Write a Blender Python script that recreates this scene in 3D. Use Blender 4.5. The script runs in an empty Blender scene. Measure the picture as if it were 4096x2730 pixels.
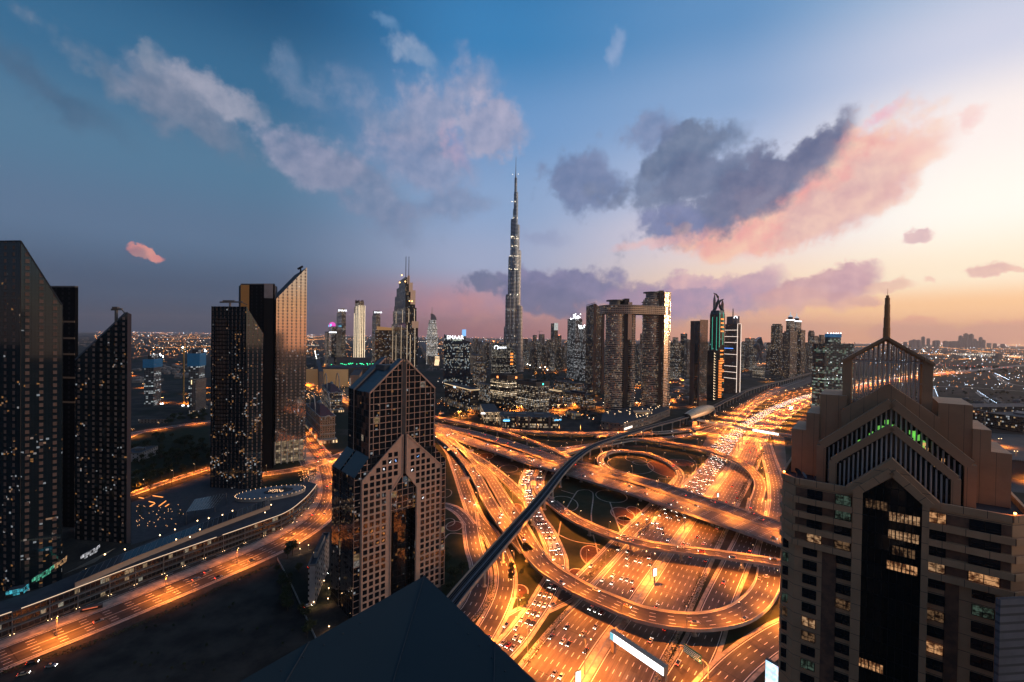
import bpy, math, random
from math import pi, sin, cos, tan, atan2, asin, sqrt, radians, hypot, floor
from mathutils import Vector, Matrix
random.seed(7)
scene = bpy.context.scene
COL = scene.collection

# ------------------------------------------------------------------ camera (roof of a tower, 175 m above the streets)
CAM_H = 175.0
FPX = 1820.0                       # 16 mm lens on a 36 mm sensor, in pixels of the 4096 px survey photo
PITCH, ROLL = radians(0.66), 0.0144
RIGHT = Vector((cos(ROLL), sin(PITCH) * sin(ROLL), cos(PITCH) * sin(ROLL)))
RIGHT = Vector((cos(ROLL), 0, 0)) + Vector((0, sin(PITCH), cos(PITCH))) * sin(ROLL)
UP = Vector((-sin(ROLL), 0, 0)) + Vector((0, sin(PITCH), cos(PITCH))) * cos(ROLL)
FWD = Vector((0, cos(PITCH), -sin(PITCH)))
cam_data = bpy.data.cameras.new('camera')
cam = bpy.data.objects.new('camera', cam_data)
COL.objects.link(cam)
cam.matrix_world = Matrix(((RIGHT.x, UP.x, -FWD.x, 0), (RIGHT.y, UP.y, -FWD.y, 0), (RIGHT.z, UP.z, -FWD.z, CAM_H), (0, 0, 0, 1)))
cam_data.sensor_width = 36.0
cam_data.lens = 16.0
cam_data.clip_start = 0.1
cam_data.clip_end = 200000.0
scene.camera = cam

def ray(u, v):
    return FWD * FPX + RIGHT * (u - 2048.0) - UP * (v - 1365.0)
def G(u, v, z=0.0):
    """survey: the place on the level z that the photo shows at pixel (u, v)"""
    d = ray(u, v)
    t = (z - CAM_H) / d.z
    return (d.x * t, d.y * t)
def HZ(u, v, y):
    """survey: height of what the photo shows at pixel (u, v) when it stands at depth y"""
    d = ray(u, v)
    return CAM_H + d.z * y / d.y
def XA(u, y, v=1400):
    d = ray(u, v)
    return d.x * y / d.y

def S(r, g, b):
    def f(c):
        c /= 255.0
        return c / 12.92 if c <= 0.04045 else ((c + 0.055) / 1.055) ** 2.4
    return (f(r), f(g), f(b), 1.0)

# ------------------------------------------------------------------ view, sampling
scene.render.engine = 'CYCLES'
scene.view_settings.view_transform = 'Standard'
scene.view_settings.look = 'None'
scene.view_settings.exposure = 0.0
scene.view_settings.gamma = 1.0
scene.cycles.use_denoising = True
scene.cycles.max_bounces = 5
scene.cycles.diffuse_bounces = 2
scene.cycles.glossy_bounces = 3
scene.cycles.transmission_bounces = 2
scene.cycles.volume_bounces = 0
scene.cycles.sample_clamp_direct = 0.0
scene.cycles.sample_clamp_indirect = 4.0
scene.cycles.use_light_tree = True

# ------------------------------------------------------------------ node helpers
class NT:
    def __init__(s, tree):
        s.t = tree
        s.n = tree.nodes
        s.l = tree.links
    def add(s, typ, **kw):
        n = s.n.new(typ)
        for k, v in kw.items():
            setattr(n, k, v)
        return n
    def put(s, sock, val):
        if hasattr(val, 'links'):
            s.l.new(val, sock)
        elif val is not None:
            sock.default_value = val
    def m(s, op, a, b=None, c=None, clamp=False):
        n = s.n.new('ShaderNodeMath')
        n.operation = op
        n.use_clamp = clamp
        s.put(n.inputs[0], a)
        if b is not None: s.put(n.inputs[1], b)
        if c is not None: s.put(n.inputs[2], c)
        return n.outputs[0]
    def mix(s, f, a, b, blend='MIX'):
        n = s.n.new('ShaderNodeMix')
        n.data_type = 'RGBA'
        n.blend_type = blend
        s.put(n.inputs[0], f)
        s.put(n.inputs[6], a)
        s.put(n.inputs[7], b)
        return n.outputs[2]
    def rng(s, v, a, b, c=0.0, d=1.0, interp='SMOOTHSTEP'):
        n = s.n.new('ShaderNodeMapRange')
        n.interpolation_type = interp
        s.put(n.inputs[0], v)
        for i, x in enumerate((a, b, c, d)):
            s.put(n.inputs[i + 1], x)
        return n.outputs[0]
    def noise(s, vec, scale, detail=3.0, rough=0.5, dim='3D'):
        n = s.n.new('ShaderNodeTexNoise')
        n.noise_dimensions = dim
        if vec is not None: s.l.new(vec, n.inputs['Vector'])
        n.inputs['Scale'].default_value = scale
        n.inputs['Detail'].default_value = detail
        n.inputs['Roughness'].default_value = rough
        return n.outputs['Fac'], n.outputs['Color']
    def ramp(s, f, stops, interp='LINEAR'):
        n = s.n.new('ShaderNodeValToRGB')
        n.color_ramp.interpolation = interp
        e = n.color_ramp.elements
        while len(e) < len(stops): e.new(0.5)
        for i, (p, c) in enumerate(stops):
            e[i].position = p
            e[i].color = c
        s.put(n.inputs[0], f)
        return n.outputs[0]
    def xyz(s, x, y, z=0.0):
        n = s.n.new('ShaderNodeCombineXYZ')
        s.put(n.inputs[0], x); s.put(n.inputs[1], y); s.put(n.inputs[2], z)
        return n.outputs[0]
    def sep(s, v):
        n = s.n.new('ShaderNodeSeparateXYZ')
        s.l.new(v, n.inputs[0])
        return n.outputs
    def vm(s, op, a, b=None, scale=None):
        n = s.n.new('ShaderNodeVectorMath')
        n.operation = op
        s.put(n.inputs[0], a)
        if b is not None: s.put(n.inputs[1], b)
        if scale is not None: s.put(n.inputs['Scale'], scale)
        return n.outputs['Value'] if op in ('LENGTH', 'DOT_PRODUCT', 'DISTANCE') else n.outputs[0]

# ------------------------------------------------------------------ the dusk sky and the last light of the sun
SUN_AZ, SUN_EL = radians(72.0), radians(2.5)
world = bpy.data.worlds.new('World')
scene.world = world
world.use_nodes = True
world.cycles.sampling_method = 'MANUAL'
world.cycles.sample_map_resolution = 256
W = NT(world.node_tree)
W.n.clear()
tc = W.add('ShaderNodeTexCoord')
dx, dy, dz = W.sep(tc.outputs['Generated'])
az = W.m('ARCTAN2', dx, dy)
el = W.m('ARCSINE', dz)

def px_dir(u, v):
    d = ray(u, v).normalized()
    return atan2(d.x, d.y), asin(d.z)
def elev_ramp(stops):
    """stops: elevation in degrees -> colour"""
    return W.ramp(W.rng(el, radians(-4), radians(48), interp='LINEAR'), [((e + 4.0) / 52.0, c) for e, c in stops], 'EASE')
col_l = elev_ramp([(-4, S(54, 66, 88)), (0.3, S(58, 74, 100)), (4, S(70, 90, 120)), (10, S(92, 118, 150)), (17, S(84, 124, 156)), (25, S(54, 108, 148)), (34, S(24, 80, 122)), (46, S(16, 60, 102))])
col_c = elev_ramp([(-4, S(150, 104, 112)), (0.5, S(190, 126, 132)), (4, S(190, 152, 172)), (9, S(164, 176, 208)), (16, S(142, 170, 210)), (24, S(112, 156, 206)), (33, S(58, 130, 186)), (46, S(26, 96, 152))])
col_m = elev_ramp([(-4, S(236, 150, 122)), (0.5, S(255, 176, 138)), (3.0, S(255, 200, 152)), (6, S(252, 220, 194)), (12, S(230, 216, 224)), (18, S(182, 194, 224)), (26, S(138, 170, 212)), (33, S(98, 148, 198)), (46, S(52, 112, 164))])
col_r = elev_ramp([(-4, S(250, 164, 120)), (0.3, S(255, 182, 136)), (3.4, S(255, 202, 150)), (6.0, S(255, 236, 208)), (12, S(255, 250, 240)), (19, S(254, 242, 238)), (25, S(210, 214, 234)), (33, S(158, 186, 218)), (46, S(98, 144, 190))])
sky = W.mix(W.rng(az, radians(-30), radians(-3)), col_l, col_c)
sky = W.mix(W.rng(az, radians(-2), radians(27)), sky, col_m)
sky = W.mix(W.rng(az, radians(24), radians(46)), sky, col_r)
# behind the camera the sky has already gone deep blue
back = elev_ramp([(-4, S(122, 90, 74)), (1, S(124, 98, 92)), (6, S(88, 94, 112)), (18, S(58, 90, 126)), (46, S(26, 60, 102))])
aaz = W.m('ABSOLUTE', az)
sky = W.mix(W.m('MULTIPLY', W.rng(az, radians(128), radians(172)), 1.0), sky, back)
sky = W.mix(W.rng(az, radians(-60), radians(-110)), sky, back)

# clouds: (u, v, ru, rv, tilt deg, dark colour, light colour, opacity, softness) measured on the photo at 2353 px
PX = 4096.0 / 2353.0
CLOUDS = [
    # cool streaks and the puffy one on the upper left
    (110, 200, 220, 44, 28, S(60, 90, 122), S(84, 112, 142), .7, 1.2),
    (235, 165, 100, 44, 34, S(96, 118, 146), S(132, 144, 166), .65, 1.0),
    (400, 210, 140, 58, 10, S(112, 130, 158), S(150, 156, 178), .8, .9),
    (520, 228, 90, 36, 8, S(140, 148, 172), S(176, 176, 194), .8, .7),
    (440, 275, 150, 55, 18, S(88, 112, 142), S(130, 140, 164), .75, .8),
    (345, 135, 34, 30, 20, S(120, 138, 162), S(158, 162, 180), .6, .8),
    # central plume
    (885, 50, 30, 16, 10, S(110, 150, 192), S(140, 170, 204), .5, .9),
    (950, 130, 60, 32, 14, S(110, 148, 188), S(164, 176, 202), .7, .8),
    (665, 150, 40, 34, 60, S(98, 134, 172), S(140, 156, 186), .45, 1.0),
    (700, 215, 90, 28, 20, S(100, 132, 168), S(136, 150, 180), .45, 1.2),
    (1000, 250, 150, 80, -24, S(132, 146, 180), S(172, 172, 198), .8, .8),
    (1120, 290, 90, 62, 14, S(140, 150, 184), S(184, 180, 204), .9, .5),
    (870, 270, 130, 56, 18, S(112, 136, 172), S(152, 160, 188), .65, 1.1),
    (720, 365, 130, 56, 18, S(112, 130, 164), S(170, 170, 194), .85, .6),
    (840, 440, 170, 60, 24, S(100, 122, 158), S(146, 152, 180), .7, .8),
    (960, 365, 160, 70, 4, S(112, 130, 168), S(166, 166, 194), .7, .9),
    (1020, 465, 130, 36, -8, S(104, 126, 164), S(150, 156, 186), .65, .9),
    (1050, 330, 60, 22, 60, S(170, 150, 186), S(206, 166, 190), .35, 1.0),
    # small ones high on the right
    (1420, 95, 17, 44, 22, S(124, 156, 200), S(172, 186, 218), .6, .8),
    # the big dark bank with its sunlit underside
    (1350, 415, 110, 60, 12, S(96, 118, 160), S(130, 142, 178), .92, .6),
    (1560, 348, 128, 46, -8, S(82, 104, 140), S(122, 136, 164), .95, .5),
    (1480, 300, 70, 40, 0, S(96, 118, 160), S(140, 148, 182), .7, .7),
    (1690, 455, 235, 66, -22, S(86, 104, 140), S(126, 134, 162), .98, .5),
    (1500, 430, 110, 60, 0, S(86, 106, 142), S(124, 136, 164), .8, .6),
    (1610, 408, 120, 44, -12, S(86, 104, 140), S(122, 132, 162), .9, .6),
    (1860, 350, 115, 42, -30, S(90, 102, 138), S(132, 132, 160), .95, .55),
    (1580, 520, 140, 50, 4, S(106, 120, 164), S(140, 146, 186), .85, .7),
    (1770, 510, 230, 66, -14, S(238, 158, 156), S(252, 206, 178), .92, .6),
    (1930, 410, 230, 90, -28, S(232, 152, 154), S(252, 214, 186), .92, .6),
    (2080, 350, 130, 50, -22, S(240, 188, 180), S(252, 220, 200), .85, .7),
    (1920, 470, 170, 64, -24, S(204, 164, 170), S(240, 200, 186), .85, .8),
    (1740, 432, 190, 56, -24, S(88, 100, 136), S(124, 128, 158), .95, .55),
    (1840, 360, 110, 40, -28, S(88, 100, 136), S(128, 130, 158), .9, .6),
    (2215, 285, 60, 20, -20, S(246, 206, 206), S(254, 232, 220), .8, .8),
    (2020, 270, 60, 16, -24, S(236, 166, 190), S(244, 190, 206), .6, 1.0),
    (1240, 545, 70, 22, 4, S(134, 146, 186), S(150, 158, 194), .5, 1.0),
    (1500, 560, 90, 14, -4, S(232, 170, 176), S(246, 200, 190), .6, .9),
    # pink air low over the centre
    (1010, 705, 170, 46, -4, S(190, 130, 150), S(216, 152, 156), .6, 1.4),
    (1290, 715, 200, 52, 0, S(206, 138, 146), S(228, 162, 150), .75, 1.2),
    (830, 722, 120, 30, 0, S(128, 104, 134), S(148, 116, 142), .45, 1.4),
    # low bank behind the tallest tower
    (1120, 652, 70, 24, 4, S(98, 110, 148), S(120, 126, 160), .9, .5),
    (1290, 664, 130, 44, 2, S(106, 114, 156), S(146, 140, 178), .96, .4),
    (1250, 690, 120, 30, 10, S(104, 112, 152), S(124, 124, 162), .9, .6),
    (1480, 690, 120, 30, 4, S(132, 122, 164), S(172, 146, 178), .85, .7),
    (1620, 690, 140, 46, 0, S(140, 128, 172), S(196, 158, 182), .9, .6),
    (1720, 650, 80, 34, 0, S(176, 142, 172), S(220, 176, 186), .85, .6),
    (1610, 652, 60, 18, 0, S(200, 160, 184), S(240, 196, 192), .7, .6),
    (1900, 650, 110, 34, -14, S(182, 136, 156), S(222, 178, 180), .92, .5),
    (1860, 690, 130, 30, 0, S(192, 146, 158), S(226, 176, 168), .75, .8),
    (1960, 628, 60, 22, -16, S(186, 144, 164), S(224, 184, 186), .85, .6),
    (1990, 692, 36, 14, 0, S(196, 146, 152), S(222, 172, 160), .7, .7),
    (2050, 652, 50, 12, -6, S(220, 172, 162), S(240, 200, 176), .75, .7),
    (2104, 545, 40, 15, -10, S(200, 164, 178), S(232, 196, 192), .9, .5),
    (2268, 620, 60, 15, 0, S(214, 168, 168), S(240, 200, 184), .9, .5),
    (2135, 637, 14, 9, 0, S(232, 188, 176), S(244, 206, 186), .7, .7),
    (2340, 622, 30, 8, 0, S(226, 180, 168), S(240, 196, 180), .7, .7),
    # haze bank on the right horizon
    (2150, 768, 300, 26, 1, S(226, 158, 138), S(236, 170, 144), .75, .6),
    (1750, 742, 230, 24, 0, S(226, 160, 142), S(242, 178, 148), .6, .9),
    # the lone salmon cloud
    (340, 587, 34, 10, 14, S(214, 128, 138), S(234, 164, 152), .97, .35),
    (312, 590, 30, 15, 20, S(76, 96, 126), S(90, 104, 134), .5, .9),
]
pv = W.xyz(az, el, 0.0)
n1, n1c = W.noise(pv, 10.0, 6.0, 0.55)
n2, n2c = W.noise(pv, 42.0, 4.0, 0.6)
n3, n3c = W.noise(W.vm('ADD', pv, (0.010, -0.012, 0.0)), 10.0, 5.0, 0.55)
def col_vec(c):
    sc = W.add('ShaderNodeSeparateColor')
    W.l.new(c, sc.inputs[0])
    return W.xyz(sc.outputs[0], sc.outputs[1], 0.5)
warp = W.vm('SCALE', W.vm('SUBTRACT', col_vec(n1c), (0.5, 0.5, 0.5)), scale=0.09)
warp2 = W.vm('SCALE', W.vm('SUBTRACT', col_vec(n2c), (0.5, 0.5, 0.5)), scale=0.03)
pw = W.vm('MULTIPLY', W.vm('ADD', W.vm('ADD', pv, warp), warp2), (1.0, 1.0, 0.0))
edge = W.m('MULTIPLY', W.m('ADD', W.m('SUBTRACT', n1, 0.5), W.m('MULTIPLY', W.m('SUBTRACT', n2, 0.5), 0.26)), 1.7)
relief = W.m('ADD', W.m('MULTIPLY', W.m('SUBTRACT', n1, n3), 3.4), W.m('MULTIPLY', W.m('SUBTRACT', n2, 0.5), 0.4))
shade = W.rng(relief, -0.75, 0.75)
PWX, PWY, _ = W.sep(pw)
SWX, SWY, _ = W.sep(W.vm('ADD', W.vm('ADD', pv, W.vm('SCALE', warp, scale=.22)), W.vm('SCALE', warp2, scale=.9)))
for (u, v, ru, rv, tilt, cd, cl, op, soft) in CLOUDS:
    a0, e0 = px_dir(u * PX, v * PX)
    a1, e1 = px_dir((u + ru) * PX, v * PX)
    a2, e2 = px_dir(u * PX, (v - rv) * PX)
    ra, re, t = abs(a1 - a0) * 1.36, abs(e2 - e0) * 1.36, radians(tilt)      # tilt: clockwise in the picture
    ca, sa = cos(t), sin(t)
    PX_, PY_, ED = (SWX, SWY, W.m('MULTIPLY', edge, .8)) if rv <= 16 else (PWX, PWY, edge)     # small clouds keep their shape
    p = W.m('MULTIPLY_ADD', PX_, ca / ra, W.m('MULTIPLY_ADD', PY_, -sa / ra, -(a0 * ca - e0 * sa) / ra))
    q = W.m('MULTIPLY_ADD', PX_, sa / re, W.m('MULTIPLY_ADD', PY_, ca / re, -(a0 * sa + e0 * ca) / re))
    d = W.m('SQRT', W.m('MULTIPLY_ADD', p, p, W.m('MULTIPLY', q, q)))
    mask = W.rng(W.m('SUBTRACT', W.m('ADD', ED, 1.0), d), 0.0, soft * 0.85, 0.0, op)
    sky = W.mix(mask, sky, W.mix(W.m('MULTIPLY_ADD', mask, 1e-5, shade), cd, cl))
bg = W.add('ShaderNodeBackground')
glow = W.m('MULTIPLY', W.rng(az, radians(0), radians(44)), W.rng(el, radians(30), radians(6)))       # the sun has just set over there
low = W.m('MULTIPLY', W.rng(az, radians(-12), radians(30)), W.rng(el, radians(7), radians(1)))
sky = W.vm('SCALE', sky, scale=W.m('MULTIPLY_ADD', low, 0.14, W.m('MULTIPLY_ADD', glow, 0.16, 1.0)))
W.l.new(sky, bg.inputs[0])
bg.inputs[1].default_value = 0.97
nish = W.add('ShaderNodeTexSky', sky_type='NISHITA')
nish.sun_disc = False
nish.sun_elevation = SUN_EL
nish.sun_rotation = SUN_AZ
nish.altitude = 180.0
bg2 = W.add('ShaderNodeBackground')
W.l.new(nish.outputs[0], bg2.inputs[0])
bg2.inputs[1].default_value = 0.008
addw = W.add('ShaderNodeAddShader')
W.l.new(bg.outputs[0], addw.inputs[0])
W.l.new(bg2.outputs[0], addw.inputs[1])
wo = W.add('ShaderNodeOutputWorld')
W.l.new(addw.outputs[0], wo.inputs[0])

sun_data = bpy.data.lights.new('sun', 'SUN')
sun_data.energy = 1.5
sun_data.angle = radians(6.0)
sun_data.color = (1.0, 0.56, 0.30)
sun = bpy.data.objects.new('sun', sun_data)
COL.objects.link(sun)
to_sun = Vector((sin(SUN_AZ) * cos(SUN_EL), cos(SUN_AZ) * cos(SUN_EL), sin(SUN_EL)))
sun.rotation_euler = to_sun.to_track_quat('Z', 'Y').to_euler()

# ------------------------------------------------------------------ building blocks
class MB:
    """collects faces, then links them as ONE mesh object"""
    def __init__(s):
        s.v, s.f, s.uv, s.mi = [], [], [], []
    def face(s, pts, uvs=None, mi=0):
        n = len(s.v)
        s.v.extend([tuple(p) for p in pts])
        s.f.append(tuple(range(n, n + len(pts))))
        s.uv.extend(uvs if uvs else [(p[0], p[1]) for p in pts])
        s.mi.append(mi)
    def loft(s, pa, za, pb, zb, mi=0, mt=1, top=True, u0=0.0):
        u = u0
        n = len(pa)
        for i in range(n):
            a, b, c, d = pa[i], pa[(i + 1) % n], pb[(i + 1) % n], pb[i]
            w = hypot(b[0] - a[0], b[1] - a[1])
            s.face([(a[0], a[1], za), (b[0], b[1], za), (c[0], c[1], zb), (d[0], d[1], zb)],
                   [(u, za), (u + w, za), (u + w, zb), (u, zb)], mi)
            u += w
        if top:
            s.face([(p[0], p[1], zb) for p in pb], None, mt)
    def prism(s, poly, z0, z1, mi=0, mt=1, top=True, u0=0.0, bottom=False):
        s.loft(poly, z0, poly, z1, mi, mt, top, u0)
        if bottom:
            s.face([(p[0], p[1], z0) for p in reversed(poly)], None, mt)
    def box(s, cx, cy, z0, sx, sy, sz, yaw=0.0, mi=0, mt=None):
        c, n = cos(yaw), sin(yaw)
        p = [(cx + x * c - y * n, cy + x * n + y * c) for x, y in ((-sx / 2, -sy / 2), (sx / 2, -sy / 2), (sx / 2, sy / 2), (-sx / 2, sy / 2))]
        s.prism(p, z0, z0 + sz, mi, mi if mt is None else mt, bottom=True)
    def bar(s, p, q, w, h=None, mi=0):
        p, q = Vector(p), Vector(q)
        d = (q - p)
        L = d.length
        if L < 1e-6: return
        d.normalize()
        a = d.cross(Vector((0, 0, 1)))
        if a.length < 1e-3: a = Vector((1, 0, 0))
        a.normalize()
        b = a.cross(d)
        h = w if h is None else h
        r = [a * (x * w / 2) + b * (y * h / 2) for x, y in ((-1, -1), (1, -1), (1, 1), (-1, 1))]
        for i in range(4):
            j = (i + 1) % 4
            s.face([p + r[i], p + r[j], q + r[j], q + r[i]][::-1], [(0, 0), (w, 0), (w, L), (0, L)], mi)
        s.face([p + x for x in r], None, mi)
        s.face([q + x for x in reversed(r)], None, mi)
    def tube(s, pts, radii, n=8, mi=0, cap=True):
        pts = [Vector(p) for p in pts]
        rings = []
        for i, p in enumerate(pts):
            d = (pts[min(i + 1, len(pts) - 1)] - pts[max(i - 1, 0)]).normalized()
            a = d.cross(Vector((0, 0, 1)))
            if a.length < 1e-3: a = Vector((1, 0, 0))
            a.normalize()
            b = a.cross(d)
            rings.append([p + a * (radii[i] * cos(2 * pi * k / n)) + b * (radii[i] * sin(2 * pi * k / n)) for k in range(n)])
        for i in range(len(rings) - 1):
            for k in range(n):
                j = (k + 1) % n
                s.face([rings[i][k], rings[i + 1][k], rings[i + 1][j], rings[i][j]],
                       [(k, i), (k, i + 1), (k + 1, i + 1), (k + 1, i)], mi)
        if cap:
            s.face(rings[0], None, mi)
            s.face(rings[-1][::-1], None, mi)
    def lathe(s, cx, cy, prof, n=16, mi=0, mt=None):
        for (r0, z0), (r1, z1) in zip(prof[:-1], prof[1:]):
            for k in range(n):
                a, b = 2 * pi * k / n, 2 * pi * (k + 1) / n
                q = [(cx + r0 * cos(a), cy + r0 * sin(a), z0), (cx + r0 * cos(b), cy + r0 * sin(b), z0),
                     (cx + r1 * cos(b), cy + r1 * sin(b), z1), (cx + r1 * cos(a), cy + r1 * sin(a), z1)]
                L = 2 * pi * max(r0, r1) / n
                uv = [(k * L, z0), (k * L + L, z0), (k * L + L, z1), (k * L, z1)]
                if r0 < 1e-5: q, uv = q[1:], uv[1:]
                elif r1 < 1e-5: q, uv = q[:3], uv[:3]
                s.face(q, uv, mi)
        if prof[-1][0] > 1e-5:
            s.face([(cx + prof[-1][0] * cos(2 * pi * k / n), cy + prof[-1][0] * sin(2 * pi * k / n), prof[-1][1]) for k in range(n)], None, mi if mt is None else mt)
    def ball(s, x, y, z, r, n=6, mi=0):
        s.lathe(x, y, [(r * sin(pi * i / (n // 2 + 1)), z - r * cos(pi * i / (n // 2 + 1))) for i in range(n // 2 + 2)], n, mi)
    def slab(s, poly, z0, zt, mi=0, mt=1):
        """prism whose top corners have their own heights"""
        n = len(poly)
        u = 0.0
        for i in range(n):
            a, c = poly[i], poly[(i + 1) % n]
            w = hypot(c[0] - a[0], c[1] - a[1])
            za, zc = zt[i], zt[(i + 1) % n]
            s.face([(a[0], a[1], z0), (c[0], c[1], z0), (c[0], c[1], zc), (a[0], a[1], za)], [(u, z0), (u + w, z0), (u + w, zc), (u, za)], mi)
            u += w
        s.face([(p[0], p[1], z) for p, z in zip(poly, zt)], None, mt)
    def gable(s, P, s0, s1, t0, t1, z0, ze, zr, mi=0, mt=1, sc=None):
        """pitched-roof block in a local frame P(s, t); ridge runs along t at the middle of s"""
        sc = (s0 + s1) / 2 if sc is None else sc
        def q(a, t, z): return P(a, t) + (z,)
        for t, flip in ((t0, False), (t1, True)):
            pts = [q(s0, t, z0), q(s1, t, z0), q(s1, t, ze), q(sc, t, zr), q(s0, t, ze)]
            uv = [(s0, z0), (s1, z0), (s1, ze), (sc, zr), (s0, ze)]
            s.face(pts[::-1] if flip else pts, uv[::-1] if flip else uv, mi)
        s.face([q(s0, t1, z0), q(s0, t0, z0), q(s0, t0, ze), q(s0, t1, ze)], [(t1, z0), (t0, z0), (t0, ze), (t1, ze)], mi)
        s.face([q(s1, t0, z0), q(s1, t1, z0), q(s1, t1, ze), q(s1, t0, ze)], [(t0, z0), (t1, z0), (t1, ze), (t0, ze)], mi)
        s.face([q(s0, t1, ze), q(s0, t0, ze), q(sc, t0, zr), q(sc, t1, zr)], [(t1, 0), (t0, 0), (t0, 20), (t1, 20)], mt)
        s.face([q(s1, t0, ze), q(s1, t1, ze), q(sc, t1, zr), q(sc, t0, zr)], [(t0, 0), (t1, 0), (t1, 20), (t0, 20)], mt)
    def pbox(s, P, s0, s1, t0, t1, z0, z1, mi=0, mt=None):
        p = [P(s0, t0), P(s1, t0), P(s1, t1), P(s0, t1)]
        s.prism(p, z0, z1, mi, mi if mt is None else mt, u0=s0, bottom=True)
    def build(s, name, mats, parent=None, local=False, smooth=False, kind=None):
        me = bpy.data.meshes.new(name)
        off = parent.location if (parent is not None and not local) else Vector((0, 0, 0))
        if parent is not None and parent.parent is not None and not local:
            off = off + parent.parent.location
        me.from_pydata([(v[0] - off[0], v[1] - off[1], v[2] - off[2]) for v in s.v], [], s.f)
        if not isinstance(mats, (list, tuple)): mats = [mats]
        for m in mats: me.materials.append(m)
        ul = me.uv_layers.new(name='UVMap')
        ul.data.foreach_set('uv', [c for uv in s.uv for c in uv])
        top = len(mats) - 1
        me.polygons.foreach_set('material_index', [min(i, top) for i in s.mi])
        if smooth: me.polygons.foreach_set('use_smooth', [True] * len(me.polygons))
        me.validate(verbose=False)
        me.update()
        o = bpy.data.objects.new(name, me)
        COL.objects.link(o)
        if parent is not None: o.parent = parent
        if kind: o['kind'] = kind
        return o

def tag(o, label, cat, group=None, kind=None):
    o['label'] = label
    o['category'] = cat
    if group: o['group'] = group
    if kind: o['kind'] = kind
    return o
def thing(name, label, cat, loc=(0, 0, 0), group=None):
    o = bpy.data.objects.new(name, None)
    o.empty_display_size = 0.1
    COL.objects.link(o)
    o.location = loc if len(loc) == 3 else (loc[0], loc[1], 0.0)
    return tag(o, label, cat, group)
KIDS = {}
def kids(o):
    if o.name not in KIDS: KIDS[o.name] = [c for c in bpy.data.objects if c.parent == o]
    return KIDS[o.name]
def dup(root, loc, rz=0.0, scale=None, label=None, group=None):
    r = root.copy()
    COL.objects.link(r)
    r.location = loc
    r.rotation_euler = (0, 0, rz)
    if scale: r.scale = (scale, scale, scale) if not isinstance(scale, tuple) else scale
    if label: r['label'] = label
    if group: r['group'] = group
    for ch in kids(root):
        c = ch.copy()
        COL.objects.link(c)
        c.parent = r
        for g in kids(ch):
            d = g.copy()
            COL.objects.link(d)
            d.parent = c
    return r

# ------------------------------------------------------------------ materials
MATS = {}
def mat(name, base, rough=0.7, metal=0.0, emit=None, strength=0.0, noise=None, spec=0.5, bump=0.0):
    """noise = (scale, second colour, contrast)"""
    if name in MATS: return MATS[name]
    m = bpy.data.materials.new(name)
    m.use_nodes = True
    T = NT(m.node_tree)
    b = T.n['Principled BSDF']
    b.inputs['Base Color'].default_value = base
    b.inputs['Roughness'].default_value = rough
    b.inputs['Metallic'].default_value = metal
    b.inputs['Specular IOR Level'].default_value = spec
    if noise:
        tco = T.add('ShaderNodeTexCoord')
        n, _ = T.noise(tco.outputs['Object'], noise[0], 5.0, 0.6)
        T.l.new(T.mix(T.rng(n, 0.5 - noise[2], 0.5 + noise[2]), base, noise[1]), b.inputs['Base Color'])
        if bump:
            bp = T.add('ShaderNodeBump')
            bp.inputs['Strength'].default_value = bump
            T.l.new(n, bp.inputs['Height'])
            T.l.new(bp.outputs[0], b.inputs['Normal'])
    if emit:
        b.inputs['Emission Color'].default_value = emit
        b.inputs['Emission Strength'].default_value = strength
        m.cycles.emission_sampling = 'NONE'
    MATS[name] = m
    return m

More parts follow.
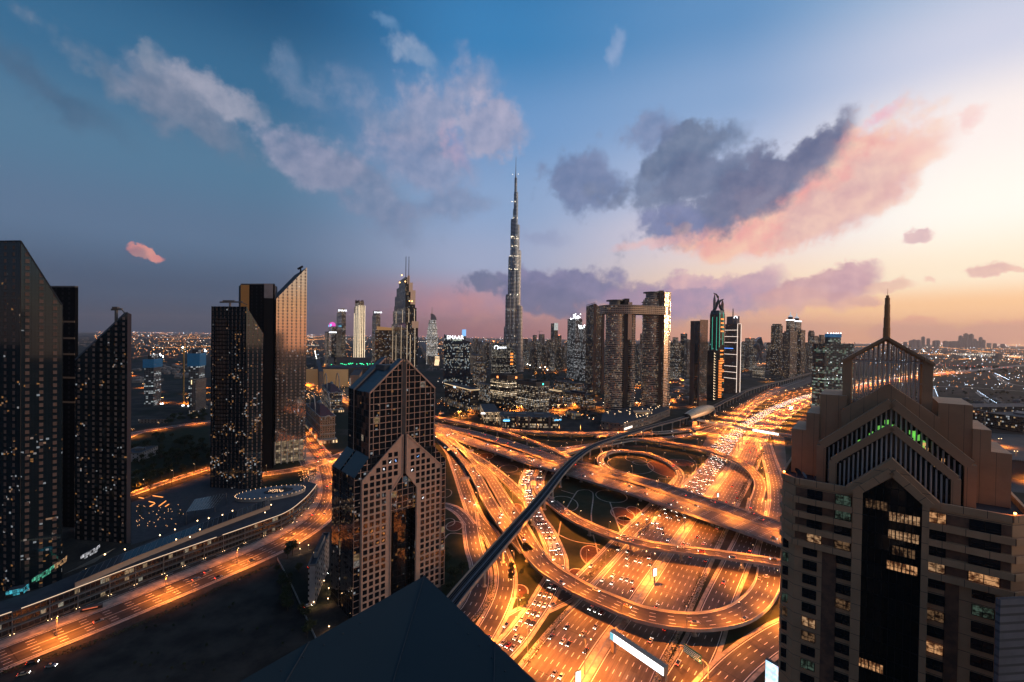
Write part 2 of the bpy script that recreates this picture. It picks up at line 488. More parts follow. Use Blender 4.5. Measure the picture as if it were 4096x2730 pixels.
WARM, COOL, AMBER, GREEN = (1.0, .66, .34, 1), (.86, .93, 1.0, 1), (1.0, .40, .09, 1), (.5, 1.0, .62, 1)
def facade(name, wall, glass, cw, ch, wx=(.1, .9), wz=(.15, .85), lit=.2, c1=WARM, c2=COOL, e=1.2, wr=.6, gr=.1, gm=.0,
           wm=.0, seed=0.0, tilt=.015, rows=.8, wall2=None, specg=.8, specks=None, specw=.3):
    """wall with a grid of windows; u runs along the wall, v up it, both in metres; some rooms are lit"""
    if name in MATS: return MATS[name]
    m = bpy.data.materials.new(name)
    m.use_nodes = True
    T = NT(m.node_tree)
    b = T.n['Principled BSDF']
    tco = T.add('ShaderNodeTexCoord')
    U, V, _ = T.sep(tco.outputs['UV'])
    cu, cv = T.m('DIVIDE', U, cw), T.m('DIVIDE', V, ch)
    fu, fv = T.m('FRACT', cu), T.m('FRACT', cv)
    iu, iv = T.m('FLOOR', cu), T.m('FLOOR', cv)
    def between(x, a, c):
        return T.m('MULTIPLY', T.m('GREATER_THAN', x, a), T.m('LESS_THAN', x, c))
    win = T.m('MULTIPLY', between(fu, *wx), between(fv, *wz))
    def rnd(vec):
        w = T.add('ShaderNodeTexWhiteNoise', noise_dimensions='3D')
        T.l.new(vec, w.inputs['Vector'])
        return w.outputs['Value'], w.outputs['Color']
    r1, rc = rnd(T.xyz(iu, iv, seed + 3.7))
    rf, _ = rnd(T.xyz(0.0, iv, seed + 9.1))
    ra, rb_, rcc = T.sep(rc)
    thr = T.m('MULTIPLY', T.m('MULTIPLY_ADD', rf, 2.0 * rows, 1.0 - rows), lit)
    on = T.m('LESS_THAN', r1, thr)
    oi = T.add('ShaderNodeObjectInfo')
    inner, _ = T.noise(T.xyz(cu, cv, seed), 3.3, 2.0, 0.6)
    glow = T.m('MULTIPLY', T.m('MULTIPLY', on, win), T.m('MULTIPLY', T.m('MULTIPLY_ADD', T.m('MULTIPLY', ra, ra), 1.7, .25), T.rng(inner, .3, .7, .35, 1.5)))
    ecol, estr = T.mix(T.rng(rb_, .45, .75), c1, c2), T.m('MULTIPLY', glow, e)
    if specks:                                   # glowing specks in loose clusters: room lights and painted reflections of city lights
        fr, st = specks
        q1, qc = rnd(T.xyz(T.m('FLOOR', T.m('DIVIDE', U, 1.5)), T.m('FLOOR', T.m('DIVIDE', V, 1.3)), seed + 5.3))
        qa, qb, qcc = T.sep(qc)
        cl, _ = T.noise(T.xyz(T.m('MULTIPLY', U, .045), T.m('MULTIPLY', V, .05), seed), 1.0, 3.0, .6)
        sp = T.m('LESS_THAN', q1, T.m('MULTIPLY', T.m('MULTIPLY', T.rng(cl, .45, .72), fr), T.rng(V, 190.0, 30.0, .5, 1.8)))
        inglass = T.m('SUBTRACT', 1.0, win) if wr < .3 else win
        sp = T.m('MULTIPLY', T.m('MULTIPLY', sp, inglass), T.m('MULTIPLY_ADD', T.m('POWER', qa, 3.0), st, st * .1))
        ecol = T.mix(T.m('GREATER_THAN', sp, estr), ecol, T.mix(T.rng(qb, .4, .8), (1.0, .45, .14, 1), c2))
        estr = T.m('MAXIMUM', estr, sp)
    T.l.new(ecol, b.inputs['Emission Color'])
    T.l.new(estr, b.inputs['Emission Strength'])
    wn, _ = T.noise(tco.outputs['Object'], .11, 5.0, .65)
    w2 = wall2 if wall2 else tuple(c * .72 for c in wall[:3]) + (1,)
    wcol = T.mix(T.rng(wn, .35, .68), wall, w2)
    if wr < .2 and wm > .3:                      # fine joints between the panes of a glass wall
        line = T.m('MAXIMUM', T.m('LESS_THAN', T.m('FRACT', T.m('MULTIPLY', cu, 4.0)), .10), T.m('LESS_THAN', T.m('FRACT', T.m('MULTIPLY', cv, 2.0)), .09))
        wcol = T.mix(T.m('MULTIPLY', line, .8), wcol, (.004, .005, .006, 1))
    gcol = T.mix(rcc, glass, tuple(c * .6 for c in glass[:3]) + (1,))
    T.l.new(T.mix(win, wcol, gcol), b.inputs['Base Color'])
    T.l.new(T.m('MULTIPLY_ADD', win, gr - wr, wr), b.inputs['Roughness'])
    T.l.new(T.m('MULTIPLY_ADD', win, gm - wm, wm), b.inputs['Metallic'])
    T.l.new(T.m('MULTIPLY_ADD', win, specg - specw, specw), b.inputs['Specular IOR Level'])
    if tilt:
        geo = T.add('ShaderNodeNewGeometry')
        jit = T.vm('SCALE', T.vm('SUBTRACT', rc, (.5, .5, .5)), scale=T.m('MULTIPLY', win, tilt * 2))
        T.l.new(T.vm('NORMALIZE', T.vm('ADD', geo.outputs['Normal'], jit)), b.inputs['Normal'])
    m.cycles.emission_sampling = 'NONE'
    MATS[name] = m
    return m

def light_mat(name, col, strength):
    return mat(name, (col[0] * .5, col[1] * .5, col[2] * .5, 1), .5, 0, col, strength)

M_roof = mat('roof_gravel', (.06, .055, .05, 1), .95, noise=(.25, (.10, .09, .08, 1), .2))
M_roofdark = mat('roof_dark', (.03, .03, .034, 1), .8, noise=(.2, (.05, .05, .055, 1), .2))
M_conc = mat('concrete', (.42, .38, .33, 1), .85, noise=(.12, (.27, .24, .21, 1), .22))
M_concd = mat('concrete_dark', (.20, .18, .165, 1), .85, noise=(.1, (.13, .12, .11, 1), .22))
M_steel = mat('grey_steel', (.22, .22, .23, 1), .45, .7)
M_darkmetal = mat('dark_metal', (.03, .032, .035, 1), .5, .6)
M_white = mat('white_paint', (.75, .74, .72, 1), .5)
M_glassdark = mat('dark_glass', (.012, .016, .022, 1), .06, 0, spec=.9)
M_lampw = light_mat('lamp_warm', (1.0, .62, .30, 1), 9.0)
M_lampo = light_mat('lamp_sodium', (1.0, .52, .18, 1), 26.0)
M_lampc = light_mat('lamp_cool', (.90, .96, 1.0, 1), 30.0)
M_strip = light_mat('strip_warm', (1.0, .72, .42, 1), 2.6)
M_stripc = light_mat('strip_cool', (.92, .95, 1.0, 1), 3.0)
M_red = light_mat('beacon_red', (1.0, .22, .06, 1), 12.0)

def ratio(u, v=1352.0):
    d = ray(u, v)
    return d.x / d.y
def depth_of(u, vb):
    return G(u, vb)[1]
def on_ray(C, d, u):
    """where the line C + t d meets the sight line of column u"""
    k = ratio(u)
    t = (k * C[1] - C[0]) / (d[0] - k * d[1])
    return (C[0] + t * d[0], C[1] + t * d[1])
def quad(uL, uC, uR, Y, th, depth=None):
    """rectangle whose near corner shows at column uC at depth Y; th turns its right hand face away (degrees)"""
    t = radians(th)
    C = (ratio(uC) * Y, Y)
    dR, dL = (cos(t), sin(t)), (-sin(t), cos(t))
    R = on_ray(C, dR, uR)
    if uL is None or abs(uL - uC) < .5:
        L = (C[0] + dL[0] * depth, C[1] + dL[1] * depth)
    else:
        L = on_ray(C, dL, uL)
    if uR is None or abs(uR - uC) < .5:
        R = (C[0] + dR[0] * depth, C[1] + dR[1] * depth)
    return [C, R, (R[0] + L[0] - C[0], R[1] + L[1] - C[1]), L]
def inset(poly, k):
    cx, cy = sum(p[0] for p in poly) / len(poly), sum(p[1] for p in poly) / len(poly)
    return [(cx + (p[0] - cx) * k, cy + (p[1] - cy) * k) for p in poly]
def centre(poly):
    return (sum(p[0] for p in poly) / len(poly), sum(p[1] for p in poly) / len(poly))
def ring(cx, cy, r, n=24, sq=1.0, yaw=0.0):
    return [(cx + r * cos(2 * pi * k / n) * cos(yaw) - r * sq * sin(2 * pi * k / n) * sin(yaw),
             cy + r * cos(2 * pi * k / n) * sin(yaw) + r * sq * sin(2 * pi * k / n) * cos(yaw)) for k in range(n)]
def catmull(pts, step=6.0):
    """smooth line through survey points (x, y, z)"""
    P = [Vector(p) for p in pts]
    P = [P[0] * 2 - P[1]] + P + [P[-1] * 2 - P[-2]]
    out = []
    for i in range(1, len(P) - 2):
        a, b, c, d = P[i - 1], P[i], P[i + 1], P[i + 2]
        n = max(2, int((c - b).length / step))
        for k in range(n):
            t = k / n
            out.append(0.5 * ((2 * b) + (c - a) * t + (2 * a - 5 * b + 4 * c - d) * t * t + (3 * b - a - 3 * c + d) * t ** 3))
    out.append(P[-2])
    return out
def side_of(line, i):
    d = line[min(i + 1, len(line) - 1)] - line[max(i - 1, 0)]
    d.z = 0
    d.normalize()
    return Vector((d.y, -d.x, 0)), d

def text(body, size, mat_, parent, origin, xdir, name='sign_lettering', extrude=.05, align='LEFT', updir=(0, 0, 1)):
    """raised lettering on a sign; xdir is the reading direction"""
    c = bpy.data.curves.new(name, 'FONT')
    c.body = body
    c.size = size
    c.extrude = extrude
    c.align_x = align
    c.materials.append(mat_)
    o = bpy.data.objects.new(name, c)
    COL.objects.link(o)
    bpy.context.view_layer.update()
    me = bpy.data.meshes.new_from_object(o.evaluated_get(bpy.context.evaluated_depsgraph_get()))
    bpy.data.objects.remove(o)
    me.materials.clear()
    me.materials.append(mat_)
    o = bpy.data.objects.new(name, me)
    COL.objects.link(o)
    X = Vector((xdir[0], xdir[1], xdir[2] if len(xdir) > 2 else 0)).normalized()
    Yv = Vector(updir).normalized()
    Zv = X.cross(Yv)
    off = Vector(parent.location)
    p = Vector(origin) - off
    o.parent = parent
    o.matrix_local = Matrix(((X.x, Yv.x, Zv.x, p.x), (X.y, Yv.y, Zv.y, p.y), (X.z, Yv.z, Zv.z, p.z), (0, 0, 0, 1)))
    return o

# ------------------------------------------------------------------ ground
def ground_mat():
    m = bpy.data.materials.new('city_ground')
    m.use_nodes = True
    T = NT(m.node_tree)
    b = T.n['Principled BSDF']
    tco = T.add('ShaderNodeTexCoord')
    o = tco.outputs['Object']
    big, _ = T.noise(o, .004, 6.0, .6)
    mid, _ = T.noise(o, .03, 5.0, .6)
    fine, _ = T.noise(o, .35, 4.0, .6)
    c = T.ramp(mid, [(.3, (.022, .019, .017, 1)), (.5, (.055, .046, .038, 1)), (.68, (.10, .083, .066, 1))])
    c = T.mix(T.rng(big, .47, .56), c, (.022, .028, .016, 1))
    c = T.mix(T.rng(fine, .3, .75), c, T.mix(.5, c, (.02, .018, .015, 1)))
    T.l.new(c, b.inputs['Base Color'])
    b.inputs['Roughness'].default_value = .95
    b.inputs['Specular IOR Level'].default_value = .1
    return m
g = MB()
E = 28000.0
g.face([(-E, -3000, 0), (E, -3000, 0), (E, E, 0), (-E, E, 0)])
g.build('ground', ground_mat(), kind='structure')

M_grass = mat('lawn', (.018, .026, .012, 1), .95, noise=(.09, (.035, .036, .018, 1), .2), spec=.1)
M_flower = mat('flower_bed', (.10, .045, .028, 1), .95, noise=(.4, (.06, .032, .02, 1), .2), spec=.1)
M_sand = mat('sand', (.062, .050, .040, 1), .95, noise=(.06, (.026, .022, .019, 1), .2), spec=.1)
M_pave = mat('paving', (.46, .37, .28, 1), .9, noise=(.2, (.20, .18, .155, 1), .2))
M_hedge = mat('hedge_leaves', (.022, .030, .013, 1), .8, noise=(1.5, (.05, .055, .025, 1), .25))

def patch(name, pts, z, m, kind='structure'):
    b = MB()
    p = [G(u, v) for u, v in pts]
    b.face([(x, y, z) for x, y in p])
    if b.f:
        me = b.build(name, m, kind=kind)
        if me.data.polygons[0].normal.z < 0: me.data.flip_normals()
        return me
# dark lawns of the interchange
patch('lawn', [(1738, 1690), (2050, 1900), (2290, 1905), (2460, 1960), (2600, 2020), (2120, 2620), (1770, 2420), (1760, 2000)], .006, M_grass)
patch('lawn', [(2380, 1790), (2560, 1790), (2860, 1780), (2860, 1830), (2740, 1960), (2450, 1900), (2360, 1850)], .006, M_grass)
patch('lawn', [(2440, 1960), (2660, 2010), (2560, 2140), (2330, 2360), (2130, 2000)], .009, M_grass)
patch('lawn', [(1900, 1720), (2450, 1738), (2870, 1720), (2860, 1780), (2450, 1780), (2150, 1800)], .006, M_grass)
patch('lawn', [(3050, 1770), (3080, 1770), (3045, 1870), (3010, 1900)], .006, M_grass)
patch('lawn', [(3130, 1640), (3245, 1560), (3225, 1640), (3100, 1780), (3070, 1770)], .006, M_grass)
patch('lawn', [(2880, 2560), (2950, 2540), (3080, 2470), (3140, 2470), (3140, 2540), (2960, 2640), (2860, 2740), (2800, 2740)], .006, M_grass)
M_fore = mat('forecourt', (.13, .10, .075, 1), .9, noise=(.05, (.075, .06, .045, 1), .2))
patch('forecourt', [(2850, 1705), (2955, 1622), (3060, 1565), (3245, 1506), (3245, 1530), (3062, 1602), (2950, 1690), (2872, 1775), (2800, 1800)], .012, M_fore)
patch('sand_verge', [(3088, 1735), (3135, 1735), (3150, 1900), (3150, 2080), (3128, 2080), (3118, 1930)], .012, M_fore)
patch('sand_lot', [(0, 2690), (479, 2525), (1024, 2285), (1130, 2290), (1300, 2640), (1000, 2760), (0, 2900)], .006, M_sand)
patch('lawn', [(525, 1740), (830, 1700), (850, 1860), (525, 1970)], .006, M_grass)
patch('plaza', [(525, 2010), (850, 1890), (1010, 1960), (760, 2110), (525, 2180)], .006, M_roofdark)

# garden rings and winding kerbs in the lawns
ringm = MB()
bedm = MB()
def garden_ring(u, v, ru, rv, bed=True, w=1.0):
    c = G(u, v)
    a, b2 = G(u + ru, v), G(u, v + rv)
    rx, ry = abs(a[0] - c[0]), abs(c[1] - b2[1])
    n = 40
    for k in range(n):
        t0, t1 = 2 * pi * k / n, 2 * pi * (k + 1) / n
        q = [(c[0] + (rx + s_) * cos(t), c[1] + (ry + s_) * sin(t), .05) for t, s_ in ((t0, -w / 2), (t0, w / 2), (t1, w / 2), (t1, -w / 2))]
        ringm.face(q)
    if bed:
        bedm.face([(c[0] + (rx - .5) * cos(2 * pi * k / n), c[1] + (ry - .5) * sin(2 * pi * k / n), .03) for k in range(n)])
for a in [(1780, 1975, 26, 18, 0), (1795, 2090, 24, 16, 0), (1817, 2105, 32, 20, 1), (2035, 1875, 37, 15, 0), (1945, 1825, 28, 12, 1),
          (2068, 2035, 24, 20, 1), (2490, 2056, 44, 28, 1), (2500, 2085, 32, 20, 1), (2535, 2042, 26, 16, 1), (2445, 1985, 60, 26, 0),
          (2372, 2225, 48, 46, 1), (2310, 2300, 36, 26, 1), (2078, 2366, 34, 28, 1), (2725, 1851, 46, 14, 1), (2520, 1860, 85, 35, 0),
          (2560, 1852, 28, 9, 0), (2545, 1838, 40, 12, 0), (2660, 1875, 60, 35, 1), (2255, 2015, 55, 32, 0)]:
    garden_ring(*a)
def kerb_line(pts, w=1.2):
    L = catmull([G(u, v) + (.05,) for u, v in pts], 4.0)
    for i in range(len(L) - 1):
        s0, _ = side_of(L, i)
        s1, _ = side_of(L, i + 1)
        ringm.face([L[i] - s0 * w / 2, L[i] + s0 * w / 2, L[i + 1] + s1 * w / 2, L[i + 1] - s1 * w / 2])
for k in ([(2264, 2038), (2296, 1985), (2318, 1962), (2370, 1970), (2365, 2060), (2370, 2120)], [(2232, 2138), (2280, 2160), (2330, 2172), (2400, 2180)],
          [(2372, 2140), (2384, 2180), (2393, 2222)], [(2232, 2145), (2244, 2085)], [(2440, 2010), (2460, 2070), (2484, 2130)],
          [(1770, 2165), (1803, 2134), (1870, 2140)], [(1988, 1940), (2010, 1930)], [(2750, 1820), (2782, 1850), (2785, 1875), (2768, 1900)],
          [(2245, 1962), (2300, 1978)], [(2630, 1912), (2690, 1917)], [(3075, 2490), (3094, 2510), (3092, 2540)], [(2990, 2580), (3022, 2572), (3026, 2550)]):
    kerb_line(k)
o = ringm.build('garden_path', M_pave, kind='structure')
o = bedm.build('flower_bed', M_flower, kind='structure')
for ob in (bpy.data.objects['garden_path'], bpy.data.objects['flower_bed']):
    for p in ob.data.polygons:
        if p.normal.z < 0: p.flip()

# ------------------------------------------------------------------ roads
def asphalt(n, base=(.058, .046, .036, 1)):
    nm = 'asphalt_%d_lanes' % n
    if nm in MATS: return MATS[nm]
    m = bpy.data.materials.new(nm)
    m.use_nodes = True
    T = NT(m.node_tree)
    b = T.n['Principled BSDF']
    tco = T.add('ShaderNodeTexCoord')
    U, V, _ = T.sep(tco.outputs['UV'])          # lanes across, metres along
    fu = T.m('FRACT', T.m('ADD', U, .5))
    near = T.m('LESS_THAN', T.m('ABSOLUTE', T.m('SUBTRACT', fu, .5)), .042)
    inner = T.m('MULTIPLY', T.m('GREATER_THAN', U, .5), T.m('LESS_THAN', U, n - .5))
    dash = T.m('LESS_THAN', T.m('FRACT', T.m('DIVIDE', V, 11.0)), .33)
    edges = T.m('ADD', T.m('LESS_THAN', T.m('ABSOLUTE', T.m('SUBTRACT', U, .0)), .045), T.m('LESS_THAN', T.m('ABSOLUTE', T.m('SUBTRACT', U, float(n))), .045))
    mark = T.m('MINIMUM', T.m('ADD', T.m('MULTIPLY', T.m('MULTIPLY', near, inner), dash), edges), 1.0)
    wear, _ = T.noise(T.xyz(T.m('MULTIPLY', U, 3.0), T.m('MULTIPLY', V, .035)), 1.6, 5.0, .6)
    blot, _ = T.noise(tco.outputs['Object'], .06, 5.0, .6)
    wp = T.add('ShaderNodeTexWhiteNoise', noise_dimensions='2D'); T.l.new(T.xyz(T.m('FLOOR', U), T.m('FLOOR', T.m('DIVIDE', V, 27.0))), wp.inputs['Vector'])
    joint = T.m('LESS_THAN', T.m('FRACT', T.m('DIVIDE', V, 38.0)), .012)
    track = T.m('MULTIPLY', T.m('SUBTRACT', 1.0, T.m('ABSOLUTE', T.m('SUBTRACT', T.m('MULTIPLY', T.m('FRACT', U), 2.0), 1.0))), .32)
    c = T.mix(T.rng(wear, .3, .7), base, tuple(x * 1.75 for x in base[:3]) + (1,))
    c = T.mix(T.rng(blot, .35, .7), c, tuple(x * .75 for x in base[:3]) + (1,))
    c = T.mix(T.m('ADD', T.m('MULTIPLY', T.m('GREATER_THAN', wp.outputs['Value'], .72), .3), T.m('ADD', track, T.m('MULTIPLY', joint, .7))), c, tuple(x * .35 for x in base[:3]) + (1,))
    T.l.new(T.mix(T.m('MULTIPLY', mark, T.rng(wear, .2, .5, .6, 1.0)), c, (.80, .76, .70, 1)), b.inputs['Base Color'])
    b.inputs['Roughness'].default_value = .62
    b.inputs['Specular IOR Level'].default_value = .35
    MATS[nm] = m
    return m

LANE = 3.6
ROADS = {}
def strip(b, L, a0, a1, z, n, mi=0):
    """ribbon from lateral offset a0 (left) to a1 (right); u in lanes, v in metres"""
    s = 0.0
    k = (a1 - a0) / n
    for i in range(len(L) - 1):
        s0, _ = side_of(L, i)
        s1, _ = side_of(L, i + 1)
        d = (L[i + 1] - L[i]).length
        p = [L[i] + s0 * a0, L[i] + s0 * a1, L[i + 1] + s1 * a1, L[i + 1] + s1 * a0]
        sh = .9 / LANE
        b.face([(q.x, q.y, q.z + z) for q in p], [(-sh, s), (n + sh, s), (n + sh, s + d), (-sh, s + d)], mi)
        s += d
def survey(pts, step=6.0):
    return catmull([G(u, v, z) + (z,) for u, v, z in pts], step)
GROUND_N = [0]
def shifted_(L, a):
    return [p + side_of(L, i)[0] * a for i, p in enumerate(L)]
def ground_road(key, pts, n, off=0.0, shoulder=2.2, name='road', step=8.0, world_line=None):
    """pts: (u, v) on the photo"""
    L = world_line or survey([(u, v, 0.0) for u, v in pts], step)
    GROUND_N[0] += 1
    z = .05 + .022 * GROUND_N[0]
    w = n * LANE + 1.8
    b = MB()
    strip(b, L, off - w / 2, off + w / 2, z, n)
    b.build(name, asphalt(n), kind='structure')
    if shoulder:
        b = MB()
        strip(b, L, off - w / 2 - shoulder, off + w / 2 + shoulder, z - .012, 1)
        b.build('pavement', M_pave, kind='structure')
    ROADS[key] = (L, w, 0.0)
    return L
def flyover(key, pts, n, label, depth=1.7, name='flyover', piers=38.0, name_cat='flyover', group=None, world_line=None, width=None, rail=1.05):
    L = world_line or survey(pts, 6.0)
    w = width or n * LANE + 1.8
    t = thing(name, label, name_cat, (L[len(L) // 2].x, L[len(L) // 2].y, 0), group)
    b = MB()
    strip(b, L, -w / 2, w / 2, 0, n, 0)
    for i in range(len(L) - 1):
        s0, _ = side_of(L, i)
        s1, _ = side_of(L, i + 1)
        A, B = L[i], L[i + 1]
        dn = Vector((0, 0, -depth))
        for sg in (-1, 1):
            q = [A + s0 * sg * (w / 2 + .1), B + s1 * sg * (w / 2 + .1)]
            f = [q[0] + dn * .6, q[1] + dn * .6, q[1] + Vector((0, 0, -.02)), q[0] + Vector((0, 0, -.02))]
            b.face(f if sg > 0 else f[::-1], None, 1)
            g2 = [A + s0 * sg * (w / 4) + dn, B + s1 * sg * (w / 4) + dn, q[1] + dn * .6, q[0] + dn * .6]
            b.face(g2 if sg > 0 else g2[::-1], None, 1)
        b.face([A - s0 * w / 4 + dn, B - s1 * w / 4 + dn, B + s1 * w / 4 + dn, A + s0 * w / 4 + dn], None, 1)
    b.build('deck', [asphalt(n), M_conc], t)
    for sg in (-1, 1):
        b = MB()
        for i in range(len(L) - 1):
            s0, _ = side_of(L, i)
            s1, _ = side_of(L, i + 1)
            A, B = L[i], L[i + 1]
            sec = [(w / 2 - .55, 0), (w / 2 - .35, rail), (w / 2 + .05, rail), (w / 2 + .12, -depth * .62)]
            for (o0, z0), (o1, z1) in zip(sec[:-1], sec[1:]):
                f = [A + s0 * sg * o0 + Vector((0, 0, z0)), B + s1 * sg * o0 + Vector((0, 0, z0)), B + s1 * sg * o1 + Vector((0, 0, z1)), A + s0 * sg * o1 + Vector((0, 0, z1))]
                b.face(f[::-1] if sg > 0 else f, None, 0)
        b.build('parapet', M_conc, t)
    acc = piers * .6
    for i in range(1, len(L)):
        acc += (L[i] - L[i - 1]).length
        if acc >= piers and L[i].z > 4.0:
            acc = 0.0
            b = MB()
            x, y, z = L[i]
            s0, _ = side_of(L, i)
            b.lathe(x, y, [(1.9, 0), (1.9, .5), (1.15, .9), (1.15, z - depth - 1.6), (w * .16, z - depth - .3), (w * .16, z - depth + .05)], 12)
            b.build('pier', M_conc, t)
    ROADS[key] = (L, w, L[0].z)
    return L

# the great highway: two carriageways of seven lanes
hl = [(2091, 2680), (2324, 2418), (2400, 2360), (2521, 2188), (2655, 2041), (2732, 1951), (2846, 1826), (2944, 1716), (3011, 1642), (3059, 1604), (3126, 1559), (3206, 1531)]
hr = [(2596, 2721), (2688, 2536), (2736, 2440), (2819, 2268), (2891, 2118), (2942, 2018), (2993, 1919), (3054, 1798), (3117, 1703), (3136, 1646), (3190, 1591), (3238, 1566)]
def arc(pts, n):
    L = catmull(pts, 5.0)
    acc = [0.0]
    for i in range(1, len(L)): acc.append(acc[-1] + (L[i] - L[i - 1]).length)
    out, j = [], 0
    for k in range(n):
        t = acc[-1] * k / (n - 1)
        while j < len(L) - 2 and acc[j + 1] < t: j += 1
        f = (t - acc[j]) / max(1e-6, acc[j + 1] - acc[j])
        out.append(L[j].lerp(L[j + 1], min(1, f)))
    return out
# the road's axis: mid line of the two kerbs, from under the camera's tower to the bend far ahead
AXIS = catmull([(-60, 60, 0), (40, 233, 0), (80, 293, 0), (126, 363, 0), (176.5, 438.5, 0), (222, 507, 0), (299, 619, 0), (372, 735, 0), (440, 838, 0), (521, 945, 0),
                (625, 1075, 0), (737, 1200, 0), (860, 1330, 0), (1010, 1470, 0), (1230, 1660, 0), (1560, 1930, 0), (2100, 2330, 0), (3200, 3050, 0), (5200, 4300, 0), (9000, 6500, 0)], 10.0)
def shifted(L, a, z=0.0):
    out = []
    for i, p in enumerate(L):
        s0, _ = side_of(L, i)
        q = p + s0 * a
        out.append(Vector((q.x, q.y, p.z + z)))
    return out
CW = 7 * LANE + 1.8
b = MB(); strip(b, AXIS, -33.5, 33.5, .03, 1); b.build('pavement', M_pave, kind='structure')
b = MB(); strip(b, AXIS, -30.5, -30.5 + CW, .06, 7); b.build('highway', asphalt(7, (.115, .088, .064, 1)), kind='structure')
b = MB(); strip(b, AXIS, 30.5 - CW, 30.5, .06, 7); b.build('highway', asphalt(7), kind='structure')
ROADS['hwy'] = (AXIS, 2 * CW, 0)

def barrier(L, label, h=.9, w=.5):
    b = MB()
    for i in range(len(L) - 1):
        s0, _ = side_of(L, i)
        s1, _ = side_of(L, i + 1)
        A, B = L[i], L[i + 1]
        sec = [(-w, 0), (-w * .4, h), (w * .4, h), (w, 0)]
        for (o0, z0), (o1, z1) in zip(sec[:-1], sec[1:]):
            b.face([A + s0 * o0 + Vector((0, 0, z0)), A + s0 * o1 + Vector((0, 0, z1)), B + s1 * o1 + Vector((0, 0, z1)), B + s1 * o0 + Vector((0, 0, z0))][::-1])
    tag(b.build('crash_barrier', M_conc), label, 'barrier')
near_axis = [p for p in AXIS if p.y < 1700]
barrier(near_axis, 'pale concrete barrier along the median of the wide highway')
barrier(shifted(near_axis, -31.2), 'concrete kerb barrier beside the jammed carriageway')
barrier(shifted(near_axis, 31.2), 'concrete kerb barrier on the outer side of the emptier carriageway')

# ground roads
ground_road('svcL', [(1900, 2640), (2060, 2480), (2276, 2372), (2400, 2256), (2500, 2150), (2611, 2038), (2706, 1935), (2740, 1896)], 3)
ground_road('svcR', [(2690, 2790), (2808, 2580), (2866, 2425), (2941, 2260), (2990, 2155), (3022, 2060), (3034, 1999)], 4)
ground_road('jam', [(2124, 1877), (2105, 1919), (2103, 1960), (2124, 2010), (2153, 2078), (2178, 2112), (2208, 2175), (2230, 2239), (2226, 2300), (2200, 2350), (2160, 2421), (2110, 2491), (2062, 2555), (2000, 2620)], 3)
ground_road('rise', [(2172, 1880), (2156, 1919), (2159, 1960), (2188, 1996), (2210, 2018)], 2)
ground_road('right', [(3060, 1770), (3073, 1823), (3102, 1919), (3113, 2015), (3095, 2140), (3080, 2215), (3074, 2281)], 4)
ground_road('frontage', [(2780, 1800), (2866, 1790), (2915, 1728), (2968, 1668), (3010, 1625), (3060, 1585), (3130, 1548), (3210, 1520)], 4)
ground_road('u3', [(2115, 1795), (2242, 1797), (2338, 1785), (2496, 1764), (2687, 1750), (2800, 1733), (2890, 1700)], 3)
ground_road('u4', [(2380, 1745), (2520, 1742), (2687, 1728), (2783, 1712), (2870, 1690)], 3)
ground_road('l1', [(1737, 1742), (1796, 1800), (1832, 1880), (1868, 1980), (1905, 2070), (1955, 2128), (1990, 2190), (2019, 2271), (2022, 2351), (1997, 2430), (1955, 2510), (1900, 2600)], 3)
ground_road('l1b', [(1880, 2050), (1884, 2100), (1898, 2191), (1917, 2250), (1926, 2310), (1912, 2380), (1880, 2440), (1840, 2480)], 3)
ground_road('park', [(1770, 2020), (1810, 2032), (1850, 2060), (1880, 2100)], 2)
ground_road('br', [(2780, 2860), (2915, 2700), (3010, 2615), (3138, 2530), (3260, 2480)], 4)
ground_road('left', [(-420, 2820), (0, 2640), (479, 2450), (1024, 2225), (1180, 2145), (1290, 2060), (1330, 1960), (1300, 1850), (1250, 1780), (1215, 1730)], 6)
b = MB(); strip(b, shifted_(ROADS['left'][0], -17.5), -4.2, 4.2, .09, 1); b.build('pavement', M_pave, kind='structure')
b = MB(); strip(b, shifted_(ROADS['left'][0], -26), -4.0, 4.0, .10, 2); b.build('road', asphalt(2), kind='structure')
ground_road('cross', [(1000, 1905), (1180, 1880), (1290, 1850), (1420, 1800), (1560, 1760), (1700, 1742)], 4)
ground_road('bldv', [(1225, 1545), (1300, 1570), (1380, 1600), (1470, 1650), (1640, 1700), (1760, 1725)], 6)
ground_road('bldv2', [(1225, 1480), (1330, 1510), (1450, 1545), (1560, 1580)], 4)
ground_road('lit', [(480, 1760), (557, 1731), (690, 1708), (823, 1690), (950, 1672)], 4)
ground_road('wall_lane', [(510, 1985), (620, 1945), (740, 1905), (850, 1872)], 2)
ground_road('far1', [(2640, 1530), (2700, 1530), (2760, 1528), (2830, 1520)], 6)
ground_road('far2', [(2960, 1480), (3010, 1468), (3060, 1456), (3090, 1448)], 6)
ground_road('far3', [(520, 1432), (600, 1422), (700, 1418), (850, 1416)], 5)
ground_road('right_far', [(3650, 1545), (3850, 1550), (4000, 1560), (4200, 1575)], 3)
ground_road('right_far2', [(3980, 1500), (4020, 1530), (4096, 1545), (4250, 1560)], 3)
ground_road('villa_st', [(3735, 1545), (3742, 1590), (3755, 1640)], 2)
ground_road('villa_st2', [(3910, 1570), (3960, 1610), (4010, 1650), (4100, 1720)], 2)

